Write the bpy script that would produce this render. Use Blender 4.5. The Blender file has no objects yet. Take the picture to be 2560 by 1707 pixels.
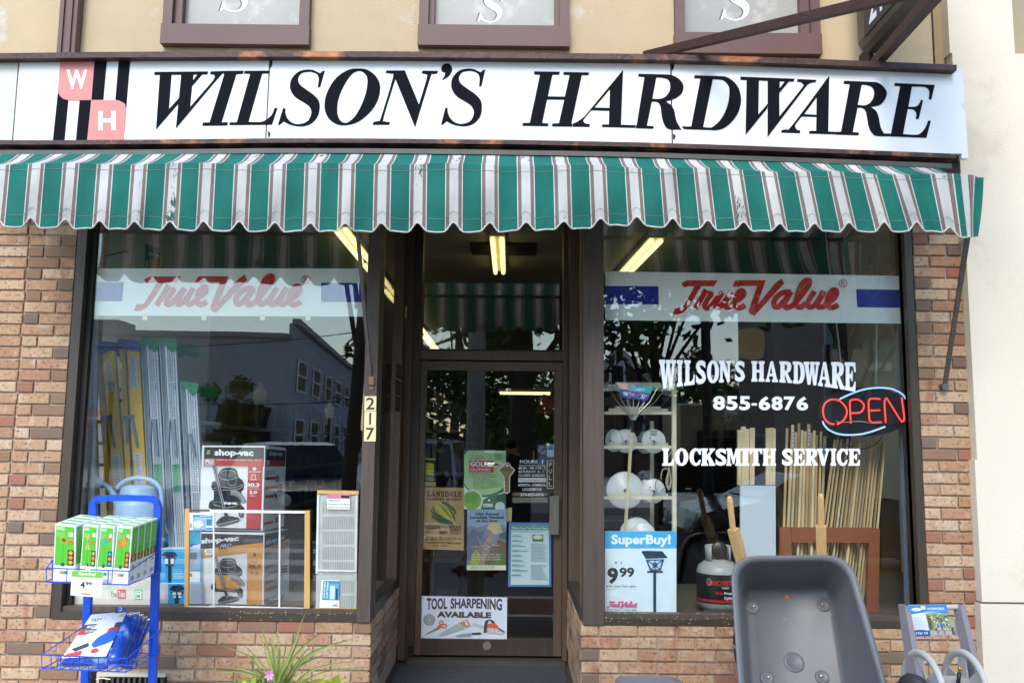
import bpy, bmesh, math, random
from mathutils import Vector, Matrix
from mathutils.geometry import tessellate_polygon
random.seed(7)
R = math.radians
SC = bpy.context.scene
COL = SC.collection
# ------------------------------------------------------------------ camera
EYE = Vector((0, -4.83, 1.6)); FPX = 2150.0; PITCH = R(6.8); ROLL = R(0.62)
CAMROT = Matrix.Rotation(R(90) + PITCH, 3, 'X') @ Matrix.Rotation(ROLL, 3, 'Z')
cd = bpy.data.cameras.new('camera'); cam = bpy.data.objects.new('camera', cd); COL.objects.link(cam)
cd.sensor_width = 36; cd.lens = FPX / 2560 * 36; cd.clip_end = 2000; cd.clip_start = 0.01
cam.matrix_world = Matrix.Translation(EYE) @ CAMROT.to_4x4()
SC.camera = cam
# ------------------------------------------------------------------ sky, sun, exposure
SUN_EL, SUN_AZ = R(43), R(193)      # high, slightly in front of the facade, veiled by thin cloud
w = bpy.data.worlds.new('World'); SC.world = w; w.use_nodes = True
nt = w.node_tree; nt.nodes.clear()
sky = nt.nodes.new('ShaderNodeTexSky'); sky.sky_type = 'NISHITA'; sky.sun_disc = False
sky.sun_elevation = SUN_EL; sky.sun_rotation = SUN_AZ; sky.dust_density = .35; sky.air_density = 1.4; sky.ozone_density = 3.0
bg = nt.nodes.new('ShaderNodeBackground'); bg.inputs[1].default_value = 0.15
wo = nt.nodes.new('ShaderNodeOutputWorld')
nt.links.new(sky.outputs[0], bg.inputs[0]); nt.links.new(bg.outputs[0], wo.inputs[0])
sl = bpy.data.lights.new('sun', 'SUN'); sl.energy = 1.6; sl.angle = R(28); sl.color = (1, .93, .82)
so = bpy.data.objects.new('sun', sl); COL.objects.link(so)
sd = Vector((math.sin(SUN_AZ) * math.cos(SUN_EL), math.cos(SUN_AZ) * math.cos(SUN_EL), math.sin(SUN_EL)))
so.rotation_euler = sd.to_track_quat('Z', 'Y').to_euler(); so.location = sd * 30
vs = SC.view_settings; vs.view_transform = 'Standard'; vs.look = 'None'; vs.gamma = 1; vs.use_curve_mapping = False
vs.exposure = 1.45
SC.cycles.max_bounces = 10; SC.cycles.transparent_max_bounces = 24; SC.cycles.glossy_bounces = 4
SC.cycles.use_denoising = True
# ------------------------------------------------------------------ pixel <-> place
def ray(px, py):
    return CAMROT @ Vector(((px - 1280) / FPX, -(py - 853.5) / FPX, -1))
def at(px, py, Y):
    d = ray(px, py); return EYE + d * ((Y - EYE.y) / d.y)
def atz(px, py, Z):
    d = ray(px, py); return EYE + d * ((Z - EYE.z) / d.z)
def atx(px, py, X):
    d = ray(px, py); return EYE + d * ((X - EYE.x) / d.x)
GL = 0.06; GD = 1.235          # glass planes: shop windows, door
def mir(p, g=GL):              # a thing seen in the glass stands mirrored across it
    return Vector((p.x, 2 * g - p.y, p.z))
# ------------------------------------------------------------------ materials
def S(h, k=1.0):
    h = h.lstrip('#'); out = []
    for i in (0, 2, 4):
        c = int(h[i:i + 2], 16) / 255
        out.append((c / 12.92 if c <= .04045 else ((c + .055) / 1.055) ** 2.4) * k)
    return tuple(out)
_m = {}
def mat(name, col, rough=.6, metal=0, var=.12, scale=9, bump=0, bscale=60, emit=None, spec=.5, stretch=None, col2=None, c2scale=3, c2pos=.55, coat=0):
    if name in _m: return _m[name]
    m = bpy.data.materials.new(name); m.use_nodes = True; t = m.node_tree; N = t.nodes; L = t.links
    p = N['Principled BSDF']; p.inputs['Roughness'].default_value = rough; p.inputs['Metallic'].default_value = metal
    p.inputs['Specular IOR Level'].default_value = spec
    if coat: p.inputs['Coat Weight'].default_value = coat
    if isinstance(col, str): col = S(col, .82)
    if isinstance(col2, str): col2 = S(col2, .82)
    if emit:
        p.inputs['Emission Color'].default_value = (*S(emit[0]), 1); p.inputs['Emission Strength'].default_value = emit[1]
    tc = N.new('ShaderNodeTexCoord'); mp = N.new('ShaderNodeMapping'); L.new(tc.outputs['Object'], mp.inputs[0])
    if stretch: mp.inputs['Scale'].default_value = stretch
    n = N.new('ShaderNodeTexNoise'); n.inputs['Scale'].default_value = scale; n.inputs['Detail'].default_value = 6; L.new(mp.outputs[0], n.inputs[0])
    mr = N.new('ShaderNodeMapRange'); mr.inputs[1].default_value = .25; mr.inputs[2].default_value = .75
    mr.inputs[3].default_value = 1 - var; mr.inputs[4].default_value = 1 + var; L.new(n.outputs[0], mr.inputs[0])
    mx = N.new('ShaderNodeMix'); mx.data_type = 'RGBA'; mx.blend_type = 'MULTIPLY'; mx.inputs[0].default_value = 1
    mx.inputs[6].default_value = (*col, 1); L.new(mr.outputs[0], mx.inputs[7])
    if col2:
        n2 = N.new('ShaderNodeTexNoise'); n2.inputs['Scale'].default_value = c2scale; n2.inputs['Detail'].default_value = 8; n2.inputs['Roughness'].default_value = .65; L.new(mp.outputs[0], n2.inputs[0])
        r2 = N.new('ShaderNodeMapRange'); r2.inputs[1].default_value = c2pos; r2.inputs[2].default_value = c2pos + .07; L.new(n2.outputs[0], r2.inputs[0])
        m2 = N.new('ShaderNodeMix'); m2.data_type = 'RGBA'; m2.inputs[6].default_value = (*col, 1); m2.inputs[7].default_value = (*col2, 1); L.new(r2.outputs[0], m2.inputs[0])
        L.new(m2.outputs[2], mx.inputs[6])
    L.new(mx.outputs[2], p.inputs['Base Color'])
    if bump:
        nb = N.new('ShaderNodeTexNoise'); nb.inputs['Scale'].default_value = bscale; nb.inputs['Detail'].default_value = 5; L.new(mp.outputs[0], nb.inputs[0])
        b = N.new('ShaderNodeBump'); b.inputs['Strength'].default_value = bump; b.inputs['Distance'].default_value = .01; L.new(nb.outputs[0], b.inputs['Height']); L.new(b.outputs[0], p.inputs['Normal'])
    _m[name] = m; return m
def ink(h, rough=.45):
    if not isinstance(h, str): return h
    return mat('print_' + h.lstrip('#'), S(h, .96), rough, var=.05, scale=14)
def glassmat(name, tint=(.975, .985, .98), ior=1.62):
    m = bpy.data.materials.new(name); m.use_nodes = True; t = m.node_tree; t.nodes.clear(); N = t.nodes; L = t.links
    o = N.new('ShaderNodeOutputMaterial'); tr = N.new('ShaderNodeBsdfTransparent'); tr.inputs[0].default_value = (*tint, 1)
    gl = N.new('ShaderNodeBsdfGlossy'); gl.inputs['Roughness'].default_value = 0.0; gl.inputs[0].default_value = (1, 1, 1, 1)
    f = N.new('ShaderNodeFresnel'); ge = N.new('ShaderNodeNewGeometry'); mi = N.new('ShaderNodeMapRange'); mi.inputs[3].default_value = ior; mi.inputs[4].default_value = 1 / ior
    L.new(ge.outputs['Backfacing'], mi.inputs[0]); L.new(mi.outputs[0], f.inputs[0])
    tc = N.new('ShaderNodeTexCoord'); n = N.new('ShaderNodeTexNoise'); n.inputs['Scale'].default_value = .9; n.inputs['Detail'].default_value = 1; L.new(tc.outputs['Object'], n.inputs[0])
    b = N.new('ShaderNodeBump'); b.inputs['Strength'].default_value = .12; b.inputs['Distance'].default_value = .01; L.new(n.outputs[0], b.inputs['Height']); L.new(b.outputs[0], gl.inputs['Normal'])
    mx = N.new('ShaderNodeMixShader'); L.new(f.outputs[0], mx.inputs[0]); L.new(tr.outputs[0], mx.inputs[1]); L.new(gl.outputs[0], mx.inputs[2]); L.new(mx.outputs[0], o.inputs[0])
    return m
GLASS = glassmat('window_glass')
CLEAR = glassmat('clear_film', (.97, .98, 1), 1.25)
M = dict(
    frame=mat('dark_bronze_frame', '#4d4238', .45, .2, .16, 7, .05, 40, stretch=(6, 6, .6)),
    gasket=mat('black_gasket', '#14120f', .6),
    door=mat('bronze_door_frame', '#6b5544', .45, .15, .16, 5, stretch=(5, 5, .7)),
    post=mat('weathered_brown_post', '#5b4e46', .55, .1, .22, 8, .12, 30, stretch=(7, 7, .4)),
    mortar=mat('mortar', '#bba898', .95, 0, .16, 30, .5, 150),
    stucco=mat('peach_stucco', '#d3ba96', .9, 0, .07, 3, .45, 140, col2='#ded3c4', c2scale=1.7, c2pos=.56),
    stucco2=mat('white_stucco', '#f0e4d0', .9, 0, .05, 1.2, .25, 90, col2='#e6d8c2', c2scale=1.3, c2pos=.55),
    trim=mat('mauve_brown_trim', '#6b4a45', .5, 0, .08, 5),
    rust=mat('rusty_steel', '#4a2a22', .65, .3, .3, 12, .3, 60, col2='#a8602c', c2scale=4, c2pos=.66),
    rust2=mat('rusty_fascia', '#4a3430', .5, .3, .4, 9, .35, 40, col2='#ab6a42', c2scale=2.6, c2pos=.55),
    white=mat('white_acrylic', '#ffffff', .3, 0, .03, 2),
    signold=mat('aged_acrylic', '#e0dccd', .4, 0, .05, 2, stretch=(8, 1, .6)),
    black=mat('sign_black', '#0e101a', .75, 0, .1, 12, spec=.12),
    alu=mat('grey_aluminium', '#5d5c57', .45, .4, .15, 9),
    galv=mat('dull_grey_steel', '#77736c', .5, .6, .2, 20),
    asphalt=mat('asphalt', (.09, .09, .095), .9, 0, .25, 6, .5, 160),
    concrete=mat('pavement_concrete', (.5, .48, .44), .9, 0, .12, 2, .3, 90),
    ceil=mat('ceiling_tile', '#b5ae92', .9, 0, .06, 3),
    inwall=mat('pegboard_wall', '#8e8878', .85, 0, .1, 3),
    indark=mat('shop_floor', '#3b352e', .6, 0, .2, 3),
)
# ------------------------------------------------------------------ mesh collector
WL = {}
def wl(p): return WL.get(p.name, Vector((0, 0, 0))) if p else Vector((0, 0, 0))
class MB:
    def __init__(s): s.v = []; s.f = []; s.m = []; s.mats = []; s.uv = None
    def mi(s, m):
        if m is None: return 0
        m = ink(m) if isinstance(m, str) else m
        if m not in s.mats: s.mats.append(m)
        return s.mats.index(m)
    def add(s, vs, fs, m=None):
        b = len(s.v); k = s.mi(m); s.v += [Vector(v) for v in vs]
        for f in fs: s.f.append([b + i for i in f]); s.m.append(k)
    def hexa(s, A, B, m=None):          # A, B: two quads of 4 points
        s.add(list(A) + list(B), [(0, 1, 2, 3), (7, 6, 5, 4), (1, 0, 4, 5), (2, 1, 5, 6), (3, 2, 6, 7), (0, 3, 7, 4)], m)
    def box(s, a, b, m=None):
        x0, y0, z0 = a; x1, y1, z1 = b
        s.hexa([(x0, y0, z0), (x1, y0, z0), (x1, y0, z1), (x0, y0, z1)], [(x0, y1, z0), (x1, y1, z0), (x1, y1, z1), (x0, y1, z1)], m)
    def pq(s, q, Y, dep, m=None):       # pixel quad (TL,TR,BR,BL) standing at Y, dep deep
        P = [at(x, y, Y) for x, y in q]
        s.hexa([P[3], P[2], P[1], P[0]], [p + Vector((0, dep, 0)) for p in (P[3], P[2], P[1], P[0])], m)
    def bar(s, a, b, wd, h=None, m=None, up=Vector((0, 0, 1))):
        a = Vector(a); b = Vector(b); d = (b - a).normalized(); h = h or wd
        x = d.cross(up)
        if x.length < 1e-3: x = Vector((1, 0, 0))
        x.normalize(); y = x.cross(d).normalized(); x = x * wd / 2; y = y * h / 2
        s.hexa([a - x - y, a + x - y, a + x + y, a - x + y], [b - x - y, b + x - y, b + x + y, b - x + y], m)
    def tube(s, pts, r, n=8, m=None, cap=True):
        pts = [Vector(p) for p in pts]; rs = r if isinstance(r, (list, tuple)) else [r] * len(pts)
        rings = []; ref = None
        for i, p in enumerate(pts):
            d = (pts[min(i + 1, len(pts) - 1)] - pts[max(i - 1, 0)]).normalized()
            if ref is None: ref = Vector((0, 0, 1)) if abs(d.z) < .9 else Vector((1, 0, 0))
            x = (ref - d * ref.dot(d)).normalized(); y = d.cross(x); ref = x
            rings.append([p + (x * math.cos(2 * math.pi * k / n) + y * math.sin(2 * math.pi * k / n)) * rs[i] for k in range(n)])
        vs = [v for r_ in rings for v in r_]; fs = []
        for i in range(len(rings) - 1):
            for k in range(n):
                fs.append((i * n + k, i * n + (k + 1) % n, (i + 1) * n + (k + 1) % n, (i + 1) * n + k))
        if cap: fs.append(tuple(range(n - 1, -1, -1))); fs.append(tuple(range(len(vs) - n, len(vs))))
        s.add(vs, fs, m)
    def lathe(s, c, prof, n=24, m=None, axis=None):   # prof: (radius, height)
        c = Vector(c); ax = Vector(axis).normalized() if axis else Vector((0, 0, 1))
        x = ax.orthogonal().normalized(); y = ax.cross(x)
        vs = [c + ax * h + (x * math.cos(2 * math.pi * k / n) + y * math.sin(2 * math.pi * k / n)) * r for r, h in prof for k in range(n)]
        fs = []
        for i in range(len(prof) - 1):
            for k in range(n): fs.append((i * n + k, i * n + (k + 1) % n, (i + 1) * n + (k + 1) % n, (i + 1) * n + k))
        s.add(vs, fs, m)
    def prism(s, loops, fn, dep, m=None):  # loops of 2-D points, fn maps 2-D to place, dep a vector backwards
        loops = [smoothpts(l) for l in loops]
        tris = tessellate_polygon([[Vector((p[0], p[1], 0)) for p in l] for l in loops])
        flat = [p for l in loops for p in l]; P = [fn(*p) for p in flat]; n = len(P); dep = Vector(dep)
        fs = [tuple(t) for t in tris] + [tuple(n + i for i in t) for t in tris]; b = 0
        for l in loops:
            k = len(l)
            for i in range(k): fs.append((b + i, b + (i + 1) % k, n + b + (i + 1) % k, n + b + i))
            b += k
        s.add(P + [p + dep for p in P], fs, m)
    def build(s, name, m=None, parent=None, smooth=False, label=None, cat=None, group=None, kind=None, recalc=True):
        me = bpy.data.meshes.new(name); o0 = wl(parent)
        me.from_pydata([v - o0 for v in s.v], [], s.f)
        if s.mats:
            for k in s.mats: me.materials.append(k)
            me.polygons.foreach_set('material_index', s.m)
        elif m: me.materials.append(ink(m) if isinstance(m, str) else m)
        if recalc:
            bm = bmesh.new(); bm.from_mesh(me); bmesh.ops.recalc_face_normals(bm, faces=bm.faces); bm.to_mesh(me); bm.free()
        if smooth: me.polygons.foreach_set('use_smooth', [True] * len(me.polygons))
        me.update()
        o = bpy.data.objects.new(name, me); COL.objects.link(o)
        if parent: o.parent = parent; WL[o.name] = o0
        tag(o, label, cat, group, kind); return o
def tag(o, label=None, cat=None, group=None, kind=None):
    if label: o['label'] = label
    if cat: o['category'] = cat
    if group: o['group'] = group
    if kind: o['kind'] = kind
    return o
def thing(name, loc, label, cat, group=None):
    o = bpy.data.objects.new(name, None); COL.objects.link(o); o.location = loc; o.empty_display_size = .1
    WL[o.name] = Vector(loc); tag(o, label, cat, group); return o
def smoothpts(pts, n=5):
    out = []; N_ = len(pts)
    for i in range(N_):
        a = pts[i]; b = pts[(i + 1) % N_]; out.append((a[0], a[1]))
        if len(a) > 2 or len(b) > 2:
            p0 = pts[i - 1] if len(a) > 2 else a; p3 = pts[(i + 2) % N_] if len(b) > 2 else b
            for k in range(1, n):
                t = k / n
                out.append(tuple(.5 * (2 * a[j] + (b[j] - p0[j]) * t + (2 * p0[j] - 5 * a[j] + 4 * b[j] - p3[j]) * t * t + (3 * a[j] - p0[j] - 3 * b[j] + p3[j]) * t ** 3) for j in (0, 1)))
    return out
def cr(pts, n=5):                       # open smooth curve through points of any dimension
    P = [Vector(p) for p in pts]; out = []
    for i in range(len(P) - 1):
        p0 = P[max(i - 1, 0)]; a = P[i]; b = P[i + 1]; p3 = P[min(i + 2, len(P) - 1)]
        for k in range(n):
            t = k / n; out.append(.5 * (2 * a + (b - p0) * t + (2 * p0 - 5 * a + 4 * b - p3) * t * t + (3 * a - p0 - 3 * b + p3) * t ** 3))
    out.append(P[-1]); return out
def lerp(tab, x):
    if x <= tab[0][0]: return tab[0][1]
    for (a, b), (c, d) in zip(tab, tab[1:]):
        if x <= c: return b + (d - b) * (x - a) / (c - a)
    return tab[-1][1]
# ------------------------------------------------------------------ lettering
_tx = {}
def textmesh(s, bold=0):
    if (s, bold) in _tx: return _tx[(s, bold)]
    c = bpy.data.curves.new('t', 'FONT'); c.body = s; c.resolution_u = 2 if len(s) > 12 else 3; c.offset = bold
    o = bpy.data.objects.new('t', c); COL.objects.link(o); bpy.context.view_layer.update()
    me = o.to_mesh(); vs = [(v.co.x, v.co.y) for v in me.vertices if True]; fs = [tuple(p.vertices) for p in me.polygons]
    o.to_mesh_clear(); bpy.data.objects.remove(o); bpy.data.curves.remove(c)
    x0 = min(v[0] for v in vs); x1 = max(v[0] for v in vs); y0 = min(v[1] for v in vs); y1 = max(v[1] for v in vs)
    r = ([((x - x0) / (x1 - x0), (y1 - y) / max(y1 - y0, 1e-6)) for x, y in vs], fs); _tx[(s, bold)] = r; return r
def el(cx, cy, rx, ry, n=20, a0=0, a1=2 * math.pi):
    return [(cx + rx * math.cos(a0 + (a1 - a0) * k / n), cy + ry * math.sin(a0 + (a1 - a0) * k / n)) for k in range(n)]
s_ = 's'
G = {
 'I': [[(0,0),(1,0),(1,.12),(.8,.16),(.8,.84),(1,.88),(1,1),(0,1),(0,.88),(.2,.84),(.2,.16),(0,.12)]],
 'H': [[(0,0),(.45,0),(.45,.12),(.38,.15),(.38,.42),(.62,.42),(.62,.15),(.55,.12),(.55,0),(1,0),(1,.12),(.93,.15),(.93,.85),(1,.88),(1,1),(.55,1),(.55,.88),(.62,.85),(.62,.56),(.38,.56),(.38,.85),(.45,.88),(.45,1),(0,1),(0,.88),(.07,.85),(.07,.15),(0,.12)]],
 'L': [[(0,0),(.6,0),(.6,.12),(.48,.15),(.48,.86),(.68,.84,s_),(.85,.72),(.88,.6),(1,.6),(.95,1),(0,1),(0,.88),(.12,.85),(.12,.15),(0,.12)]],
 'E': [[(0,0),(.95,0),(1,.33),(.88,.33),(.75,.15,s_),(.44,.14),(.44,.42),(.58,.4),(.62,.3),(.72,.3),(.72,.66),(.62,.66),(.58,.56),(.44,.56),(.44,.86),(.72,.85,s_),(.88,.66),(1,.66),(.95,1),(0,1),(0,.88),(.1,.85),(.1,.15),(0,.12)]],
 'O': [el(.5,.5,.5,.51,28), el(.5,.5,.17,.37,20)],
 'C': [el(.55,.5,.55,.51,22,R(52),R(308)) + [(.98,.0),(1,.36),(.86,.36)] + el(.6,.5,.24,.36,12,R(300),R(60)) + [(.86,.66),(1,.66)]],
 'D': [[(0,0),(.5,0,s_),(.85,.12,s_),(1,.5,s_),(.85,.88,s_),(.5,1,s_),(0,1),(0,.88),(.1,.85),(.1,.15),(0,.12)],[(.42,.13),(.55,.16,s_),(.66,.5,s_),(.55,.84,s_),(.42,.87)]],
 'A': [[(.4,0),(.62,0),(.92,.86),(1,.88),(1,1),(.52,1),(.52,.88),(.62,.86),(.58,.72),(.3,.72),(.27,.86),(.36,.88),(.36,1),(0,1),(0,.88),(.08,.86)],[(.45,.25),(.54,.6),(.34,.6)]],
 'R': [[(0,0),(.6,0,s_),(.9,.08,s_),(.95,.28,s_),(.85,.46,s_),(.65,.54),(.92,.86),(1,.88),(1,1),(.68,1),(.42,.6),(.42,.86),(.5,.88),(.5,1),(0,1),(0,.88),(.08,.85),(.08,.15),(0,.12)],[(.42,.14),(.56,.16,s_),(.62,.28,s_),(.56,.4,s_),(.42,.44)]],
 'P': [[(0,0),(.6,0,s_),(.92,.08,s_),(1,.3,s_),(.9,.52,s_),(.6,.6),(.42,.6),(.42,.86),(.55,.88),(.55,1),(0,1),(0,.88),(.08,.85),(.08,.15),(0,.12)],[(.42,.14),(.56,.16,s_),(.65,.3,s_),(.56,.44,s_),(.42,.46)]],
 'F': [[(0,0),(.95,0),(1,.33),(.88,.33),(.75,.15,s_),(.44,.14),(.44,.44),(.58,.42),(.62,.32),(.72,.32),(.72,.7),(.62,.7),(.58,.58),(.44,.58),(.44,.86),(.56,.88),(.56,1),(0,1),(0,.88),(.1,.85),(.1,.15),(0,.12)]],
 'W': [[(0,0),(.36,0),(.36,.12),(.31,.14),(.37,.6),(.44,.14),(.4,.12),(.4,0),(.7,0),(.7,.12),(.64,.14),(.7,.6),(.78,.14),(.72,.12),(.72,0),(1,0),(1,.12),(.93,.14),(.78,1),(.6,1),(.52,.5),(.42,1),(.25,1),(.06,.14),(0,.12)]],
 'N': [[(0,0),(.4,0),(.72,.55),(.72,.14),(.62,.12),(.62,0),(1,0),(1,.12),(.9,.14),(.9,1),(.68,1),(.3,.38),(.3,.86),(.4,.88),(.4,1),(0,1),(0,.88),(.1,.86),(.1,.14),(0,.12)]],
 'M': [[(0,0),(.34,0),(.5,.5),(.66,0),(1,0),(1,.12),(.94,.14),(.94,.86),(1,.88),(1,1),(.62,1),(.62,.88),(.68,.86),(.68,.3),(.54,.9),(.44,.9),(.26,.3),(.26,.86),(.34,.88),(.34,1),(0,1),(0,.88),(.08,.86),(.08,.14),(0,.12)]],
 'K': [[(0,0),(.48,0),(.48,.12),(.4,.14),(.4,.42),(.66,.14),(.6,.12),(.6,0),(.98,0),(.98,.12),(.88,.14),(.62,.42),(.92,.86),(1,.88),(1,1),(.56,1),(.56,.88),(.6,.86),(.46,.6),(.4,.66),(.4,.86),(.48,.88),(.48,1),(0,1),(0,.88),(.08,.86),(.08,.14),(0,.12)]],
 'T': [[(0,0),(1,0),(1,.32),(.88,.32),(.78,.15,s_),(.68,.14),(.68,.86),(.8,.88),(.8,1),(.2,1),(.2,.88),(.32,.86),(.32,.14),(.22,.15,s_),(.12,.32),(0,.32)]],
 'V': [[(0,0),(.45,0),(.45,.12),(.38,.14),(.58,.62),(.74,.14),(.64,.12),(.64,0),(1,0),(1,.12),(.92,.14),(.6,1),(.4,1),(.08,.14),(0,.12)]],
 "'": [[(0,0),(1,0),(.75,.3),(.25,.3)]],
 '-': [[(0,.5),(1,.5),(1,.66),(0,.66)]],
 '1': [[(.1,.12),(.65,0),(.65,.86),(.9,.88),(.9,1),(.1,1),(.1,.88),(.35,.86),(.35,.22),(.1,.22)]],
}
WD = {'I': .5, 'L': .85, 'W': 1.45, 'M': 1.25, "'": .25, 'E': .85, 'S': .8, 'T': .95, 'F': .85, '-': .5, '1': .6}
class Sheet:
    """flat print laid out on a quad: u right, v down, each layer a hair above the last"""
    def __init__(s, P, off=.0012, step=.00012):
        s.P = [Vector(p) for p in P]; s.n = (s.P[3] - s.P[0]).cross(s.P[1] - s.P[0]).normalized(); s.o = off; s.st = step; s.mb = MB()
    def pt(s, u, v):
        a = s.P[0].lerp(s.P[1], u); b = s.P[3].lerp(s.P[2], u); return a.lerp(b, v) + s.n * s.o
    def poly(s, loops, c):
        if loops and not isinstance(loops[0], list): loops = [loops]
        s.o += s.st; loops = [smoothpts(l) for l in loops]
        tr = tessellate_polygon([[Vector((p[0], p[1], 0)) for p in l] for l in loops])
        s.mb.add([s.pt(*p) for l in loops for p in l], [tuple(t) for t in tr], c); return s
    def rect(s, a, b, c, d, col): return s.poly([(a, b), (c, b), (c, d), (a, d)], col)
    def ell(s, cx, cy, rx, ry, col, hole=0):
        return s.poly([el(cx, cy, rx, ry)] + ([el(cx, cy, rx * hole, ry * hole)] if hole else []), col)
    def text(s, t, a, b, c, d, col, bold=0, shear=0, fn=None):
        s.o += s.st; vs, fs = textmesh(t, bold)
        if fn is None: fn = lambda x, y: (a + (c - a) * x + shear * (1 - y), b + (d - b) * y)
        s.mb.add([s.pt(*fn(x, y)) for x, y in vs], fs, col); return s
    def slab(s, t, a, b, c, d, col, fn=None):
        tot = sum(.45 if ch == ' ' else WD.get(ch, 1) + .08 for ch in t) - .08; x = 0; s.o += s.st
        for ch in t:
            if ch == ' ': x += .45; continue
            wd = WD.get(ch, 1); u0 = a + (c - a) * x / tot; u1 = a + (c - a) * (x + wd) / tot; x += wd + .08
            s.glyph(ch, u0, b, u1, d, col, fn)
        return s
    def glyph(s, ch, u0, v0, u1, v1, col, fn=None):
        g = fn or (lambda x, y: (x, y)); q = lambda x, y: g(u0 + (u1 - u0) * x, v0 + (v1 - v0) * y)
        if ch in G:
            loops = [smoothpts(l, 4) for l in G[ch]]
            tr = tessellate_polygon([[Vector((p[0], p[1], 0)) for p in l] for l in loops])
            s.mb.add([s.pt(*q(*p)) for l in loops for p in l], [tuple(t) for t in tr], col)
        else:
            vs, fs = textmesh(ch, .035); s.mb.add([s.pt(*q(x, y)) for x, y in vs], fs, col)
    def line(s, pts, wd, col, asp=1, smooth=False):
        s.o += s.st; P = [Vector((p[0], p[1])) for p in (cr(pts, 5) if smooth else pts)]; vs = []; n = len(P); o0 = s.o
        for i, p in enumerate(P):
            d = P[min(i + 1, n - 1)] - P[max(i - 1, 0)]; d = Vector((d.x / asp, d.y)); d.normalize()
            nn = Vector((-d.y * asp, d.x)) * wd / 2; s.o = o0 + s.st * 3 * i / n
            vs += [s.pt(*(p - nn)), s.pt(*(p + nn))]
        s.mb.add(vs, [(2 * i, 2 * i + 1, 2 * i + 3, 2 * i + 2) for i in range(n - 1)], col); return s
    def para(s, a, b, c, d, rows, col, seed=1, fill=.45):   # lines of small print too fine to read
        rr = random.Random(seed)
        for i in range(rows):
            v = b + (d - b) * i / rows; h = (d - b) / rows * fill; u = a; e = a + (c - a) * rr.uniform(.7, 1)
            while u < e:
                w_ = (c - a) * rr.uniform(.05, .16); s.poly([(u, v), (min(u + w_, e), v), (min(u + w_, e), v + h), (u, v + h)], col); u += w_ + (c - a) * .03
                s.o -= s.st
        s.o += s.st; return s
    def build(s, name='print', parent=None, **k): return s.mb.build(name, None, parent, recalc=False, **k)
def card(name, q, Y, col, parent, dep=.002, lab=None):   # a flat board at a pixel quad; returns board and Sheet
    mb = MB(); mb.pq(q, Y, dep); o = mb.build(name, col, parent, label=lab)
    return o, Sheet([at(x, y, Y) for x, y in q])
TV = [  # brush script, traced in one pixel frame (strokes and shapes)
 ('p', [(160,150),(235,108),(628,108),(575,185),(415,185),(290,390,s_),(250,450,s_),(195,510,s_),(130,543,s_),(48,543),(80,458),(150,458,s_),(190,425,s_),(330,185),(265,185,s_),(195,200)]),
 ('l', 62, [(330,480),(478,228)]), ('l', 56, [(497,278),(545,282),(500,345),(455,425),(470,468),(515,455),(560,405),(620,330),(685,258)]),
 ('l', 60, [(685,258),(640,330),(592,415),(605,462),(645,450),(700,395),(795,258)]), ('l', 60, [(795,256),(715,405),(735,460),(790,445),(850,385),(900,350),(950,300),(945,248),(905,252),(860,315),(838,400),(862,452),(905,465),(970,430)]),
 ('p', [(815,192),(840,130,s_),(890,108,s_),(1238,108),(1120,435),(1370,135),(1440,88),(1473,150),(1110,540,s_),(1080,560,s_),(1040,545,s_),(1018,490,s_),(1130,180),(905,182),(900,192)]),
 ('l', 60, [(1555,262),(1480,262),(1400,300),(1338,380),(1345,448),(1390,455),(1450,400),(1555,262)]), ('l', 60, [(1560,256),(1475,400),(1482,460),(1530,458),(1600,410),(1700,290),(1780,180),(1795,115),(1757,108),(1700,160),(1640,290),(1612,400),(1640,455),(1690,450),(1740,400)]),
 ('l', 60, [(1855,252),(1768,390),(1775,452),(1820,455),(1880,400),(1975,252)]), ('l', 60, [(1978,250),(1893,400),(1905,458),(1960,450),(2020,400),(2090,355),(2135,290),(2130,238),(2085,240),(2035,310),(2012,400),(2035,455),(2080,465),(2155,430)]),
]
def tvscript(sh, fn, asp, k, col):      # fn: trace frame -> u,v ; k: width factor in v ; asp: du per dv
    for t in TV:
        if t[0] == 'p': sh.poly([fn(*p) for p in smoothpts(t[1])], col)
        else:
            sh.line([fn(*p) for p in cr(t[2], 4)], t[1] * 1.13 * k, col, asp)
# ================================================================== ground and street (behind the camera, seen in the glass)
SILL = at(900, 1554, 0).z; XL = at(128, 1528, 0).x; XR = at(2319, 1500, 0).x; XE = at(2446, 1400, 0).x
CL, CR = -.75, .392; DY = 1.2; TOP = 3.14; FLZ = at(1200, 1649, DY).z
mb = MB(); mb.box((-40, -2.05, -.3), (40, 6, -.002)); mb.build('ground', M['concrete'], kind='structure')
mb = MB(); mb.box((-900, -1500, -.6), (900, -2.06, -.165)); mb.build('far_ground', mat('dry_grass', (.11, .12, .06), .9, var=.3, scale=.3), kind='structure')
mb = MB(); mb.box((-60, -300, -.5), (60, -2.05, -.16)); mb.build('road', M['asphalt'], kind='structure')
mb = MB(); mb.box((-40, -2.05, -.3), (40, -1.9, .004)); mb.build('kerb', mat('kerb_stone', (.5, .48, .44), .9), kind='structure')
pv = mat('brick_paver', '#7c4a3c', .9, var=.25, scale=20)
mb = MB(); k = 0
for iy in range(7):
    for ix in range(-14, 14):
        x = ix * .21 + (iy % 2) * .105; mb.box((x, -1.12 - iy * .107, 0), (x + .2, -1.12 - iy * .107 - .098, .004))
mb.build('paver_band', pv, kind='stuff', label='strip of red brick pavers along the kerb', cat='paving')
wp = mat('road_paint', '#e6e6e0', .8, var=.15, scale=12)
mb = MB()
for i in range(7):
    y = -3.6 - i * 1.35; mb.box((-6.5, y, -.16), (-1.2, y - .55, -.156))
mb.box((-9, -15.6, -.16), (9, -15.72, -.156)); mb.build('crosswalk', wp, kind='structure')
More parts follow.
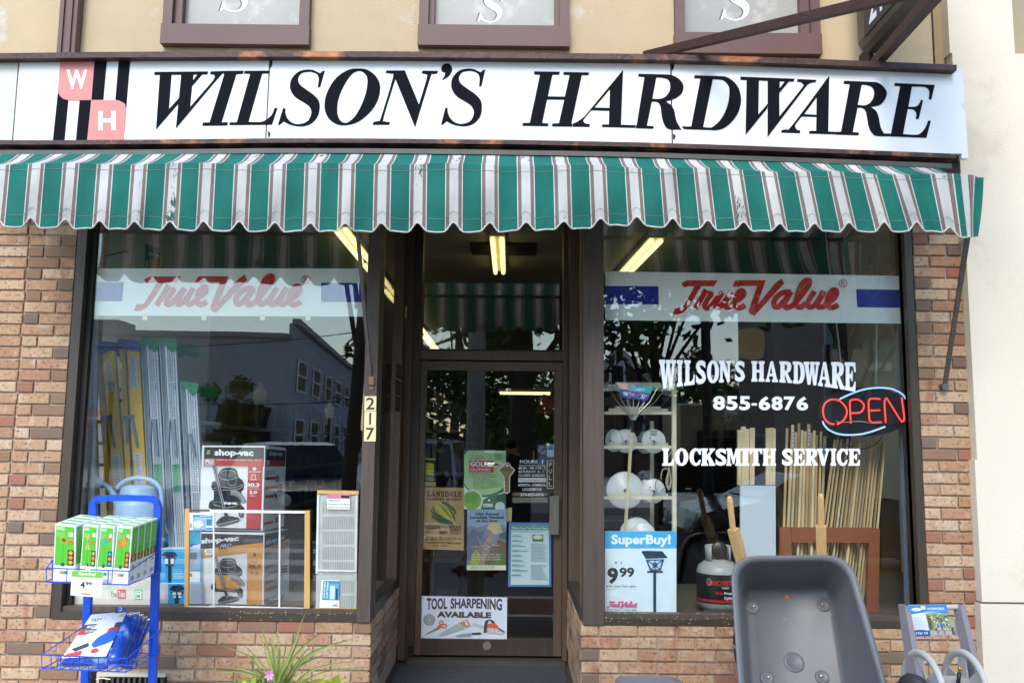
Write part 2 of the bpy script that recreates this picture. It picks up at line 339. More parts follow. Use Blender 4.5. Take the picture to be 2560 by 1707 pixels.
mb = MB(); mb.box((1.2, -13, -.16), (30, -13.15, -.156)); mb.build('road_line', mat('yellow_paint', '#d9a43a', .8), kind='structure')
mb = MB(); mb.box((-50, -24, -.16), (-1, -60, 0)); mb.box((2.2, -17.5, -.16), (50, -60, 0)); mb.build('pavement', M['concrete'], kind='structure')
# ================================================================== brickwork
def brickmat():
    m = bpy.data.materials.new('old_brick'); m.use_nodes = True; t = m.node_tree; N = t.nodes; L = t.links; p = N['Principled BSDF']; p.inputs['Roughness'].default_value = .9
    oi = N.new('ShaderNodeObjectInfo'); r = N.new('ShaderNodeValToRGB'); r.color_ramp.interpolation = 'CONSTANT'
    cs = ['#c39e7e', '#bb9373', '#cba887', '#b98c6c', '#c5a080', '#b58567', '#be9774', '#cdae8e', '#af8465', '#c09a79', '#b98f6f', '#c7a484']
    e = r.color_ramp.elements; e[0].color = (*S(cs[0], .85), 1); e[1].position = 1 / 12; e[1].color = (*S(cs[1], .85), 1)
    for i in range(2, 12): q = e.new(i / 12); q.color = (*S(cs[i], .85), 1)
    L.new(oi.outputs['Random'], r.inputs[0])
    g = N.new('ShaderNodeNewGeometry')
    def nz(sc, det=6, rough=.6, stretch=None):
        n = N.new('ShaderNodeTexNoise'); n.inputs['Scale'].default_value = sc; n.inputs['Detail'].default_value = det; n.inputs['Roughness'].default_value = rough
        if stretch:
            mp = N.new('ShaderNodeMapping'); mp.inputs['Scale'].default_value = stretch; L.new(g.outputs['Position'], mp.inputs[0]); L.new(mp.outputs[0], n.inputs[0])
        else: L.new(g.outputs['Position'], n.inputs[0])
        return n
    def mixc(fac_from, a, b, lo, hi, k):
        mr = N.new('ShaderNodeMapRange'); mr.inputs[1].default_value = lo; mr.inputs[2].default_value = hi; mr.inputs[4].default_value = k; L.new(fac_from.outputs[0], mr.inputs[0])
        mx = N.new('ShaderNodeMix'); mx.data_type = 'RGBA'; L.new(mr.outputs[0], mx.inputs[0]); L.new(a, mx.inputs[6]); mx.inputs[7].default_value = (*b, 1); return mx.outputs[2]
    c = mixc(nz(7, 3, .5, (1, 1, .25)), r.outputs[0], S('#a85e48', .75), .60, .66, .6)      # red flashes in the clay
    c = mixc(nz(14, 6, .7), c, S('#d6c2ab', .88), .52, .66, .6)    # worn pale bloom
    c = mixc(nz(55, 5, .7), c, S('#5f4436', .8), .54, .64, .8)    # dark specks
    c = mixc(nz(130, 3, .7), c, S('#3d2d26', .8), .62, .7, .6)
    L.new(c, p.inputs['Base Color'])
    b = N.new('ShaderNodeBump'); b.inputs['Strength'].default_value = .6; b.inputs['Distance'].default_value = .004; L.new(nz(90, 8, .75).outputs[0], b.inputs['Height']); L.new(b.outputs[0], p.inputs['Normal'])
    return m
BR = brickmat(); BRD = mat('dark_flashed_brick', '#8b7462', .9, var=.3, scale=40, bump=.5, bscale=90, col2='#95806f', c2scale=15, c2pos=.58); BRR = mat('red_brick', '#b0765e', .9, var=.25, scale=40, bump=.5, bscale=90, col2='#b89580', c2scale=18, c2pos=.55)
BRN = mat('brown_brick', '#a07a60', .9, var=.25, scale=40, bump=.5, bscale=90, col2='#ab917e', c2scale=18, c2pos=.54)
bv = []
for k in range(6):
    me = bpy.data.meshes.new('brick'); j = lambda a: random.uniform(-a, a)
    cx, cz = .02, .07
    f = [(-.5 + cx + j(.006), j(.012), -.5 + cz + j(.03)), (.5 - cx + j(.006), j(.012), -.5 + cz + j(.03)), (.5 - cx + j(.006), j(.012), .5 - cz + j(.03)), (-.5 + cx + j(.006), j(.012), .5 - cz + j(.03))]
    a = [(-.5 + j(.004), .05, -.5 + j(.02)), (.5 + j(.004), .05, -.5 + j(.02)), (.5 + j(.004), .05, .5 + j(.02)), (-.5 + j(.004), .05, .5 + j(.02))]
    b = [(-.5, 1, -.5), (.5, 1, -.5), (.5, 1, .5), (-.5, 1, .5)]
    me.from_pydata(f + a + b, [], [(0, 1, 2, 3)] + [(4 + i, 4 + (i + 1) % 4, (i + 1) % 4, i) for i in range(4)] + [(8 + i, 8 + (i + 1) % 4, 4 + (i + 1) % 4, 4 + i) for i in range(4)] + [(11, 10, 9, 8)])
    me.materials.append(BR); bv.append(me)
vars_ = {'n': bv}
for key, mm in (('d', BRD), ('r', BRR), ('b', BRN)):
    L_ = []
    for me in bv[:3]:
        c = me.copy(); c.materials.clear(); c.materials.append(mm); L_.append(c)
    vars_[key] = L_
def brick(parent, x0, x1, z, yy=0, hdr=False, axis='x', h=.0545):
    u = random.random()
    key = 'n' if u > (.55 if hdr else .12) else ('r' if u < (.16 if hdr else .02) else ('d' if u < (.36 if hdr else .07) else 'b'))
    o = bpy.data.objects.new('brick', random.choice(vars_[key])); COL.objects.link(o); o.parent = parent; o.scale = (x1 - x0, .06, h)
    pr = random.uniform(-.0025, .0025); c = (x0 + x1) / 2
    if axis == 'x': o.location = Vector((c, yy + pr, z)) - wl(parent)
    elif axis == '+x': o.location = Vector((yy + pr, c, z)) - wl(parent); o.rotation_euler = (0, 0, R(90))     # faces +x
    else: o.location = Vector((yy + pr, c, z)) - wl(parent); o.rotation_euler = (0, 0, R(-90))
    o.rotation_euler.y += random.uniform(-.004, .004)
CP, J = .0645, .010
def course(parent, a, b, z, i, fromright=True, long=.19, hdr=.083, yy=0, axis='x', mix=True, ph=0):
    """bricks between a and b; courses start with a half brick every other time"""
    x = b if fromright else a; first = (i + ph) % 2 == 0; n = 0
    while (x > a + .012) if fromright else (x < b - .012):
        hd = (n == 0 and first) or (mix and n == 1 and not first)
        l = (hdr if hd else long) + random.uniform(-.004, .004)
        if fromright: p, q = max(x - l, a), x; x = p - J
        else: p, q = x, min(x + l, b); x = q + J
        if q - p > .02: brick(parent, p, q, z, yy, hd, axis)
        n += 1
LW = thing('brick_wall', (-1.9, 0, 0), 'tan brick pier and low wall under the left shop window', 'brick wall')
RW = thing('brick_wall', (1.4, 0, 0), 'tan brick pier and low wall under the right shop window', 'brick wall')
XLL = at(-60, 1100, 0).x
nlow = int((SILL - .0) / CP)
for i in range(nlow):
    z = SILL - CP / 2 - i * CP
    if z < .03: break
    if at(1281, 1707, 0).z - .1 > z: continue
    course(LW, XLL, CL - .003, z, i, long=.2, hdr=.09, mix=False)
    course(LW, 0.004, DY - .02, z, i + 1, False, .2, .09, CL, '+x', False) if i < 9 else None
    course(RW, CR + .003, XE, z, i, False, .2, .09, mix=False)
    course(RW, 0.004, DY - .02, z, i + 1, False, .2, .09, CR, '-x', False) if i < 9 else None
i = 0; z = SILL + CP / 2
while z < 3.05:
    if z < 2.95:
        course(LW, XLL, XL - .008, z, i, True, .176, .083)
        e = lambda: random.uniform(-.012, .004)
        a0 = XR + .008; xe = XE + e()
        if i % 2: brick(RW, a0, a0 + .083, z, 0, True); brick(RW, a0 + .093, xe, z)
        else: brick(RW, a0, xe - .093, z); brick(RW, xe - .083, xe, z, 0, True)
    if z < 2.9 and i % 1 == 0:            # brick return of the party wall, seen through the left glass
        xi = at(236, 1000, .5).x; brick(LW, xi - .15 - (i % 2) * .0, xi - .02, z, .5, i % 2 == 0)
    z += CP; i += 1
mb = MB(); zt = 3.3
mb.box((XLL, .012, 0), (CL - .012, .3, SILL)); mb.box((XLL, .012, SILL), (XL - .012, .3, zt)); mb.box((CL - .30, .3, 0), (CL - .009, DY, SILL))
mb.box((XLL, .509, SILL), (at(236, 1000, .5).x - .025, .6, zt)); mb.build('mortar', M['mortar'], LW)
mb = MB(); mb.box((CR + .012, .012, 0), (XE - .005, .3, SILL)); mb.box((XR + .012, .012, SILL), (XE - .014, .3, zt)); mb.box((CR + .009, .3, 0), (CR + .3, DY, SILL)); mb.build('mortar', M['mortar'], RW)
# ================================================================== neighbouring white building
nb = thing('neighbour_building', (3.6, -.06, 0), 'off-white stucco building at the right edge', 'building')
YN = -.06; zs = [at(2500, p, YN).z for p in (-260, 165, 600, 1150, 1700)]; xs = [at(p, q, YN).x for p, q in ((2368, 0), (2382, 165), (2417, 600), (2440, 1150), (2459, 1700))]
zb = -.05; ZJ = at(2500, 1507, YN).z
xw = at(2533, 60, YN).x; zw = at(2540, 135, YN).z
sx = lambda z: lerp(sorted(zip(zs, xs)), z)
for nm, z0, z1 in (('lower_wall', zb, ZJ - .006), ('upper_wall', ZJ + .006, 5.6)):
    mb = MB(); ss = sorted([z0, z1] + [z for z in zs if z0 < z < z1])
    for a, b in zip(ss, ss[1:]):
        mb.box((sx((a + b) / 2), YN, a), (xw if b > zw else 7, 2.5, b)) if not (a < zw < b) else (mb.box((sx(a), YN, a), (7, 2.5, zw)), mb.box((sx(b), YN, zw), (xw, 2.5, b)))
    mb.build(nm, M['stucco2'], nb)
mb = MB(); mb.box((xw, YN + .12, zw), (7, 2.4, 5.6)); mb.build('window_recess', mat('tan_recess', '#a89a80', .8, var=.05), nb)
mb = MB(); mb.box((sx(1), YN + .01, ZJ - .006), (7, 2.4, ZJ + .006)); mb.build('joint', mat('joint_grey', '#8f877a', .9), nb)  # grey-tan strip set back in the groove between the wall halves
# ================================================================== upper stucco wall with boarded windows
UW = thing('upper_wall', (0, .02, 3.4), 'peach stucco upper wall above the shop sign', 'wall')
zu = 3.15; Z5 = 5.6; xr = at(2374, 80, .02).x; xc = at(2332, 100, .02).x
wins = [((409, 774), (452, 746), 115, 78, (549, 628, 29)), ((1048, 1422), (1085, 1386), 119, 80, (1193, 1263, 55)), ((1687, 2048), (1712, 2003), 138, 99, (1801, 1882, 50))]
mb = MB(); xcur = -4.2
for (o0, o1), _, b, _, _ in wins:
    x0 = at(o0 + 12, 60, .02).x; x1 = at(o1 - 12, 60, .02).x; zz = at((o0 + o1) / 2, b - 8, .02).z
    mb.box((xcur, .02, zu), (x0, .35, Z5)); mb.box((x0, .02, zu), (x1, .35, zz)); xcur = x1
mb.box((xcur, .02, zu), (xc - .004, .35, Z5)); mb.build('stucco_face', M['stucco'], UW)
mb = MB(); mb.box((xc + .004, .01, zu), (xr + .03, .35, Z5)); mb.build('corner_strip', mat('grey_tan_stucco', '#bba27c', .9, var=.1, scale=3, stretch=(1, 1, .3), bump=.3), UW)
SG = [(553,115),(505,285),(480,285),(490,200,s_),(470,150,s_),(420,128,s_),(380,125,s_),(310,140,s_),(273,195,s_),(290,255,s_),(350,305,s_),(440,370,s_),(490,430,s_),(500,500,s_),(480,590,s_),(420,660,s_),(350,692,s_),(280,697,s_),(190,680,s_),(122,645),(80,680),(62,682),(115,508),(140,510),(140,560,s_),(170,625,s_),(230,668,s_),(300,672,s_),(370,645,s_),(405,590,s_),(412,540,s_),(390,490,s_),(340,450,s_),(250,395,s_),(205,340,s_),(188,280,s_),(205,200,s_),(270,130,s_),(350,105,s_),(430,108,s_),(505,142),(530,118)]
pm = mat('frosted_window_board', '#aeaba4', .35, var=.1, scale=2.2, col2='#c6c1b8', c2scale=3, c2pos=.5)
for n_, ((o0, o1), (i0, i1), ob, ib, (s0, s1, sb)) in enumerate(wins):
    t = thing('upper_window', at((o0 + o1) / 2, ob, 0), ['boarded upper window left, over the word WILSON, lower half of a letter S', 'boarded upper window in the middle, above the gap in the sign lettering', 'boarded upper window behind the rusty guy bar'][n_], 'window', 'boarded upper windows with a letter S')
    za = at((o0 + o1) / 2, ob, -.01).z; zi = at((o0 + o1) / 2, ib, .05).z
    X = lambda p, y=-.01: at(p, 60, y).x
    mb = MB(); mb.box((X(o0 - 2), -.035, za), (X(o1 + 2), .05, zi)); mb.build('window_sill', M['trim'], t)
    for a, b in ((o0, i0), (i1, o1)):
        mb = MB(); w0, w1 = X(a), X(b); e = w0 if a == o0 else w1; q = min(w0, w1); r_ = max(w0, w1)
        if a == o0: mb.box((w0, -.03, zi), (w0 + .055, .05, Z5)); mb.box((w0 + .055, .0, zi), (w1, .05, Z5))
        else: mb.box((w1 - .055, -.03, zi), (w1, .05, Z5)); mb.box((w0, .0, zi), (w1 - .055, .05, Z5))
        mb.build('window_frame', M['trim'], t)
    mb = MB(); mb.box((X(i0), .05, zi - .02), (X(i1), .075, Z5)); bd = mb.build('board', pm, t)
    L = smoothpts(SG, 4); k = (s1 - s0) / 491
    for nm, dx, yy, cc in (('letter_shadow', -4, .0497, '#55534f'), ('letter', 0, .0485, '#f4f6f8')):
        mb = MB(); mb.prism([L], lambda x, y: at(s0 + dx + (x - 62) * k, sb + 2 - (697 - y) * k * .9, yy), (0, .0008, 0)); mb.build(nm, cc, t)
ds = thing('downspout', at(165, 60, -.05), 'mauve downspout on the upper wall at far left', 'downspout')
x0, x1 = at(151, 0, -.06).x, at(192, 0, -.06).x; mb = MB()
for a in range(4): mb.box((x0 + (x1 - x0) * (a / 4), -.06 + (a % 2) * .012, 3.3), (x0 + (x1 - x0) * ((a + 1) / 4) + (.0005 * a), .02 - .001 * a, Z5))
mb.build('pipe', M['trim'], ds)
mb = MB(); mb.box((x0 - .01, -.066, 4.4), (x1 + .012, .02, 4.44)); mb.build('strap', M['trim'], ds)
# ================================================================== main sign
YS = -.35
ST = [(-80, 148), (48, 147), (270, 144), (500, 143), (675, 142), (1000, 143), (1300, 146), (1677, 150), (2000, 160), (2406, 177)]
SB_ = [(-80, 350), (31, 351), (300, 350), (664, 346), (900, 346), (1300, 350), (1681, 358), (2050, 371), (2421, 386)]
sg = thing('shop_sign', at(1280, 250, YS), "long white sign reading WILSON'S HARDWARE in black italic letters", 'sign')
seams = [(-80, -80), (48, 31), (675, 664), (1677, 1681), (2406, 2421)]
for i in range(4):
    (a, a2), (b, b2) = seams[i], seams[i + 1]; mb = MB(); g = 1.9
    n = 6; tl = [(a + g + (b - a - 2 * g) * k / n) for k in range(n + 1)]; bl = [(a2 + g + (b2 - a2 - 2 * g) * k / n) for k in range(n + 1)]
    tp = [(x, lerp(ST, x) - 4) for x in tl]; bp = [(x, lerp(SB_, x) + (6 if i < 3 else (6 + 6 * (x > 2300)))) for x in bl]
    loop = tp + bp[::-1]
    if i == 3: loop = tp[:-1] + [(2404, 172), (2411, 250), (2412, 255), (2405, 262), (2407, 270), (2413, 277), (2421, 396), (2404, 396), (2404, 384)] + bp[::-1][1:]
    mb.prism([loop], lambda x, y: at(x, y, YS), (0, .03, 0))
    mb.build('panel', M['signold'] if i == 0 else M['white'], sg, label='yellowed panel at the left end' if i == 0 else None)
def strip(name, off0, off1, tab, y0, y1, m, x0=-80, x1=2392):
    mb = MB(); n = 16
    for k in range(n):
        a, b = x0 + (x1 - x0) * k / n, x0 + (x1 - x0) * (k + 1) / n
        A = [at(a, lerp(tab, a) + off1, y0), at(b, lerp(tab, b) + off1, y0), at(b, lerp(tab, b) + off0, y0), at(a, lerp(tab, a) + off0, y0)]
        mb.hexa(A, [Vector((p.x, y1, p.z)) for p in A])
    return mb.build(name, m, sg)
strip('top_strip', -14, 0, ST, YS - .05, .0, M['rust2'])
strip('bottom_strip', 0, 11, SB_, YS - .04, YS + .06, M['rust2'])
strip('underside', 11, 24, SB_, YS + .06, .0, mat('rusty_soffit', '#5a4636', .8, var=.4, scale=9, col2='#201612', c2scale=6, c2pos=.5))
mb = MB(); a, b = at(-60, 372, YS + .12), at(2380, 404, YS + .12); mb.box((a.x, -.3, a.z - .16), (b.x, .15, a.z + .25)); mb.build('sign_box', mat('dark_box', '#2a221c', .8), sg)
mb = MB(); n = 10
for k in range(n):
    pa, pb = -70 + 2450 * k / n, -70 + 2450 * (k + 1) / n; e = lambda p: lerp(SB_, p)
    A = [at(pa, e(pa) + 37, -.43), at(pb, e(pb) + 37, -.43), at(pb, e(pb) + 25, -.43), at(pa, e(pa) + 25, -.43)]; mb.hexa(A, [p + Vector((0, .06, 0)) for p in A])
mb.build('awning_rail', M['alu'], sg)
ZA = lambda x, y: (380 + x / 5.88, 160 + y / 5.88); ZB = lambda x, y: (680 + x / 4.2, 150 + y / 4.2); ZC = lambda x, y: (1290 + x / 5.47, 160 + y / 5.47)
ZD = lambda x, y: (1680 + x / 5.88, 170 + y / 5.88); ZE = lambda x, y: (1960 + x / 5.88, 180 + y / 5.88)
ON_ = [(915,92),(1000,105),(1080,160),(1128,240),(1133,330),(1110,420),(1060,510),(980,595),(890,655),(780,685),(680,675),(600,620),(558,540),(552,450),(575,350),(640,230),(720,150),(820,100)]
OI = [(920,115),(975,145),(1000,200),(995,300),(965,410),(910,530),(850,615),(780,660),(720,640),(688,570),(684,500),(695,420),(730,320),(790,210),(850,140)]
sm = lambda l: [(x, y, s_) for x, y in l]
LET = [
 (ZA, [[(115,150),(285,150),(245,670),(403,492),(388,580),(58,962)]], [[(430,150),(605,150),(598,250),(670,155),(735,152),(586,325),(555,640),(885,260),(922,195,s_),(905,158,s_),(852,150),(862,112),(1100,105),(1062,150,s_),(985,190,s_),(350,945)]], [[(38,120),(820,112),(810,152),(30,160)]]),
 (ZA, [[(1050,106),(1345,102),(1332,146),(1238,150),(1020,858),(1113,858),(1103,903),(738,908),(750,862),(845,860),(1062,152),(1050,150)]]),
 (ZA, [[(1362,104),(1732,102),(1722,138),(1618,142),(1415,852),(1560,855,s_),(1640,842,s_),(1730,780,s_),(1770,730,s_),(1802,648),(1842,648),(1762,892),(1134,898),(1146,860),(1245,858),(1444,145),(1352,140)]]),
 (ZB, [SG]), (ZB, [sm(ON_), sm(OI)]),
 (ZB, [[(1198,112),(1395,112),(1543,468),(1625,190,s_),(1615,150,s_),(1572,140),(1580,115),(1742,117),(1735,143),(1690,150,s_),(1660,190,s_),(1502,708),(1295,200),(1172,600,s_),(1185,645,s_),(1238,652),(1230,680),(1055,680),(1065,652),(1115,640,s_),(1145,600,s_),(1268,190,s_),(1250,145,s_),(1195,138)]]),
 (ZB, [[(1845,38,s_),(1885,70,s_),(1887,120,s_),(1850,175,s_),(1785,212),(1812,165,s_),(1815,135,s_),(1785,120,s_),(1778,85,s_),(1800,50,s_)]]),
 (ZB, [[(p[0] + 1685 + 28 * (p[1] - 115) / 567, p[1] - 10 + 8 * (p[1] - 115) / 567) + tuple(p[2:]) for p in SG]]),
 (ZC, [[(250,103),(598,110),(592,145),(498,148),(436,445),(668,448),(733,150),(645,148),(652,112),(1000,118),(993,152),(900,155),(757,815),(770,819),(765,856),(490,852),(498,815),(587,812),(660,487),(425,485),(357,808),(445,815),(438,850),(85,845),(95,808),(188,806),(328,148),(246,143)]]),
 (ZC, [[(1465,82),(1436,832),(1640,838),(1635,872),(1172,860),(1180,828),(1270,828),(1275,640),(1028,632),(928,755,s_),(925,790,s_),(950,815,s_),(1012,825),(1005,860),(772,856),(776,818),(830,795,s_),(910,740,s_),(960,690)], [(1285,345),(1278,602),(1068,598)]]),
 (ZC, [[(1678,137),(2020,145,s_),(2130,155,s_),(2220,200,s_),(2280,270,s_),(2290,340,s_),(2260,410,s_),(2180,470,s_),(2045,512),(2120,565,s_),(2165,640,s_),(2195,780,s_),(2262,898),(2090,890,s_),(2030,830,s_),(1995,720,s_),(1980,600,s_),(1960,545,s_),(1920,518,s_),(1857,515),(1790,845),(1885,852),(1877,885),(1642,877),(1645,838),(1650,836),(1757,178),(1670,172)], [(1920,185),(2000,190,s_),(2080,215,s_),(2110,290,s_),(2095,380,s_),(2040,450,s_),(1960,480,s_),(1865,475)]]),
 (ZD, [[(332,110),(700,122,s_),(800,135,s_),(900,195,s_),(980,300,s_),(1015,440,s_),(1005,560,s_),(960,680,s_),(870,800,s_),(760,885,s_),(650,915,s_),(560,912),(180,898),(142,860),(283,862),(420,152),(325,150)], [(600,165),(680,168,s_),(760,185,s_),(830,260,s_),(845,360,s_),(825,520,s_),(770,670,s_),(690,790,s_),(600,865,s_),(560,878,s_),(458,870)]]),
 (ZD, [[(1098,170),(1278,175),(1270,685),(1408,525),(1400,595),(1085,980)]], [[(1408,180),(1585,185),(1583,300),(1660,200),(1718,200),(1578,370),(1580,712),(1915,290,s_),(1928,245,s_),(1900,210,s_),(1840,202),(1848,165),(2122,178),(2112,212),(2070,212,s_),(2000,240,s_),(1950,300),(1407,1012)]], [[(1010,130),(1800,160),(1790,200),(1003,172)]]),
 (ZD, [[(2312,115),(2298,935),(2400,940),(2398,975),(2015,963),(2022,925),(2122,925),(2125,720),(1910,712),(1820,825,s_),(1812,870,s_),(1840,910,s_),(1887,920),(1882,958),(1608,948),(1615,912),(1680,900,s_),(1770,840,s_)], [(2128,430),(2125,690),(1943,680)]]),
 (ZE, [[(885,132),(1280,148,s_),(1380,160,s_),(1460,215,s_),(1508,290,s_),(1508,350,s_),(1470,430,s_),(1400,490,s_),(1270,515),(1350,570,s_),(1390,660,s_),(1420,810,s_),(1470,905),(1572,909),(1556,943),(1370,940,s_),(1300,900,s_),(1250,810,s_),(1225,680,s_),(1200,570,s_),(1150,530,s_),(1083,525),(1012,885),(1105,892),(1097,930),(756,920),(756,880),(840,880),(970,180),(877,172)], [(1143,188),(1210,192,s_),(1290,220,s_),(1327,290,s_),(1315,380,s_),(1260,460,s_),(1180,492,s_),(1086,485)]]),
 (ZE, [[(1632,165),(2218,192),(2167,405),(2130,402),(2140,300,s_),(2115,245,s_),(2050,218,s_),(1882,215),(1828,515),(1900,515,s_),(1960,500,s_),(2000,450,s_),(2012,415),(2045,418),(1982,690),(1940,688),(1950,630,s_),(1935,580,s_),(1890,548,s_),(1820,545),(1750,915),(1940,925,s_),(2010,900,s_),(2080,820,s_),(2120,718),(2160,720),(2095,968),(1560,945),(1575,910),(1712,210),(1622,205)]]),
]
for L in LET:
    mb = MB()
    for q, loops in enumerate(L[1:]):
        y = YS - .0035 - .0004 * q
        mb.prism([[L[0](*p) for p in smoothpts(l, 5)] for l in loops], lambda a, b: at(a, b, y), (0, .003, 0))
    mb.build('letter', M['black'], sg)
ZW = lambda x, y: (x / 2.613, y / 2.613)     # the W H emblem
def emb(loops, c, nm, d=0):
    mb = MB(); mb.prism([[ZW(*p) for p in smoothpts(l, 5)] for l in loops], lambda a, b: at(a, b, YS - .003 - d), (0, .0025, 0)); mb.build(nm, c, sg)
pk = mat('faded_red_vinyl', '#ec8f88', .5, var=.05)
for q in ([(620,394),(697,394),(674,652),(598,652)], [(775,394),(850,394),(823,712),(815,680),(800,668),(753,652)], [(378,600),(392,630),(415,648),(445,657),(420,917),(345,915)], [(520,657),(594,657),(568,918),(495,917)]): emb([q], M['black'], 'stripe')
emb([[(393,394),(617,394),(597,654),(445,654,s_),(400,635,s_),(378,600,s_),(380,560)]], pk, 'emblem_square', .0005)
emb([[(596,656),(755,655,s_),(800,672,s_),(822,705,s_),(823,730),(806,917),(569,917)]], pk, 'emblem_square', .0005)
for ch, a, b in (('W', (430, 458), (575, 584)), ('H', (640, 727), (760, 853))):
    sh = Sheet([at(*ZW(x, y), YS - .0042) for x, y in ((a[0], a[1]), (b[0], a[1]), (b[0], b[1]), (a[0], b[1]))]); sh.text(ch, .03, 0, .97, 1, '#ffffff', .03); sh.build('emblem_letter', sg)
# ================================================================== projecting sign and its bars
pj = thing('projecting_sign', at(2150, 120, -.1), 'dark sign jutting from the upper wall with white number 215', 'sign')
a = at(2141, 100, -.12); b = at(2236, 124, -.12); zb_ = at(2168, 122, -.2).z; pr = []
wd = b.x - a.x
prof = [(-.0, .06), (.015, .02), (.05, 0), (wd - .05, 0), (wd - .015, .02), (wd, .06), (wd, 1.2), (0, 1.2)]
mb = MB(); n = len(prof); y0, y1 = -.14, -1.9
vs = [(a.x + u, y0, zb_ + v) for u, v in prof] + [(a.x + u, y1, zb_ + v) for u, v in prof]
mb.add(vs, [tuple(range(n)), tuple(range(2 * n - 1, n - 1, -1))] + [(i, (i + 1) % n, n + (i + 1) % n, n + i) for i in range(n)])
mb.build('casing', mat('olive_casing', '#6a6556', .5, .3, .2, 6, col2='#8b877c', c2scale=4, c2pos=.62), pj)
mb = MB(); mb.box((a.x - .004, y1, zb_ + .05), (a.x + .01, y0 - .10, zb_ + 1.19)); mb.build('sign_face', mat('dark_face', '#2c2c30', .4), pj)
xs_ = a.x - .0045
P = [atx(2172, -12, xs_), atx(2232, -78, xs_)]
zt_, zb2 = atx(2180, 15, xs_).z + .14, atx(2178, 58, xs_).z
yv = [atx(2176, 40, xs_).y, atx(2215, 5, xs_).y]
sh = Sheet([(xs_, yv[0] + .02, zb2 + .2), (xs_, yv[1] - .09, zb2 + .2), (xs_, yv[1] - .09, zb2), (xs_, yv[0] + .02, zb2)]); sh.n = Vector((-1, 0, 0))
sh.text('215', 0, 0, 1, 1, '#f2f2f2', .02); sh.build('number', pj)
mb = MB(); mb.bar(at(2186, 162, -.12), at(2345, -20, -1.5), .05, .05); mb.build('support_bar', M['rust'], pj)
mb = MB(); mb.box((at(2165, 130, -.1).x, -.14, zb_ - .25), (at(2176, 130, -.1).x, .0, zb_ + .05)); mb.build('bracket', M['rust'], pj)
mb = MB(); mb.bar(at(1612, 140, -.02), at(2320, -28, -1.6), .035, .045); mb.build('guy_bar', M['rust'], pj)
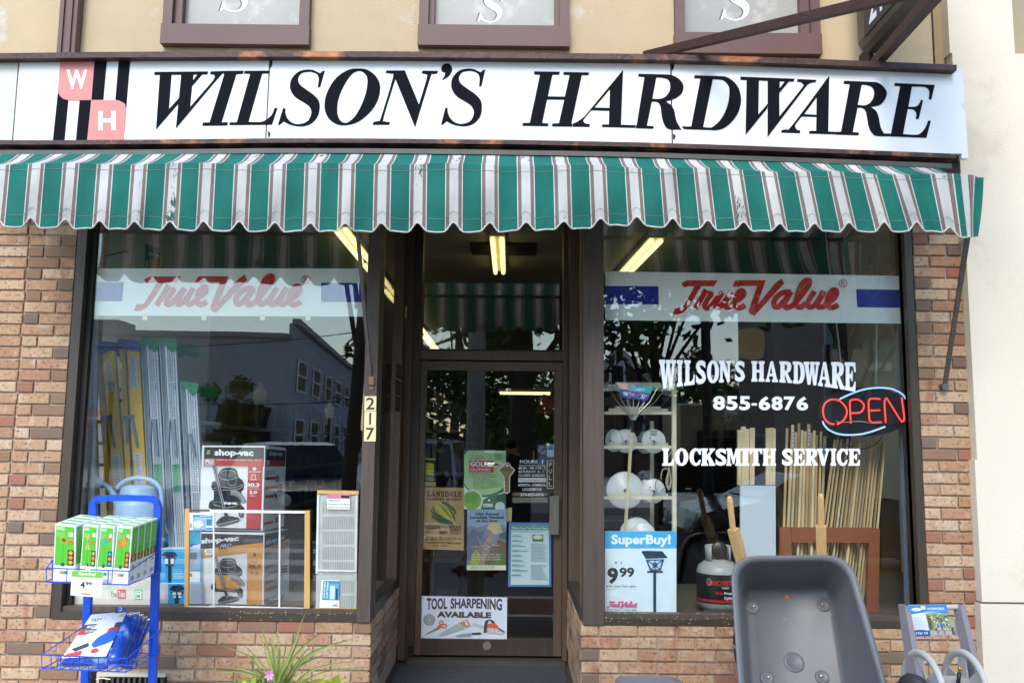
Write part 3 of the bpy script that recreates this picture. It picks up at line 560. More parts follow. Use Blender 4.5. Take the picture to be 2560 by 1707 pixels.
# ================================================================== awning
YF, YB = -.66, -.42
NT = [-10, 78, 165, 251, 337, 425, 509, 599, 689, 777, 863, 953, 1044, 1134, 1225, 1316, 1409, 1500, 1592, 1682, 1770, 1859, 1949, 2035, 2121, 2210, 2291, 2376]
NT = [-98] + NT
BOT = [(0, 566), (250, 573), (700, 579), (1225, 580), (1450, 573), (1546, 563), (1640, 567), (1730, 573), (1950, 580), (2250, 579), (2330, 577), (2376, 590), (2424, 594)]
TOPF = [(0, 410), (850, 410), (1100, 411), (1450, 415), (1700, 421), (2100, 432), (2280, 436), (2441, 436)]
BACK = [(0, 384), (900, 385), (1250, 389), (1650, 397), (1950, 405), (2150, 412), (2425, 424)]
SKW = [(0, 14), (450, 10), (900, 4), (1200, 0), (1500, -6), (1706, -13), (1893, -25), (2100, -32), (2290, -42), (2424, -17)]
def canvas():
    m = bpy.data.materials.new('striped_canvas'); m.use_nodes = True; t = m.node_tree; N = t.nodes; L = t.links; p = N['Principled BSDF']; p.inputs['Roughness'].default_value = .75
    uv = N.new('ShaderNodeUVMap'); sp = N.new('ShaderNodeSeparateXYZ'); L.new(uv.outputs[0], sp.inputs[0])
    fr = N.new('ShaderNodeMath'); fr.operation = 'FRACT'; L.new(sp.outputs[0], fr.inputs[0])
    r = N.new('ShaderNodeValToRGB'); r.color_ramp.interpolation = 'CONSTANT'
    wht, grn, pnk, drk, lin = S('#e2e0dc', .92), S('#0c8072', .82), S('#a98f84', .8), S('#6d6461', .8), S('#eceae6', .9)
    stops = [(0, wht), (.128, drk), (.142, pnk), (.165, drk), (.176, pnk), (.205, drk), (.216, lin), (.245, grn), (.755, lin), (.784, drk), (.795, pnk), (.824, drk), (.835, pnk), (.858, drk), (.872, wht)]
    e = r.color_ramp.elements; e[0].position = 0; e[0].color = (*wht, 1); e[1].position = stops[1][0]; e[1].color = (*stops[1][1], 1)
    for a, c in stops[2:]: q = e.new(a); q.color = (*c, 1)
    L.new(fr.outputs[0], r.inputs[0])
    # flaking of the white paint shows the green cloth beneath
    n = N.new('ShaderNodeTexNoise'); n.inputs['Scale'].default_value = 26; n.inputs['Detail'].default_value = 9; n.inputs['Roughness'].default_value = .75
    mp = N.new('ShaderNodeMapping'); mp.inputs['Scale'].default_value = (1.6, 1, .55); g = N.new('ShaderNodeNewGeometry'); L.new(g.outputs['Position'], mp.inputs[0]); L.new(mp.outputs[0], n.inputs[0])
    n2 = N.new('ShaderNodeTexNoise'); n2.inputs['Scale'].default_value = 1.7; L.new(g.outputs['Position'], n2.inputs[0])
    ad = N.new('ShaderNodeMath'); ad.operation = 'ADD'; L.new(n.outputs[0], ad.inputs[0]); L.new(n2.outputs[0], ad.inputs[1])
    mr = N.new('ShaderNodeMapRange'); mr.inputs[1].default_value = 1.16; mr.inputs[2].default_value = 1.2; L.new(ad.outputs[0], mr.inputs[0])
    d = N.new('ShaderNodeMath'); d.operation = 'PINGPONG'; d.inputs[1].default_value = .5; L.new(fr.outputs[0], d.inputs[0])
    lt = N.new('ShaderNodeMath'); lt.operation = 'LESS_THAN'; lt.inputs[1].default_value = .126; L.new(d.outputs[0], lt.inputs[0])
    mu = N.new('ShaderNodeMath'); mu.operation = 'MULTIPLY'; L.new(mr.outputs[0], mu.inputs[0]); L.new(lt.outputs[0], mu.inputs[1])
    mx = N.new('ShaderNodeMix'); mx.data_type = 'RGBA'; L.new(mu.outputs[0], mx.inputs[0]); L.new(r.outputs[0], mx.inputs[6]); mx.inputs[7].default_value = (*S('#2c6a5d', .8), 1)
    n3 = N.new('ShaderNodeTexNoise'); n3.inputs['Scale'].default_value = 5; n3.inputs['Detail'].default_value = 6; L.new(g.outputs['Position'], n3.inputs[0])
    m3 = N.new('ShaderNodeMapRange'); m3.inputs[1].default_value = .3; m3.inputs[2].default_value = .7; m3.inputs[3].default_value = .84; m3.inputs[4].default_value = 1.1; L.new(n3.outputs[0], m3.inputs[0])
    mm = N.new('ShaderNodeMix'); mm.data_type = 'RGBA'; mm.blend_type = 'MULTIPLY'; mm.inputs[0].default_value = 1; L.new(mx.outputs[2], mm.inputs[6]); L.new(m3.outputs[0], mm.inputs[7])
    L.new(mm.outputs[2], p.inputs['Base Color'])
    b = N.new('ShaderNodeBump'); b.inputs['Strength'].default_value = .5; b.inputs['Distance'].default_value = .02; L.new(n.outputs[0], b.inputs['Height']); L.new(b.outputs[0], p.inputs['Normal'])
    tl = N.new('ShaderNodeBsdfTranslucent'); L.new(mm.outputs[2], tl.inputs[0]); ms = N.new('ShaderNodeMixShader'); ms.inputs[0].default_value = .25
    o = N['Material Output']; L.new(p.outputs[0], ms.inputs[1]); L.new(tl.outputs[0], ms.inputs[2]); L.new(ms.outputs[0], o.inputs[0]); return m
CAN = canvas(); aw = thing('awning', at(1280, 420, -.5), 'green and white striped shop awning with scalloped valance', 'awning')
def grid(name, cols, rows, fn, uvf, parent, m):
    me = bpy.data.meshes.new(name); o0 = wl(parent)
    vs = [fn(i, j) - o0 for j in range(rows + 1) for i in range(cols + 1)]
    fs = [(j * (cols + 1) + i, j * (cols + 1) + i + 1, (j + 1) * (cols + 1) + i + 1, (j + 1) * (cols + 1) + i) for j in range(rows) for i in range(cols)]
    me.from_pydata(vs, [], fs); me.materials.append(m); u = me.uv_layers.new(name='UVMap')
    for p in me.polygons:
        for li in p.loop_indices:
            v = me.loops[li].vertex_index; u.data[li].uv = uvf(v % (cols + 1), v // (cols + 1))
    me.polygons.foreach_set('use_smooth', [True] * len(me.polygons))
    o = bpy.data.objects.new(name, me); COL.objects.link(o); o.parent = parent; return o
K = 16; UE = len(NT) - 1 + .42; ncol = int(UE * K)
def upx(u):
    i = min(int(u), len(NT) - 2); return NT[i] + (NT[i + 1] - NT[i]) * (u - i) if u <= len(NT) - 1 else NT[-1] + (u - len(NT) + 1) * 114
rw = random.Random(3); seamU = [6.0 + .5, 12.5, 19.5, 25.5]
def rip(u, v):      # soft folds, deeper near the sewn seams
    r = .010 * math.sin(u * 2.1 + 1) * v + .006 * math.sin(u * 5.3 + 3 * v) + .004 * math.sin(u * 11.7 - 5 * v) * v
    for s in (5.5, 11.5, 20.5, 25.5): r += .035 * math.exp(-((u - s) / .4) ** 2) * math.sin(1.6 * v + .8)
    return r
def scal(u):
    t = u % 1; d = min(t, 1 - t); k = min(d / .27, 1); k = k * k * (3 - 2 * k)
    if u > len(NT) - 1: k = max(k, min((u - len(NT) + 1) / .2, 1))
    return (1 - k) * 22 + 1.6 * math.sin(u * 7.3)
def vfn(i, j):
    u = i / K; px = upx(u); t = j / 7; sk = lerp(SKW, px)
    x = px + sk * (1 - t); yt = lerp(TOPF, px + sk) + (2.5 * math.sin(u * 1.7)); yb = lerp(BOT, px) - scal(u)
    return at(x, yt + (yb - yt) * t, YF + rip(u, t) - .012 * math.sin(t * 3.1))
val = grid('valance', ncol, 7, vfn, lambda i, j: (i / K, j / 7), aw, CAN)
def tfn(i, j):
    u = i / K; px = upx(u); sk = lerp(SKW, px); t = j / 4; f = at(px + sk, lerp(TOPF, px + sk) + 2.5 * math.sin(u * 1.7), YF + rip(u, 0))
    bx = px + sk; pb = 1281 + (bx - 1281) * (1 - .05) ; q = at(pb + (px + sk - 1281) * .0, lerp(BACK, pb), YB)
    p = f.lerp(q, t); p.z -= .012 * math.sin(math.pi * t) * (1 + .5 * math.sin(u * 2)); return p
top = grid('canopy', ncol, 4, tfn, lambda i, j: (i / K, j / 4), aw, CAN)
def bfn(i, j):       # cloth going on up and back to the wall
    p = tfn(i, 4); return p.lerp(Vector((p.x, -.03, p.z + .10)), j / 2)
grid('rear_canopy', ncol, 2, bfn, lambda i, j: (i / K, j / 2), aw, CAN)
ue = ncol / K
def sfn(i, j):       # the return flap at the right end, ruffled
    t = j / 7; a = vfn(ncol, j); ex = at(lerp([(0, 2459), (1, 2445)], t), lerp([(0, 444), (1, 592)], t), YF + .03); p = a.lerp(ex, i / 5); p.y += .012 * math.sin(i * 1.9 + t * 3); return p
grid('side_flap', 5, 7, sfn, lambda i, j: (len(NT) - 1 + i * .08, j / 7), aw, CAN)
mb = MB()
pts = [vfn(i, 7) + Vector((0, -.003, 0)) for i in range(ncol + 1)]; mb.tube(pts, .0045, 5); mb.build('edge_piping', mat('grey_white_braid', '#cfc6c2', .9, var=.2, scale=60), aw, smooth=True)
for yy in (.12, .80):                       # stitched seams
    mb = MB(); L = []
    for i in range(ncol + 1):
        a = vfn(i, 0); b = vfn(i, 7); L.append(vfn(i, 1 if yy < .5 else 6).lerp(vfn(i, 0 if yy < .5 else 5), .35) + Vector((0, -.002, 0)))
    mb.tube(L, .0009, 4); mb.build('stitching', mat('thread', '#9aa9a0', .9), aw)
mb = MB(); mb.tube([at(-60, 420, YF + .06), at(2420, 448, YF + .06)], .014, 8); mb.build('front_bar', M['galv'], aw)
mb = MB(); mb.bar(at(2420, 585, YF + .05), at(2362, 962, -.02), .022, .02); mb.lathe(at(2360, 967, -.02), [(0, -.02), (.02, -.02), (.02, .02), (0, .02)], 10, axis=(0, 1, 0)); mb.build('arm', M['galv'], aw)
mb = MB(); mb.bar(at(892, 560, -.35), at(927, 948, -.015), .018, .016); mb.build('arm', M['galv'], aw)
mb = MB(); mb.pq([(922, 940), (934, 940), (934, 962), (922, 962)], -.03, .03); mb.pq([(924, 966), (934, 966), (934, 974), (924, 974)], -.02, .02); mb.build('arm_bracket', mat('rusty_bracket', '#94705a', .7, .2, .3, 30), aw)
# ================================================================== shop front: frames and panes
ZG0 = SILL + .065
def win(name, label, cat='window'): return thing(name, (0, 0, SILL), label, cat)
def bx(name, a, b, m, p, **k):
    mb = MB(); mb.box(a, b); return mb.build(name, m, p, **k)
XG = XL + .085
LWN = thing('shop_window', (-1.7, 0, SILL), 'large left display window in a dark bronze frame', 'window')
XP0, XP1 = at(893, 1540, 0).x, CL - .006
bx('stile', (XL, -.004, SILL), (XL + .052, .12, TOP), M['frame'], LWN); bx('gasket', (XL + .052, .04, SILL), (XG, .075, TOP), M['gasket'], LWN)
bx('rail', (XL + .052, -.004, SILL), (XP0, .12, SILL + .038), M['frame'], LWN); bx('rail', (XL + .052, .012, SILL + .038), (XP0, .12, ZG0), M['post'], LWN)
bx('head', (XL + .052, 0, TOP - .05), (XP0, .12, TOP), M['frame'], LWN)
bx('post', (XP0, -.012, SILL + .001), (XP1, .10, TOP), M['post'], LWN)
bx('pane', (XG, GL - .003, ZG0), (XP0, GL + .003, TOP - .05), GLASS, LWN)
RWN = thing('shop_window', (1.4, 0, SILL), 'large right display window lettered LOCKSMITH SERVICE', 'window')
XQ0, XQ1 = CR + .012, at(1510, 1500, 0).x; XRG = at(2281, 1300, 0).x + .034
bx('post', (XQ0, -.012, SILL + .001), (XQ1, .10, TOP), M['post'], RWN)
bx('stile', (XR - .043, -.004, SILL), (XR, .12, TOP), M['frame'], RWN); bx('gasket', (XRG, .04, SILL), (XR - .043, .075, TOP), M['gasket'], RWN)
bx('rail', (XQ1, -.004, SILL), (XR - .043, .12, SILL + .032), M['frame'], RWN); bx('rail', (XQ1, .012, SILL + .032), (XR - .043, .12, ZG0 - .008), M['post'], RWN)
bx('head', (XQ1, 0, TOP - .05), (XR - .043, .12, TOP), M['frame'], RWN)
bx('pane', (XQ1, GL - .003, ZG0 - .008), (XRG, GL + .003, TOP - .05), GLASS, RWN)
for sgn, x, nm in ((1, CL, 'left'), (-1, CR, 'right')):
    t = thing('side_window', (x, .6, SILL), 'narrow %s side window turning in towards the door' % nm, 'window')
    a, b = (x - .07, x - .004) if sgn > 0 else (x + .004, x + .07)
    bx('rail', (a, .12, SILL), (b, DY, SILL + .07), M['frame'], t); bx('stile', (a, DY - .16, SILL + .07), (b, DY, TOP), M['door'], t)
    bx('stile', (a, .101, SILL + .07), (b, .16, TOP), M['door'], t); bx('head', (a, .16, TOP - .06), (b, DY - .16, TOP), M['door'], t)
    bx('pane', ((a + b) / 2 - .003, .16, SILL + .07), ((a + b) / 2 + .003, DY - .16, TOP - .06), GLASS, t)
    if sgn > 0:
        sh = Sheet([(b + .001, .75, 2.12), (b + .001, 1.0, 2.12), (b + .001, 1.0, 1.8), (b + .001, .75, 1.8)])
        sh.n = Vector((1, 0, 0)); [sh.rect(0, r_ * .34, 1, r_ * .34 + .3, '#2d2620') for r_ in range(3)]; [sh.rect(.1, r_ * .34 + .08, .9, r_ * .34 + .22, '#5a4a36') for r_ in range(3)]; sh.build('sticker', t)
dw = lambda px: at(px, 1250, DY).x; dz = lambda py: at(1230, py, DY).z
DF = thing('door_frame', (-.2, DY, FLZ), 'dark bronze door frame with transom light over the shop door', 'door frame')
ZH0, ZH1 = dz(900), dz(877)
bx('jamb', (CL + .0, DY - .03, FLZ), (dw(1022), DY + .1, TOP + .2), M['door'], DF); bx('jamb', (dw(1022), DY - .01, FLZ), (dw(1044), DY + .1, TOP + .2), M['frame'], DF)
bx('jamb', (dw(1406), DY - .02, FLZ), (CR, DY + .1, TOP + .2), M['door'], DF)
bx('transom_bar', (dw(1044), DY, ZH0), (dw(1406), DY + .1, ZH1), M['door'], DF)
bx('transom_stop', (dw(1044), DY + .012, ZH1), (dw(1406), DY + .1, ZH1 + .012), M['gasket'], DF)
bx('transom_pane', (dw(1044), GD - .003, ZH1 + .012), (dw(1406), GD + .003, TOP + .2), GLASS, DF)
bx('threshold', (dw(1030), DY - .1, FLZ - .02), (dw(1412), DY + .1, FLZ + .012), M['alu'], DF)
DR = thing('shop_door', (-.2, DY, FLZ), 'glass shop door with dark frame, posters and a pull handle', 'door')
d0, d1, g0, g1 = dw(1044.5), dw(1405), dw(1059), dw(1385); zt0, zt1, zb0, zb1 = dz(904), dz(926), dz(1598), dz(1638)
bx('stile', (d0, DY + .005, zb1), (g0, DY + .06, zt0), M['door'], DR); bx('stile', (g1, DY + .005, zb1), (d1, DY + .06, zt0), M['door'], DR)
bx('rail', (g0, DY + .005, zt1), (g1, DY + .06, zt0), M['door'], DR); bx('rail', (g0, DY + .005, zb1), (g1, DY + .06, zb0), M['frame'], DR)
bx('pane', (g0, GD - .003, zb0), (g1, GD + .003, zt1), GLASS, DR)
st = mat('brushed_steel', '#9a9488', .4, .7, .12, 30, stretch=(1, 1, .1))
mb = MB(); mb.pq([(1380, 1238), (1398, 1238), (1397, 1336), (1379, 1336)], DY - .05, .012); mb.pq([(1374, 1240), (1380, 1240), (1379, 1334), (1373, 1334)], DY - .035, .03); hd = mb.build('handle', st, DR)
mb = MB(); mb.lathe(at(1397, 1192, DY + .004), [(0, -.012), (.014, -.012), (.016, 0)], 14, axis=(0, 1, 0)); mb.build('lock', M['alu'], DR)
mb = MB(); mb.pq([(1281, 1231), (1369, 1231), (1369, 1239), (1281, 1239)], DY + .12, .02); mb.pq([(1281, 1243), (1369, 1243), (1369, 1256), (1281, 1256)], DY + .11, .03); mb.build('push_bar', mat('pale_push_bar', '#a59c88', .5, .3), DR)
mb = MB(); mb.lathe(at(1217, 1613, DY + .004), [(0, -.001), (.028, 0)], 18, axis=(0, 1, 0)); o = mb.build('badge', '#7c756c', DR)
bx('pivot', (dw(1030), DY - .02, FLZ + .02), (dw(1043), DY + .01, FLZ + .09), M['gasket'], DF)
rf = mat('dark_blue_carpet', '#3d4049', .95, var=.35, scale=120, bump=.9, bscale=300, col2='#5d6270', c2scale=180, c2pos=.52)
bx('recess_floor', (CL, -.3, -.01), (CR, DY - .08, FLZ - .02), M['concrete'], None, kind='structure')
bx('door_mat', (CL + .03, -.25, FLZ - .02), (CR - .03, DY - .11, FLZ - .008), rf, None, label='dark blue-grey carpet mat on the floor before the shop door', cat='mat')
# header above windows, recess ceiling, shop interior
bx('header_wall', (XLL, .01, TOP), (CL, .35, 3.6), M['indark'], None, kind='structure'); bx('header_wall', (CR, .01, TOP), (XE, .35, 3.6), M['indark'], None, kind='structure')
bx('recess_ceiling', (CL, .02, TOP + .18), (CR, DY + .1, 3.6), M['frame'], None, kind='structure')
HC = 3.32
bx('shop_ceiling', (-4, .36, HC), (4.2, 14, 3.5), M['ceil'], None, kind='structure')
bx('shop_floor', (-4, .12, -.05), (4.2, 14, FLZ - .01), M['indark'], None, kind='structure')
bx('shop_wall', (-4, 14, 0), (4.2, 14.2, 3.5), mat('back_wall', '#6d6656', .9), None, kind='structure')
bx('shop_wall', (-4.2, .36, 0), (-4, 14, 3.5), M['inwall'], None, kind='structure'); bx('shop_wall', (4.2, .36, 0), (4.4, 14, 3.5), M['inwall'], None, kind='structure')
bx('display_platform', (XLL, .125, SILL - .1), (CL - .08, 1.3, SILL + .02), mat('platform_board', '#8a8172', .8), None, label='grey display platform inside the left window', cat='platform')
bx('display_platform', (CR + .08, .125, SILL - .1), (4, 1.3, SILL + .02), mat('platform_board2', '#6f675a', .8), None, label='grey display platform inside the right window', cat='platform')
bx('pegboard', (XLL, 1.32, SILL), (at(520, 900, 1.32).x, 1.35, 3.3), M['inwall'], None, label='pegboard partition behind the ladders in the left window', cat='partition')
bx('partition', (2.0, 1.7, SILL), (4.1, 1.74, 3.3), mat('olive_partition', '#5a5546', .85), None, label='dull partition at the back of the right window', cat='partition')
# ================================================================== True Value banners (inside the glass)
def banner(name, q, blues, ox, oy, lab):
    t = thing(name, at((q[0][0] + q[1][0]) / 2, q[0][1], .1), lab, 'banner', 'store banners across the windows')
    mb = MB(); mb.pq(q, .085, .006); mb.build('banner_sheet', mat('pale_green_acrylic', (.9, .92, .88), .6, var=.02, spec=.1), t)
    sh = Sheet([at(x, y, .085) for x, y in q]); W = q[1][0] - q[0][0]; H = q[3][1] - q[0][1]
    f = lambda x, y: ((x - q[0][0]) / W, (y - q[0][1] - (q[1][1] - q[0][1]) * (x - q[0][0]) / W) / H)
    for r in blues: sh.poly([f(*p) for p in r], '#0a1c96')
    g = lambda x, y: f(330 + x / 5.113 + ox, 670 + y / 5.113 + oy)
    tvscript(sh, g, H / W, 1 / 5.113 / H, '#cf0f0c')
    cx, cy = g(2222, 148); sh.ell(cx, cy, 10.5 / W, 10.5 / H, '#a83434', .84); sh.text('R', cx - 4.5 / W, cy - 6 / H, cx + 4.5 / W, cy + 6 / H, '#a83434')
    sh.build('banner_print', t); return t
banner('window_banner', [(210, 671), (905, 671), (908, 791), (203, 789)], [[(206, 706), (311, 706), (309, 753), (204, 753)], [(802, 707), (906, 707), (907, 754), (802, 754)]], 0, 0, 'red script banner across the top of the left shop window')
banner('window_banner', [(1513, 678), (2264, 690), (2269, 809), (1513, 800)], [[(1513, 715), (1646, 716), (1646, 762), (1513, 761)], [(2139, 724), (2266, 726), (2268, 772), (2140, 770)]], 1341.5, 10, 'red script banner across the top of the right shop window')
for i, x in enumerate((362, 510, 656, 770)):
    mb = MB(); mb.pq([(x - 6, 786), (x + 6, 786), (x + 6, 800), (x - 6, 800)], .083, .001); mb.build('tape_tab', '#e9dfb8', None, label=['first', 'second', 'third', 'fourth'][i] + ' yellowed tape tab from the left below the left banner', cat='tape', group='tape tabs below the left banner')
mb = MB()
for x0, x1, y in ((1905, 1932, .09),): pass
# ================================================================== white lettering on the right pane
LT = thing('window_lettering', at(1890, 930, .056), "arched white lettering WILSON'S HARDWARE on the right window", 'lettering')
zz = lambda x, y: (1640 + x / 4.523, 880 + y / 4.523)
def letters(parent, items, top, bot):
    for ch, a, b in items:
        sh = Sheet([at(1640, 880, GL - .005), at(2160, 880, GL - .005), at(2160, 1180, GL - .005), at(1640, 1180, GL - .005)])
        def fn(x, y, a=a, b=b):
            X = a + (b - a) * x; Y = top(X) + (bot(X) - top(X)) * y * (.42 if ch == "'" else 1); return X / 2352, Y / 1357
        sh.glyph(ch, 0, 0, 1, 1, '#f4f7fb', fn); sh.build('letter', parent)
bf = lambda x: 338 + 100 * ((x - 1150) / 1090) ** 2 + (x - 1150) * .012
letters(LT, [('W',35,225),('I',235,303),('L',318,440),('S',450,565),('O',575,712),('N',712,848),("'",855,883),('S',890,1005),('H',1078,1227),('A',1238,1378),('R',1395,1535),('D',1545,1682),('W',1668,1850),('A',1832,1978),('R',1980,2128),('E',2132,2258)], lambda x: 88 + (x - 35) * .0135, bf)
LT2 = thing('window_lettering', at(1930, 1050, .056), 'white phone number 855-6876 on the right window', 'lettering')
letters(LT2, [('8',645,778),('5',795,922),('5',940,1066),('-',1080,1140),('6',1160,1292),('8',1305,1432),('7',1445,1572),('6',1588,1720)], lambda x: 500 + (x - 645) * .008, lambda x: 660 + (x - 645) * .005)
LT3 = thing('window_lettering', at(1900, 1160, .056), 'white lettering LOCKSMITH SERVICE on the right window', 'lettering')
letters(LT3, [('L',70,202),('O',212,365),('C',378,508),('K',510,668),('S',672,797),('M',795,960),('I',965,1055),('T',1058,1200),('H',1205,1355),('S',1425,1547),('E',1555,1680),('R',1690,1828),('V',1820,1962),('I',1972,2037),('C',2043,2168),('E',2175,2308)], lambda x: 1090 + (x - 70) * .002, lambda x: 1284)
# ================================================================== door posters and decals
DI = GD + .006
def poster(name, q, col, lab, cat='poster', Y=DI, **k):
    t = thing(name, at(q[0][0], q[0][1], Y), lab, cat, **k); o, sh = card('paper', q, Y, col, t); return t, sh
t, sh = poster('market_poster', [(1058, 1217), (1160, 1219), (1159.5, 1375), (1055.5, 1372)], mat('aged_paper', '#d8b27a', .8, var=.18, scale=9), 'tan farmers market poster with a green corn cob on the door')
sh.slab('LANSDALE', .1, .06, .95, .15, '#54402a'); sh.slab("FARMERS' MARKET", .1, .17, .94, .21, '#54402a')
sh.poly([(.3,.24,s_),(.42,.23,s_),(.62,.36,s_),(.75,.5,s_),(.72,.56,s_),(.62,.55,s_),(.42,.42,s_),(.3,.3,s_)], '#d3c869')
for a, b, c in (((.24,.3),(.33,.43),(.7,.56)),((.2,.38),(.38,.5),(.72,.57)),((.46,.24),(.62,.3),(.76,.5)),((.55,.24),(.72,.34),(.78,.54)),((.22,.46),(.42,.55),(.74,.58)),((.6,.27),(.78,.36),(.8,.43))): sh.line([a, b, c], .035, '#3f6b3c', .65, True)
for k in range(5): sh.line([(.34 + k * .03, .26 + k * .004), (.5 + k * .03, .36 + k * .01), (.64 + k * .02, .47 + k * .01)], .006, '#9aa04a', .65)
sh.text('FRESH LOCAL', .08, .61, .44, .635, '#54402a', .02); sh.slab('PRODUCE', .08, .64, .44, .68, '#54402a'); sh.slab('MEAT', .64, .61, .94, .65, '#54402a'); sh.slab('DAIRY', .66, .66, .94, .70, '#54402a')
sh.text('Herbs', .47, .62, .6, .645, '#8a6a42'); sh.text('baked goods', .08, .69, .26, .74, '#8a6a42'); sh.slab('HONEY', .41, .70, .62, .745, '#54402a'); sh.text('PLANTS', .68, .715, .92, .74, '#6b5234', .02)
sh.text('EVERY', .08, .79, .37, .81, '#54402a', .02); sh.slab('SATURDAY', .08, .82, .37, .85, '#54402a'); sh.text('MAY 19 to NOV 3', .4, .79, .74, .85, '#54402a'); sh.text('9am - 1pm', .77, .79, .94, .84, '#54402a', .01)
sh.text("CHILDREN'S STORYTIME & CRAFT", .08, .87, .94, .90, '#54402a', .02); sh.para(.25, .93, .8, .95, 1, '#7a5c38'); sh.build('print', t)
t, sh = poster('golf_flyer', [(1160, 1125), (1264.7, 1126.5), (1264.7, 1272), (1160, 1272)], '#bfe3a0', 'light green charity golf outing flyer at the top of the door glass', Y=DI + .004)
sh.poly([(0,.55),(.06,.62,s_),(.2,.7,s_),(.45,.76,s_),(.7,.73,s_),(.9,.66,s_),(1,.6),(1,1),(0,1)], '#1d8b5c'); sh.poly([(0,.6),(.1,.68,s_),(.3,.77,s_),(.5,.8,s_),(.75,.77,s_),(1,.68),(1,1),(0,1)], '#f4f6f2')
sh.poly([(.46,.84),(.62,.78),(.85,.75),(1,.72),(1,1),(.4,1)], '#3f6f48'); sh.ell(.2, .84, .24, .17, '#f4f6f2'); sh.ell(.19, .85, .225, .16, '#8cc63f'); sh.ell(.86, .96, .12, .085, '#dfe8f2'); sh.rect(.46, .905, .69, .965, '#dfe6ea'); sh.text('GM', .49, .92, .56, .95, '#2a4c7a')
sh.ell(.6, .85, .03, .02, '#ffffff'); sh.poly([(0,0),(.1,0),(0,.09)], '#1d8b5c')
sh.text('2ND ANNUAL', .15, .08, .46, .1, '#5c7f4e'); sh.text('CHARITY', .15, .12, .5, .155, '#55784a'); sh.rect(.12, .172, .71, .374, '#d63b3b'); sh.text('GOLF', .15, .19, .55, .275, '#ffffff', .03); sh.text('OUTING', .15, .305, .62, .352, '#ffffff')
sh.rect(.57, .2, .92, .275, '#f3e9e4'); sh.poly([(.6,.245),(.75,.21),(.9,.245),(.75,.262)], '#cf4a3a'); sh.para(.74, .05, .97, .16, 5, '#7fa56b', 3); sh.para(.12, .39, .8, .43, 2, '#6d925c', 4); sh.text('FAIRMOUNT FIRE COMPANY', .12, .445, .8, .465, '#a8533c', .01); sh.para(.22, .49, .9, .66, 8, '#86aa70', 5, .35); sh.text('DAY OF OUTING:', .04, .735, .3, .75, '#3c6d2e'); sh.para(.04, .77, .36, .9, 5, '#5d9b36', 6); sh.build('print', t)
t, sh = poster('festival_poster', [(1168.4, 1272.8), (1266.7, 1272.8), (1265, 1424), (1167, 1424)], mat('sky_paper', '#a9c4e2', .6, var=.15, scale=8), 'painted mountain poster for the arts festival on the door')
sh.poly([(0,.3),(.12,.27),(.25,.3),(.42,.27),(.55,.24),(.7,.17,s_),(.82,.25),(1,.3),(1,.93),(0,.93)], '#8b93a8'); sh.poly([(0,.42),(.15,.33),(.3,.38),(.45,.34),(.3,.6),(.2,.8),(0,.85)], '#6f7a94')
sh.poly([(.5,.32),(.58,.2,s_),(.68,.17,s_),(.8,.22,s_),(.9,.38),(.7,.42),(.62,.36)], '#d8c49a'); sh.poly([(.3,.9),(.45,.55),(.62,.36),(.68,.46),(.5,.7),(.42,.92)], '#b99a84'); sh.poly([(.45,.9),(.62,.6),(.8,.5),(1,.55),(1,.93),(.45,.93)], '#8a6a58')
sh.poly([(.08,.93),(.12,.75),(.25,.66),(.35,.78),(.3,.93)], '#b5bf45'); sh.poly([(.85,.4),(1,.36),(1,.52),(.8,.46)], '#4f7a72'); sh.poly([(.62,.93),(.7,.75),(.9,.7),(1,.8),(1,.93)], '#6c8452')
for k in range(14):
    a = random.Random(k); sh.line([(a.uniform(.05, .9), a.uniform(.4, .6)), (a.uniform(.05, .9), a.uniform(.6, .85))], .012, ['#a7afc0', '#75806a', '#c9b49c', '#5d6a86'][k % 4], .65)
for i, tx in enumerate(('24th Annual', 'Lansdale Festival', 'of the Arts')): sh.text(tx, (.2, .07, .23)[i], .05 + i * .057, (.8, .93, .77)[i], .093 + i * .057, '#2d4c3f', .028)
for i in range(3): sh.text(('Saturday, August 25th, 2012', '10 am to 4 pm at Memorial Park', 'Main St. (Rt. 63), Lansdale')[i], .14, .735 + i * .04, .86, .758 + i * .04, '#eef2f4', .01)
sh.rect(0, .92, 1, 1, '#dfe7cf'); sh.para(.1, .935, .9, .985, 3, '#8aa38a', 8); sh.build('print', t)
t, sh = poster('concert_flyer', [(1272, 1305), (1377.5, 1306), (1378, 1466), (1270, 1465.6)], mat('blue_border_paper', '#5f94d4', .6, var=.2, scale=10), 'blue-bordered park concert flyer at the lower right of the door glass')
sh.rect(.06, .05, .95, .97, '#d8e8ef'); sh.rect(.04, .055, .96, .115, '#2f8f6d'); sh.text("White's Road Park Concert Series", .06, .068, .94, .103, '#f2f8f5', .02); sh.rect(.56, .19, .82, .3, '#6f8f4a'); sh.ell(.69, .23, .11, .035, '#dfe8d2'); sh.para(.58, .26, .8, .295, 2, '#3d5a34', 3)
for i in range(9): sh.rect(.08, .2 + i * .076, .08 + .16 + .02 * (i % 3), .206 + i * .076, '#6c8a8f'); sh.rect(.08, .213 + i * .076, .3 + .05 * (i % 4), .224 + i * .076, '#3b9a86'); sh.rect(.08, .24 + i * .076, .44, .243 + i * .076, '#9fb8bd')
sh.para(.53, .33, .93, .62, 13, '#7d9cab', 11, .4); sh.para(.53, .66, .93, .9, 12, '#6d9f9a', 12, .4); sh.para(.1, .12, .9, .16, 2, '#8fb0c0', 2, .4); sh.build('print', t)
t, sh = poster('tool_sign', [(1054.6, 1489), (1268, 1492.6), (1266.7, 1599), (1052.5, 1595.4)], '#dfe8fb', 'white TOOL SHARPENING AVAILABLE sign at the bottom of the door', 'sign', Y=GD - .012)
A = lambda x, y: (x / 1025 - 118 / 1025, (y - 522 - (x - 118) * .0176) / 511)
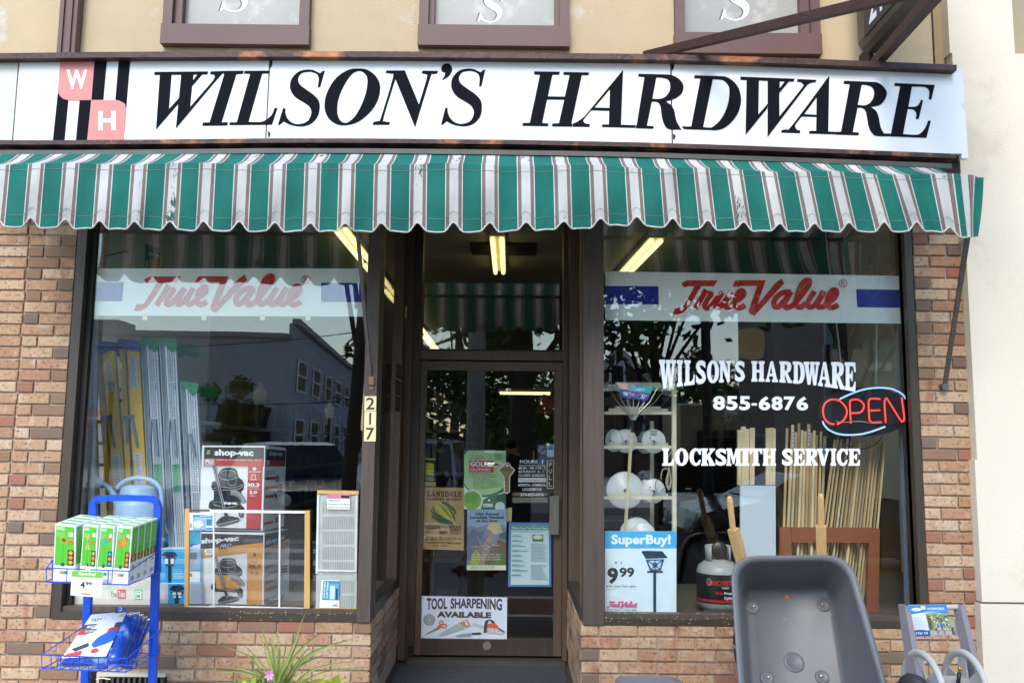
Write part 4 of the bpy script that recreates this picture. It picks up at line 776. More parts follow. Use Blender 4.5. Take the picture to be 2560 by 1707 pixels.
def arch(x0, x1): 
    def fn(x, y):
        X = x0 + (x1 - x0) * x; T = 545 + (X - 178) * .008; B = 690 - 22 * math.sin(math.pi * (X - 178) / 905 * .62) + max(0, X - 750) * .09; return A(X, T + (B - T) * y)
    return fn
sh.text('TOOL', 0, 0, 1, 1, '#4c4143', .035, fn=arch(178, 425)); sh.text('SHARPENING', 0, 0, 1, 1, '#4c4143', .035, fn=arch(463, 1083))
sh.text('AVAILABLE', *A(302, 705), *A(955, 790), '#57504f', .06)
c = A(213, 808); sh.ell(*c, .066, .132, '#8e9396'); sh.ell(*c, .056, .113, '#a9afb2'); sh.ell(*c, .006, .012, '#ffffff')
for k in range(20): a_ = k * math.pi / 10; sh.poly([(c[0] + .064 * math.cos(a_), c[1] + .128 * math.sin(a_)), (c[0] + .072 * math.cos(a_ + .1), c[1] + .144 * math.sin(a_ + .1)), (c[0] + .064 * math.cos(a_ + .2), c[1] + .128 * math.sin(a_ + .2))], '#7d8285')
P = lambda l: [A(p[0], p[1]) + tuple(p[2:]) for p in l]
sh.poly(P([(155,988),(310,895),(335,915)]), '#8f9092'); sh.poly([P(el(358,840,30,26)), P(el(358,840,17,14))], '#e07a45'); sh.poly([P(el(395,880,36,28)), P(el(395,880,22,14))], '#e07a45'); sh.poly(P([(305,890),(345,855),(365,890),(330,915)]), '#e07a45')
sh.poly(P([(335,975),(575,838),(640,912),(345,1008)]), '#aebfbe'); sh.poly(P([(580,835),(672,805),(710,880),(650,898),(632,885),(605,880)]), '#c4975a'); sh.poly(P([(635,830),(660,822),(685,872),(660,880)]), '#dfe8fb')
sh.poly(P([(525,1000),(600,975),(722,965),(720,1005),(560,1010)]), '#93a9ad'); sh.poly(P([(724,962),(815,958),(840,962),(836,982),(728,985)]), '#453431')
sh.poly(P([(735,845,s_),(760,845,s_),(900,882),(885,912),(745,870,s_)]), '#c7d3c9'); sh.poly(P([(905,862),(960,848,s_),(1030,870,s_),(1045,912),(905,915)]), '#e0674a'); sh.poly(P([(890,905),(1045,912),(1115,965),(1105,985),(1000,970),(920,970)]), '#cfcfd2'); sh.line([A(885, 960), A(890, 880), A(905, 820), A(950, 810), (A(990, 850))], .018, '#4a474a', 2, True); sh.line([A(1040, 905), A(1112, 955)], .016, '#4a474a', 2)
for k in ((918, 935), (950, 928), (995, 925), (995, 955), (1048, 938)): sh.ell(*A(*k), .006, .012, '#55504f')
sh.build('print', t)
for x, y in ((1057, 1493), (1262, 1497), (1055, 1591), (1260, 1595)):
    mb = MB(); mb.pq([(x, y), (x + 5, y), (x + 5, y + 3), (x, y + 3)], GD - .0145, .001); mb.build('tape', '#cfc8a4', t)
# key cut-out, hours, PULL, small stickers
t = thing('key_decal', at(1266, 1160, GD - .008), 'bronze paper key cut-out stuck on the door glass', 'decal')
kz = lambda x, y: (1030 + x / 4.9, 1080 + y / 4.9)
KO = [(1150,372),(1190,372),(1220,425),(1255,450,s_),(1255,475,s_),(1225,515),(1200,545),(1200,735),(1160,755),(1125,735),(1125,560),(1100,520),(1060,475,s_),(1062,450,s_),(1100,425),(1115,400)]
mb = MB(); mb.prism([[kz(*p) for p in smoothpts(KO)]], lambda x, y: at(x, y, GD - .008), (0, .002, 0)); mb.build('backing', '#e9e6df', t)
KI = [(1153,382),(1185,382),(1212,432),(1243,455,s_),(1243,470,s_),(1215,510),(1190,540),(1190,728),(1160,742),(1135,728),(1135,700),(1142,690),(1134,680),(1142,655),(1134,640),(1142,610),(1134,590),(1134,555),(1110,515),(1072,470,s_),(1075,455,s_),(1108,432)]
mb = MB(); mb.prism([[kz(*p) for p in smoothpts(KI)], [kz(*p) for p in el(1168, 408, 24, 10, 10)]], lambda x, y: at(x, y, GD - .0095), (0, .001, 0)); mb.build('key', '#96784f', t)
sh = Sheet([at(1030, 1080, GD - .0098), at(1430, 1080, GD - .0098), at(1430, 1400, GD - .0098), at(1030, 1400, GD - .0098)], 0); u = lambda x, y: (x / 1960, y / 1568)
sh.text('SCHLAGE', *u(1095, 452), *u(1213, 476), '#3f2f1d', .02); sh.rect(*u(1152, 545), *u(1160, 700), '#6d5535'); sh.build('print', t)
t = thing('hours_lettering', at(1300, 1160, GD - .006), 'white HOURS lettering with a blue square icon on the door glass', 'lettering')
sh = Sheet([at(1030, 1080, GD - .005), at(1430, 1080, GD - .005), at(1430, 1400, GD - .005), at(1030, 1400, GD - .005)]); wc = '#e8ecef'
sh.text('HOURS', *u(1322, 344), *u(1540, 386), wc, .025); sh.rect(*u(1560, 337), *u(1625, 397), '#3f68b8'); sh.text('f', *u(1588, 345), *u(1612, 395), '#ffffff', .03); sh.rect(*u(1307, 409), *u(1636, 416), wc)
for tx, a, b, c, d in (('MON - FRI 7:30 - 5', 1307, 430, 1637, 460), ('SATURDAY  8 - 1', 1305, 473, 1610, 503), ('CLOSED SUNDAY', 1305, 519, 1630, 550), ('RESIDENTIAL - COMMERCIAL', 1300, 637, 1640, 668), ('LOCKSMITHS', 1352, 688, 1588, 724), ('215-855-6876', 1328, 752, 1615, 788)): sh.text(tx, *u(a, b), *u(c, d), wc, .02)
sh.rect(*u(1303, 566), *u(1640, 616), wc); sh.text('WilsonsHardware.com', *u(1314, 575), *u(1630, 606), '#3a4048', .005); sh.build('print', t)
t, sh = poster('pull_sign', [(1367, 1150), (1385, 1150), (1385, 1221), (1367, 1221)], '#cfc4a0', 'narrow upright PULL plate by the door handle', 'sign', Y=GD - .01)
sh.rect(.12, .03, .88, .97, '#2a2119')
for i, ch in enumerate('PULL'): sh.text(ch, .28, .08 + i * .225, .72, .245 + i * .225, '#d9cfae', .01)
sh.build('print', t)
t, sh = poster('shop_small_sticker', [(1342, 1110), (1367, 1110), (1367, 1140.5), (1342, 1140.5)], '#231f6b', 'dark blue round-logo sticker at the top right of the door glass', 'sticker')
sh.ell(.5, .45, .36, .31, '#c9cfe6', .88); sh.text('SHOP', .27, .38, .73, .48, '#c9cfe6'); sh.text('SMALL', .22, .5, .78, .6, '#c9cfe6'); sh.rect(.3, .25, .7, .32, '#c9cfe6'); sh.build('print', t)
t, sh = poster('card_sticker', [(1367.5, 1110), (1385, 1110), (1385, 1141.5), (1367.5, 1141.5)], '#b7d2ea', 'pale blue card sticker beside the dark blue one on the door', 'sticker')
sh.rect(.22, .12, .78, .44, '#2f7cc9'); sh.para(.25, .2, .75, .34, 2, '#b7d2ea', 1); sh.build('print', t)
t, sh = poster('glue_sticker', [(1058, 1144), (1089.5, 1146), (1090, 1215), (1059, 1214)], '#262829', 'black and yellow product sticker at the left of the door glass', 'sticker')
sh.rect(0, 0, 1, .05, '#d9c93a'); sh.poly([(.15,.2),(.3,.18,s_),(.6,.175,s_),(.82,.19),(.84,.62),(.17,.62)], '#d6cb2e'); sh.para(.25, .36, .8, .42, 1, '#4a4618', 2); sh.text('90', .58, .48, .8, .56, '#4a4618'); sh.text("TUB O'", .18, .66, .82, .73, '#d8d8cc', .01); sh.text('TOUGH', .14, .74, .88, .81, '#d8d8cc', .02); sh.rect(0, .86, 1, .99, '#d9c93a'); sh.text('SOLD HERE', .12, .9, .88, .96, '#2a2a14', .02); sh.build('print', t)
t, sh = poster('note_card', [(1266, 1270), (1280, 1268), (1279, 1303), (1267, 1304)], '#cbbf7c', 'blank yellowish card between the posters on the door', 'card', Y=DI + .02)
# house number
t = thing('number_plate', at(925, 1045, -.012), 'cream house number 217 on the brown post left of the door', 'number plate')
for ch, y0, y1 in (('2', 990, 1027), ('1', 1028, 1064.5), ('7', 1065, 1103)):
    sl_ = -(y0 - 990) * .012; q = [(911.5 + sl_, y0), (941 + sl_, y0), (940 + sl_, y1), (910.5 + sl_, y1)]; o, sh = card('plate', q, -.016, '#ecdcae', t, .003); sh.text(ch, (.15, .42, .15)['217'.index(ch)], .1, (.85, .58, .85)['217'.index(ch)], .9, '#3b352c', .01); sh.build('number', t)
t, sh = poster('price_poster', [(1512, 1327), (1691, 1327), (1691, 1537), (1512, 1537)], '#e3f2f8', 'SuperBuy 9.99 poster of a solar path light in the right window', Y=GL + .012)
sh.rect(0, 0, 1, .205, '#4ab4e6'); sh.text('SuperBuy!', .09, .04, .92, .19, '#f4fbff', .035); sh.text('9', .035, .435, .185, .63, '#2e3338', .04); sh.text('99', .205, .435, .41, .55, '#2e3338', .03); sh.text('4-Pk. Solar Path Lights', .025, .645, .435, .675, '#4a5a66', .008); sh.para(.025, .69, .2, .7, 1, '#9fb3bf', 1)
sh.poly([(.51,.245),(.56,.235,s_),(.8,.24),(.88,.32),(.74,.325),(.57,.33)], '#1f3552'); sh.poly([(.57,.34),(.83,.335),(.78,.47),(.63,.475)], '#2c4f80'); sh.poly([(.6,.355),(.8,.35),(.765,.455),(.645,.458)], '#bcdcf0')
for l in ([(.6,.355),(.7,.41),(.77,.455)], [(.8,.35),(.7,.41),(.645,.458)], [(.7,.35),(.7,.46)]): sh.line(l, .012, '#1f3552', 1)
sh.ell(.7, .405, .035, .03, '#1f3552', .6); sh.rect(.59, .475, .81, .495, '#1f3552'); sh.rect(.675, .495, .715, 1, '#243a52'); sh.rect(.145, .36, .165, .39, '#3f7fc4'); sh.rect(.185, .36, .2, .39, '#f2f2f2'); sh.rect(.22, .36, .235, .39, '#d96a6a')
f = lambda x, y: (.03 + (x - 48) / 2127 * .42, .83 + (y - 75) / 490 * .085); tvscript(sh, f, .85, .085 / 490, '#e0568f'); sh.text('START RIGHT. START HERE.', .03, .925, .45, .945, '#4f5b66', .005); sh.build('print', t)
# ================================================================== neon OPEN sign
YO = .072
t = thing('open_sign', at(2150, 950, YO), 'lit neon OPEN sign, red letters between blue arcs, hung on chains', 'neon sign')
nr = mat('red_neon', '#ff5a50', .3, emit=('#ff4438', .42)); nb_ = mat('blue_neon', '#a8ccff', .3, emit=('#8fb8ff', .42))
oz = lambda x, y, Y=YO: at(2030 + x / 9.408, 950 + y / 9.408, Y)
for pts in ([(525,1035),(430,1020),(340,960),(275,850),(258,700),(300,560),(400,475),(530,455),(650,490),(760,590),(815,700),(815,800),(760,920),(670,1000),(585,1035)], [(912,1025),(897,700),(890,540),(910,480),(980,458),(1080,460),(1180,520),(1222,600),(1200,690),(1150,750),(1080,772),(930,775)], [(1605,455),(1570,440),(1400,440),(1345,465),(1330,540),(1348,900),(1375,970),(1430,1000),(1640,990)], [(1370,715),(1600,708)], [(1735,1005),(1708,600),(1715,475),(1745,437),(1790,475),(2075,930),(2125,968),(2168,930),(2162,800),(2108,400)]):
    mb = MB(); mb.tube([oz(*p) for p in (cr(pts, 4) if len(pts) > 2 else pts)], .005, 8); mb.build('letter_tube', nr, t, smooth=True)
for pts in ([(650,450),(900,330),(1200,225),(1500,182),(1800,192),(2000,255),(2150,355),(2220,480)], [(250,965),(290,1060),(400,1170),(600,1260),(850,1290),(1150,1270),(1400,1210),(1720,1095)]):
    mb = MB(); mb.tube([oz(*p) for p in cr(pts, 5)], .005, 8); mb.build('arc_tube', nb_, t, smooth=True)
mb = MB(); mb.prism([el(1240, 740, 1100, 580, 32)], lambda x, y: oz(x, y, YO + .015), (0, .004, 0)); mb.build('backing', mat('smoked_backing', '#1b1a20', .3), t)
mb = MB(); mb.tube([oz(*p, YO + .015) for p in cr([(560, 950), (650, 990), (900, 980), (1150, 970), (1350, 1010)], 4)], .002, 5); mb.build('wire', '#b8b8b8', t)
ch = mat('chain_steel', '#b9bdb0', .4, .7)
for i, (a, b) in enumerate((((2062, 570), (2110, 965)), ((2196, 575), (2190, 962)))):
    mb = MB(); A_, B_ = at(*a, YO + .02), at(*b, YO + .02); n = 62
    for k in range(n):
        c = A_.lerp(B_, (k + .5) / n); d = (B_ - A_).normalized(); l = (B_ - A_).length / n * .62
        sdv = Vector((.0035, 0, 0)) if k % 2 else Vector((0, .0035, 0))
        mb.tube([c - d * l + sdv, c + d * l + sdv], .0011, 4); mb.tube([c - d * l - sdv, c + d * l - sdv], .0011, 4)
    mb.build('chain', ch, t)
mb = MB(); mb.tube([at(*p, YO + .03) for p in cr([(2085, 1082), (2110, 1108), (2150, 1122), (2190, 1110), (2205, 1090)], 5)], .0035, 6); mb.build('cord', M['gasket'], t)
# ================================================================== wheelbarrow
pg = mat('grey_poly_tray', '#6f6f71', .45, var=.09, scale=5, bump=.05, bscale=160, col2='#807f80', c2scale=26, c2pos=.63); rimm = pg
WB = thing("wheelbarrow", at(2010, 1500, -.6).xy.to_3d(), 'grey wheelbarrow tipped up on end against the right window, wooden handles up', 'wheelbarrow')
def rr(q, Ys, r, n=7):     # rounded quad TL,TR,BR,BL in pixels, depth per corner
    P = [at(x, y, Y) for (x, y), Y in zip(q, Ys)]; out = []
    for i in range(4):
        p = P[i]; a = (P[i - 1] - p); b = (P[(i + 1) % 4] - p); ri = r[i] if isinstance(r, (list, tuple)) else r
        A_ = p + a.normalized() * ri; B_ = p + b.normalized() * ri
        for k in range(n): t_ = k / (n - 1); out.append((A_.lerp(p, t_)).lerp(p.lerp(B_, t_), t_))
    return out
q0 = [(1829, 1394), (2122, 1391), (2292, 1985), (1868, 1985)]; Y0 = [-.52, -.52, -1.0, -1.0]
q1 = [(1867, 1474), (2069, 1472), (2128, 1900), (1897, 1900)]; Y1 = [-.27, -.27, -.72, -.72]
sh_ = lambda q, d: [(x + dx * d, y + dy * d) for (x, y), (dx, dy) in zip(q, ((-1, -1), (1, -1), (1, 1), (-1, 1)))]
loops = [rr(sh_(q0, 1), [y + .035 for y in Y0], .13), rr(sh_(q0, 5), [y + .03 for y in Y0], .135), rr(sh_(q0, 5), [y + .005 for y in Y0], .135), rr(q0, Y0, .13), rr(sh_(q0, -9), [y + .003 for y in Y0], .12), rr(sh_(q0, -13), [y + .02 for y in Y0], .115),
         rr([(1856, 1462), (2083, 1458), (2140, 1915), (1888, 1915)], [y - .035 for y in Y1], .07), rr([(1863, 1470), (2073, 1468), (2131, 1905), (1894, 1905)], [y - .008 for y in Y1], .05), rr([(1869, 1478), (2066, 1476), (2124, 1893), (1899, 1893)], Y1, .035)]
mb = MB(); n = len(loops[0]); vs = [v for l in loops for v in l]; mb.add(vs, [(i * n + k, i * n + (k + 1) % n, (i + 1) * n + (k + 1) % n, (i + 1) * n + k) for i in range(len(loops) - 1) for k in range(n)] + [tuple(range(len(vs) - n, len(vs)))])
o = mb.build('tray', pg, WB, smooth=True); mod = o.modifiers.new('solid', 'SOLIDIFY'); mod.thickness = .006; mod.offset = -1
flr = lambda px, py: (lambda d: EYE + d * (((loops[-1][3] - EYE).dot(NF)) / d.dot(NF)))(ray(px, py))
NF = (loops[-1][10] - loops[-1][3]).cross(loops[-1][24] - loops[-1][3]).normalized()
if NF.y > 0: NF = -NF
for i, (x, y) in enumerate(((1884, 1516), (2055, 1511), (1920, 1693), (2052, 1690))):
    c = flr(x, y); mb = MB(); c2 = flr(x + (-3 if i % 2 == 0 else 3), y + 2)
    mb.lathe(c2, [(.034, .0015), (.031, .007), (.024, .0075), (.018, .005), (0, .0045)], 20, axis=NF); mb.build('bolt_boss', pg, WB, smooth=True)
    mb = MB(); mb.lathe(c + NF * .006, [(.0085, 0), (.0075, .005), (.004, .0075), (0, .008)], 12, axis=NF); mb.build('bolt', mat('zinc_bolt', '#d9d9d6', .3, .8), WB, smooth=True)
mb = MB(); c = flr(1985, 1655); mb.lathe(c, [(.05, .001), (.048, .004), (.036, .0042), (.034, .003), (0, .003)], 26, axis=NF); mb.build('moulded_ring', pg, WB, smooth=True)
sh = Sheet([flr(1962, 1487) + NF * .002, flr(1972, 1487) + NF * .002, flr(1972, 1497) + NF * .002, flr(1962, 1497) + NF * .002]); sh.rect(0, 0, 1, 1, '#f07a55'); sh.para(.2, .3, .8, .7, 2, '#b04a30', 3); sh.build('price_tag', WB)
wd_ = mat('ash_wood', '#d9ae76', .5, var=.14, scale=6, stretch=(14, 14, 1))
for (a, b, c_, d) in (((1824, 1244), (1832, 1318), (1838, 1336), (1880, 1500)), ((2052, 1238), (2052, 1310), (2053, 1330), (2056, 1500))):
    pa, pb, pc, pd = at(*a, -.30), at(*b, -.27), at(*c_, -.26), at(*d, -.16)
    mb = MB(); mb.tube([pa + (pa - pb).normalized() * .01, pa, pa.lerp(pb, .1), pb, pb.lerp(pc, .5)], [.006, .014, .0165, .0155, .017], 12); mb.bar(pb.lerp(pc, .2), pd, .05, .04); mb.build('handle', wd_, WB)
mb = MB(); mb.tube([at(1846, 1612, -.3) + Vector((0, .08 * math.cos(k * .4) - .05, .09 * math.sin(k * .4))) for k in range(16)] , .02, 8); mb.build('wheel', M['gasket'], WB, smooth=True)
mb = MB(); mb.tube([at(1900, 1560, -.3), Vector((at(1900, 1560, -.3).x, -.35, .12)), Vector((at(2060, 1560, -.3).x, -.35, .12)), at(2060, 1560, -.3)], .014, 8); mb.build('undercarriage', M['gasket'], WB)
# grey tub at the bottom edge
t = thing('garden_cart', at(1640, 1700, -1.0).xy.to_3d(), 'rounded brown-grey plastic rim just showing at the bottom edge before the door', 'cart')
mb = MB(); a, b = at(1546, 1690, -1.15), at(1742, 1690, -1.15); a.z = b.z = at(1640, 1689, -.95).z; prf = []
loop = [(a.x + .01, 0), (a.x, a.z - .1), (a.x + .012, a.z - .015), (a.x + .03, a.z), (b.x - .07, a.z), (b.x - .02, a.z - .02), (b.x + .02, a.z - .06), (b.x + .03, 0)]
mb.prism([loop], lambda x, y: Vector((x, -1.15, y)), (0, .2, 0)); mb.build('body', mat('taupe_plastic', '#857c7b', .5), t)
mb = MB(); mb.tube([Vector((x, -1.16, z)) for x, z in loop[1:7]], .012, 8); mb.build('rim', mat('taupe_plastic', '#857c7b'), t, smooth=True)
# ================================================================== hose reel cart
HC_ = thing('hose_cart', at(2350, 1600, -.7).xy.to_3d(), 'taupe hose reel cart with a blue and white HOSEMOBILE card, bottom right', 'hose cart')
tp = mat('taupe_frame', '#8a8287', .5, var=.05); tl_ = mat('light_taupe_plastic', '#c9c3bd', .45, var=.04)
hz = lambda x, y, Y: at(2230 + x / 6.906, 1480 + y / 6.906, Y)
def rail(p, q, wd, dep, nm='side_rail'):
    mb = MB(); mb.hexa([p, p + Vector((wd, 0, 0)), q + Vector((wd, 0, 0)), q], [v + Vector((0, dep, 0)) for v in (p, p + Vector((wd, 0, 0)), q + Vector((wd, 0, 0)), q)]); return mb.build(nm, tp, HC_)
for a, b in ((hz(222, 240, -.62), hz(465, 1640, -.95)), (hz(1175, 232, -.62), hz(1560, 1900, -.98))):
    b = b + (b - a) * .55; w_ = .024
    A_ = [a, a + Vector((w_, 0, 0)), b + Vector((w_ * 1.25, 0, 0)), b]; o_ = [v + Vector((-.006, .06 + .05 * (k in (2, 3)), 0)) for k, v in enumerate(A_)]
    mb = MB(); mb.hexa(A_, o_); mb.build('side_rail', tp, HC_)
mb = MB(); hp = [hz(300, 262, -.6), hz(1120, 255, -.6), hz(1165, 285, -.6), hz(1178, 500, -.6)]; mb.tube([hz(290, 275, -.6)] + hp, .013, 10); mb.build('handle', tl_, HC_, smooth=True)
mb = MB(); mb.prism([[(300, 520), (1010, 515), (1030, 505), (1200, 520), (1215, 745), (1090, 745), (1060, 600), (360, 600)]], lambda x, y: hz(x, y, -.615), (0, .05, 0)); mb.build('cross_panel', tl_, HC_)
mb = MB(); mb.prism([[(1205, 850), (1300, 830), (1355, 1040), (1240, 1045)]], lambda x, y: hz(x, y, -.7), (0, .02, 0)); mb.build('brace', mat('black_plastic', '#1c1a26', .4), HC_)
cq = [hz(285, 222, -.635), hz(932, 206, -.635), hz(1042, 738, -.645), hz(390, 755, -.645)]
mb = MB(); mb.hexa([cq[3], cq[2], cq[1], cq[0]], [v + Vector((0, .003, 0)) for v in (cq[3], cq[2], cq[1], cq[0])]); mb.build('card', '#eef2f6', HC_, label='blue and white cardboard label lettered HOSEMOBILE')
sh = Sheet(cq); sh.poly([(0,0),(1,0),(1,.32),(.75,.26,s_),(.4,.24,s_),(0,.3)], '#2f86d6'); sh.ell(.18, .14, .13, .055, '#eef6fb'); sh.text('suncast', .1, .115, .26, .165, '#2f6cb0'); sh.poly([(.31,.03),(.43,.03),(.43,.15),(.31,.15)], '#f0dc8c'); sh.text('HOSEMOBILE', .47, .09, .93, .165, '#f2fafd', .01); sh.rect(.4, .2, .98, .21, '#bcdff2')
sh.poly([(.4,.27),(.7,.27,s_),(1,.33),(1,1),(.4,.98),(.42,.6)], '#86a36e'); sh.poly([(.4,.8),(1,.84),(1,1),(.4,.98)], '#b9b2ab'); rd = random.Random(5)
for k in range(60): sh.ell(rd.uniform(.43, .97), rd.uniform(.3, .8), rd.uniform(.01, .035), rd.uniform(.01, .035), rd.choice(['#cddba0', '#5d7f48', '#dfe6c4', '#c98c7c', '#3f5a38', '#e9efe0']))
sh.poly([(.41,.42),(.5,.4),(.5,.78),(.43,.75)], '#6b5a48'); 
for x in (.62, .78): sh.rect(x, .36, x + .025, .93, '#8d8078'); sh.ell(x + .03, .68, .05, .14, '#d9d6d4', .7)
sh.rect(.61, .36, .8, .4, '#a0968e'); sh.rect(.7, .6, .78, .72, '#4a74b8'); sh.poly([(0,.8),(.2,.79,s_),(.4,.82),(.4,1),(0,1)], '#1f58a8'); sh.text('175/', .03, .86, .2, .94, '#f4f8fc', .015); sh.text('55', .24, .86, .34, .93, '#f4f8fc', .015); sh.para(.03, .33, .36, .74, 9, '#a9b7c6', 3, .3); sh.build('print', HC_)
def reel(cx, cy, Y, nm='reel'):
    c = hz(cx, cy, Y); ax = Vector((-1, -.06, 0)).normalized(); R0 = .182
    g = MB(); g.lathe(c, [(R0, -.008), (R0, .008), (R0 - .012, .014), (R0 - .03, .006), (R0 - .03, -.006), (R0 - .012, -.014), (R0, -.008)], 48, axis=ax); o = g.build(nm, tl_, HC_, smooth=True)
    x = ax.orthogonal().normalized(); y = ax.cross(x); g = MB()
    for k in range(6):
        a = k * math.pi / 3 + .4; d = x * math.cos(a) + y * math.sin(a); e = ax.cross(d)
        A_ = [c + d * .03 - e * .035, c + d * .03 + e * .035, c + d * (R0 - .025) + e * .028, c + d * (R0 - .025) - e * .028]; g.hexa([v + ax * .003 for v in A_], [v - ax * .003 for v in A_])
    g.lathe(c, [(0, .02), (.05, .015), (.055, -.015), (0, -.02)], 24, axis=ax); g.build('spokes', tl_, o)
reel(545, 1735, -.88); reel(1275, 1720, -.84)
mb = MB(); mb.bar(hz(560, 1580, -.86), hz(1260, 1570, -.84), .07, .05); mb.lathe(hz(900, 1750, -.85), [(.05, -.2), (.05, .2)], 20, axis=(1, 0, 0)); mb.build('drum', tl_, HC_)
mb = MB(); mb.tube([hz(1140, 1568, -.93), hz(1165, 1380, -.93)], .0085, 10); mb.build('hose_end', mat('dark_hose', '#1f2b33', .5), HC_, smooth=True)
mb = MB(); mb.tube([hz(1163, 1385, -.935), hz(1168, 1340, -.935), hz(1170, 1325, -.935), hz(1172, 1290, -.935)], [.006, .0065, .0085, .0085], 12); mb.build('brass_coupling', mat('brass', '#d9a93f', .3, .8), HC_, smooth=True)
mb = MB(); mb.lathe(hz(360, 1720, -.95), [(.0, .02), (.07, .02), (.078, 0), (.07, -.03), (0, -.03)], 30, axis=(-.95, -.3, 0)); mb.build('wheel', mat('dark_wheel', '#3a3436', .6), HC_, smooth=True)
# ================================================================== plant
gl_ = mat('blade_green', (.28, .36, .09), .5, var=.3, scale=8); PL = thing('spiky_plant', at(700, 1760, -1.3).xy.to_3d(), 'spiky green grass-like plant in a planter at the bottom left of the door', 'plant')
pz = lambda x, y, Y=-1.3: at(540 + x / 5.113, 1500 + y / 5.113, Y)
base = pz(800, 1240); rd = random.Random(11)
for i, (tx, ty, b_) in enumerate(((550,235,60),(1140,150,-10),(712,350,20),(545,420,70),(330,545,150),(10,562,190),(-40,910,280),(40,862,260),(1345,415,-120),(1740,490,-190),(1390,690,-120),(1780,770,-150),(1990,845,-150),(1095,410,-30),(1045,650,-60),(190,1050,200),(800,440,0),(460,868,180),(1050,940,-170),(820,560,5),(1215,560,-60),(1560,530,-150),(690,480,40),(900,520,-20),(120,1020,240),(1000,720,-40),(620,700,80))):
    tip = pz(tx, ty, -1.3 + rd.uniform(-.12, .12)); st_ = base + Vector((rd.uniform(-.03, .03), rd.uniform(-.03, .03), 0))
    mx_, my_ = 800 + (tx - 800) * .42, 1240 + (ty - 1240) * (.62 if abs(tx - 800) > 500 else .5); mid = pz(mx_ , my_ - abs(b_) * .35, (tip.y + st_.y) / 2)
    C = cr([st_, mid, tip], 7); mb = MB(); vs = []; n = len(C); wv = rd.uniform(.0042, .0068)
    for k, p in enumerate(C):
        d = (C[min(k + 1, n - 1)] - C[max(k - 1, 0)]).normalized(); sd_ = d.cross(Vector((rd.uniform(-.02, .02), 1, .3))).normalized(); w_ = wv * (1 - (k / (n - 1)) ** 2.2) * (.6 + .4 * min(1, k / 3)) + .0003
        vs += [p - sd_ * w_, p + Vector((0, .003, 0)) + (Vector((0, 0, -.001))), p + sd_ * w_]
    mb.add(vs, [(3 * k + a, 3 * k + a + 1, 3 * k + a + 4, 3 * k + a + 3) for k in range(n - 1) for a in (0, 1)]); mb.build('leaf', gl_, PL, smooth=True)
mb = MB(); mb.lathe((base.x, base.y, 0), [(.12, 0), (.16, base.z - .04), (.175, base.z - .04), (.175, base.z), (.155, base.z), (.15, base.z - .03), (0, base.z - .03)], 30); mb.build('pot', mat('terracotta', '#8d5d45', .8), PL)
def leafpatch(nm, cx, cy, wx, wy, n, sz, col, lab, cat, Y=-1.25, seed=1):
    rd = random.Random(seed); mb = MB()
    for k in range(n):
        p = pz(cx + rd.gauss(0, wx), cy + abs(rd.gauss(0, wy)), Y + rd.uniform(-.08, .08)); a = rd.uniform(0, 6.28); d = Vector((math.cos(a), rd.uniform(-.4, .4), math.sin(a) * .8)).normalized(); e = d.cross(Vector((rd.uniform(-.3, .3), -1, rd.uniform(-.5, .5)))).normalized()
        l = sz * rd.uniform(.6, 1.2); mb.add([p, p + d * l * .5 + e * l * .33, p + d * l, p + d * l * .5 - e * l * .33], [(0, 1, 2, 3)])
    return mb.build(nm, col, None, label=lab, cat=cat, recalc=False)
leafpatch('leafy_plant', 1320, 1085, 150, 30, 46, .05, mat('lime_leaf', (.38, .42, .05), .5, var=.25), 'lime green leaves at the bottom edge right of the spiky plant', 'plant')
leafpatch('leafy_plant', 430, 1075, 110, 25, 34, .04, mat('lime_leaf', (.35, .4, .06)), 'lime green leaves at the bottom edge left of the spiky plant', 'plant', seed=4)
leafpatch('leafy_plant', 600, 1010, 60, 40, 90, .022, mat('small_leaf', (.10, .2, .05), .5, var=.3), 'small dark leaves under the pink flower', 'plant', seed=6)
fl = thing('pink_flower', pz(690, 950), 'single pink flower among the leaves at the bottom left', 'flower')
mb = MB(); c = pz(685, 950, -1.38); rd = random.Random(2)
for k in range(7): a = k * .9; mb.add([c, c + Vector((math.cos(a - .4) * .014, -.004, math.sin(a - .4) * .016)), c + Vector((math.cos(a) * .021, -.01, math.sin(a) * .024)), c + Vector((math.cos(a + .4) * .014, -.004, math.sin(a + .4) * .016))], [(0, 1, 2, 3)])
mb.build('petals', mat('pink_petal', '#f3a6dc', .5), fl, recalc=False); mb = MB(); mb.tube([c, c + Vector((.01, .03, -.12))], .002, 5); mb.build('stem', gl_, fl)
# vent, outlet dome
V = thing('wall_vent', at(330, 1700, -.01), 'dark slatted vent low in the left brick wall', 'vent')
a, b = at(252, 1688, -.012), at(416, 1690, -.012); mb = MB(); mb.box((a.x, -.014, a.z - .2), (b.x, .0, a.z)); mb.build('recess', M['gasket'], V)
mb = MB(); mb.box((a.x - .015, -.03, a.z), (b.x - .0, .0, a.z + .02)); mb.box((a.x - .015, -.03, a.z - .2), (a.x, .0, a.z)); mb.build('vent_frame', '#c9bfa8', V)
for k in range(12):
    x = a.x + (b.x - a.x) * (k + .5) / 12; mb = MB(); mb.box((x - .006, -.035, a.z - .2), (x + .006, -.014, a.z - .004)); mb.build('slat', mat('vent_slat', '#56534c', .6, .3), V)
D = thing('wall_dome', at(225, 1690, -.05), 'black round wall fitting with a white wire beside the vent', 'fitting')
mb = MB(); c = at(224, 1695, -.02); mb.lathe(c, [(.043, -.02), (.044, 0), (.04, .02), (.025, .035), (0, .04)], 20, axis=(0, -1, 0)); mb.build('dome', M['gasket'], D, smooth=True)
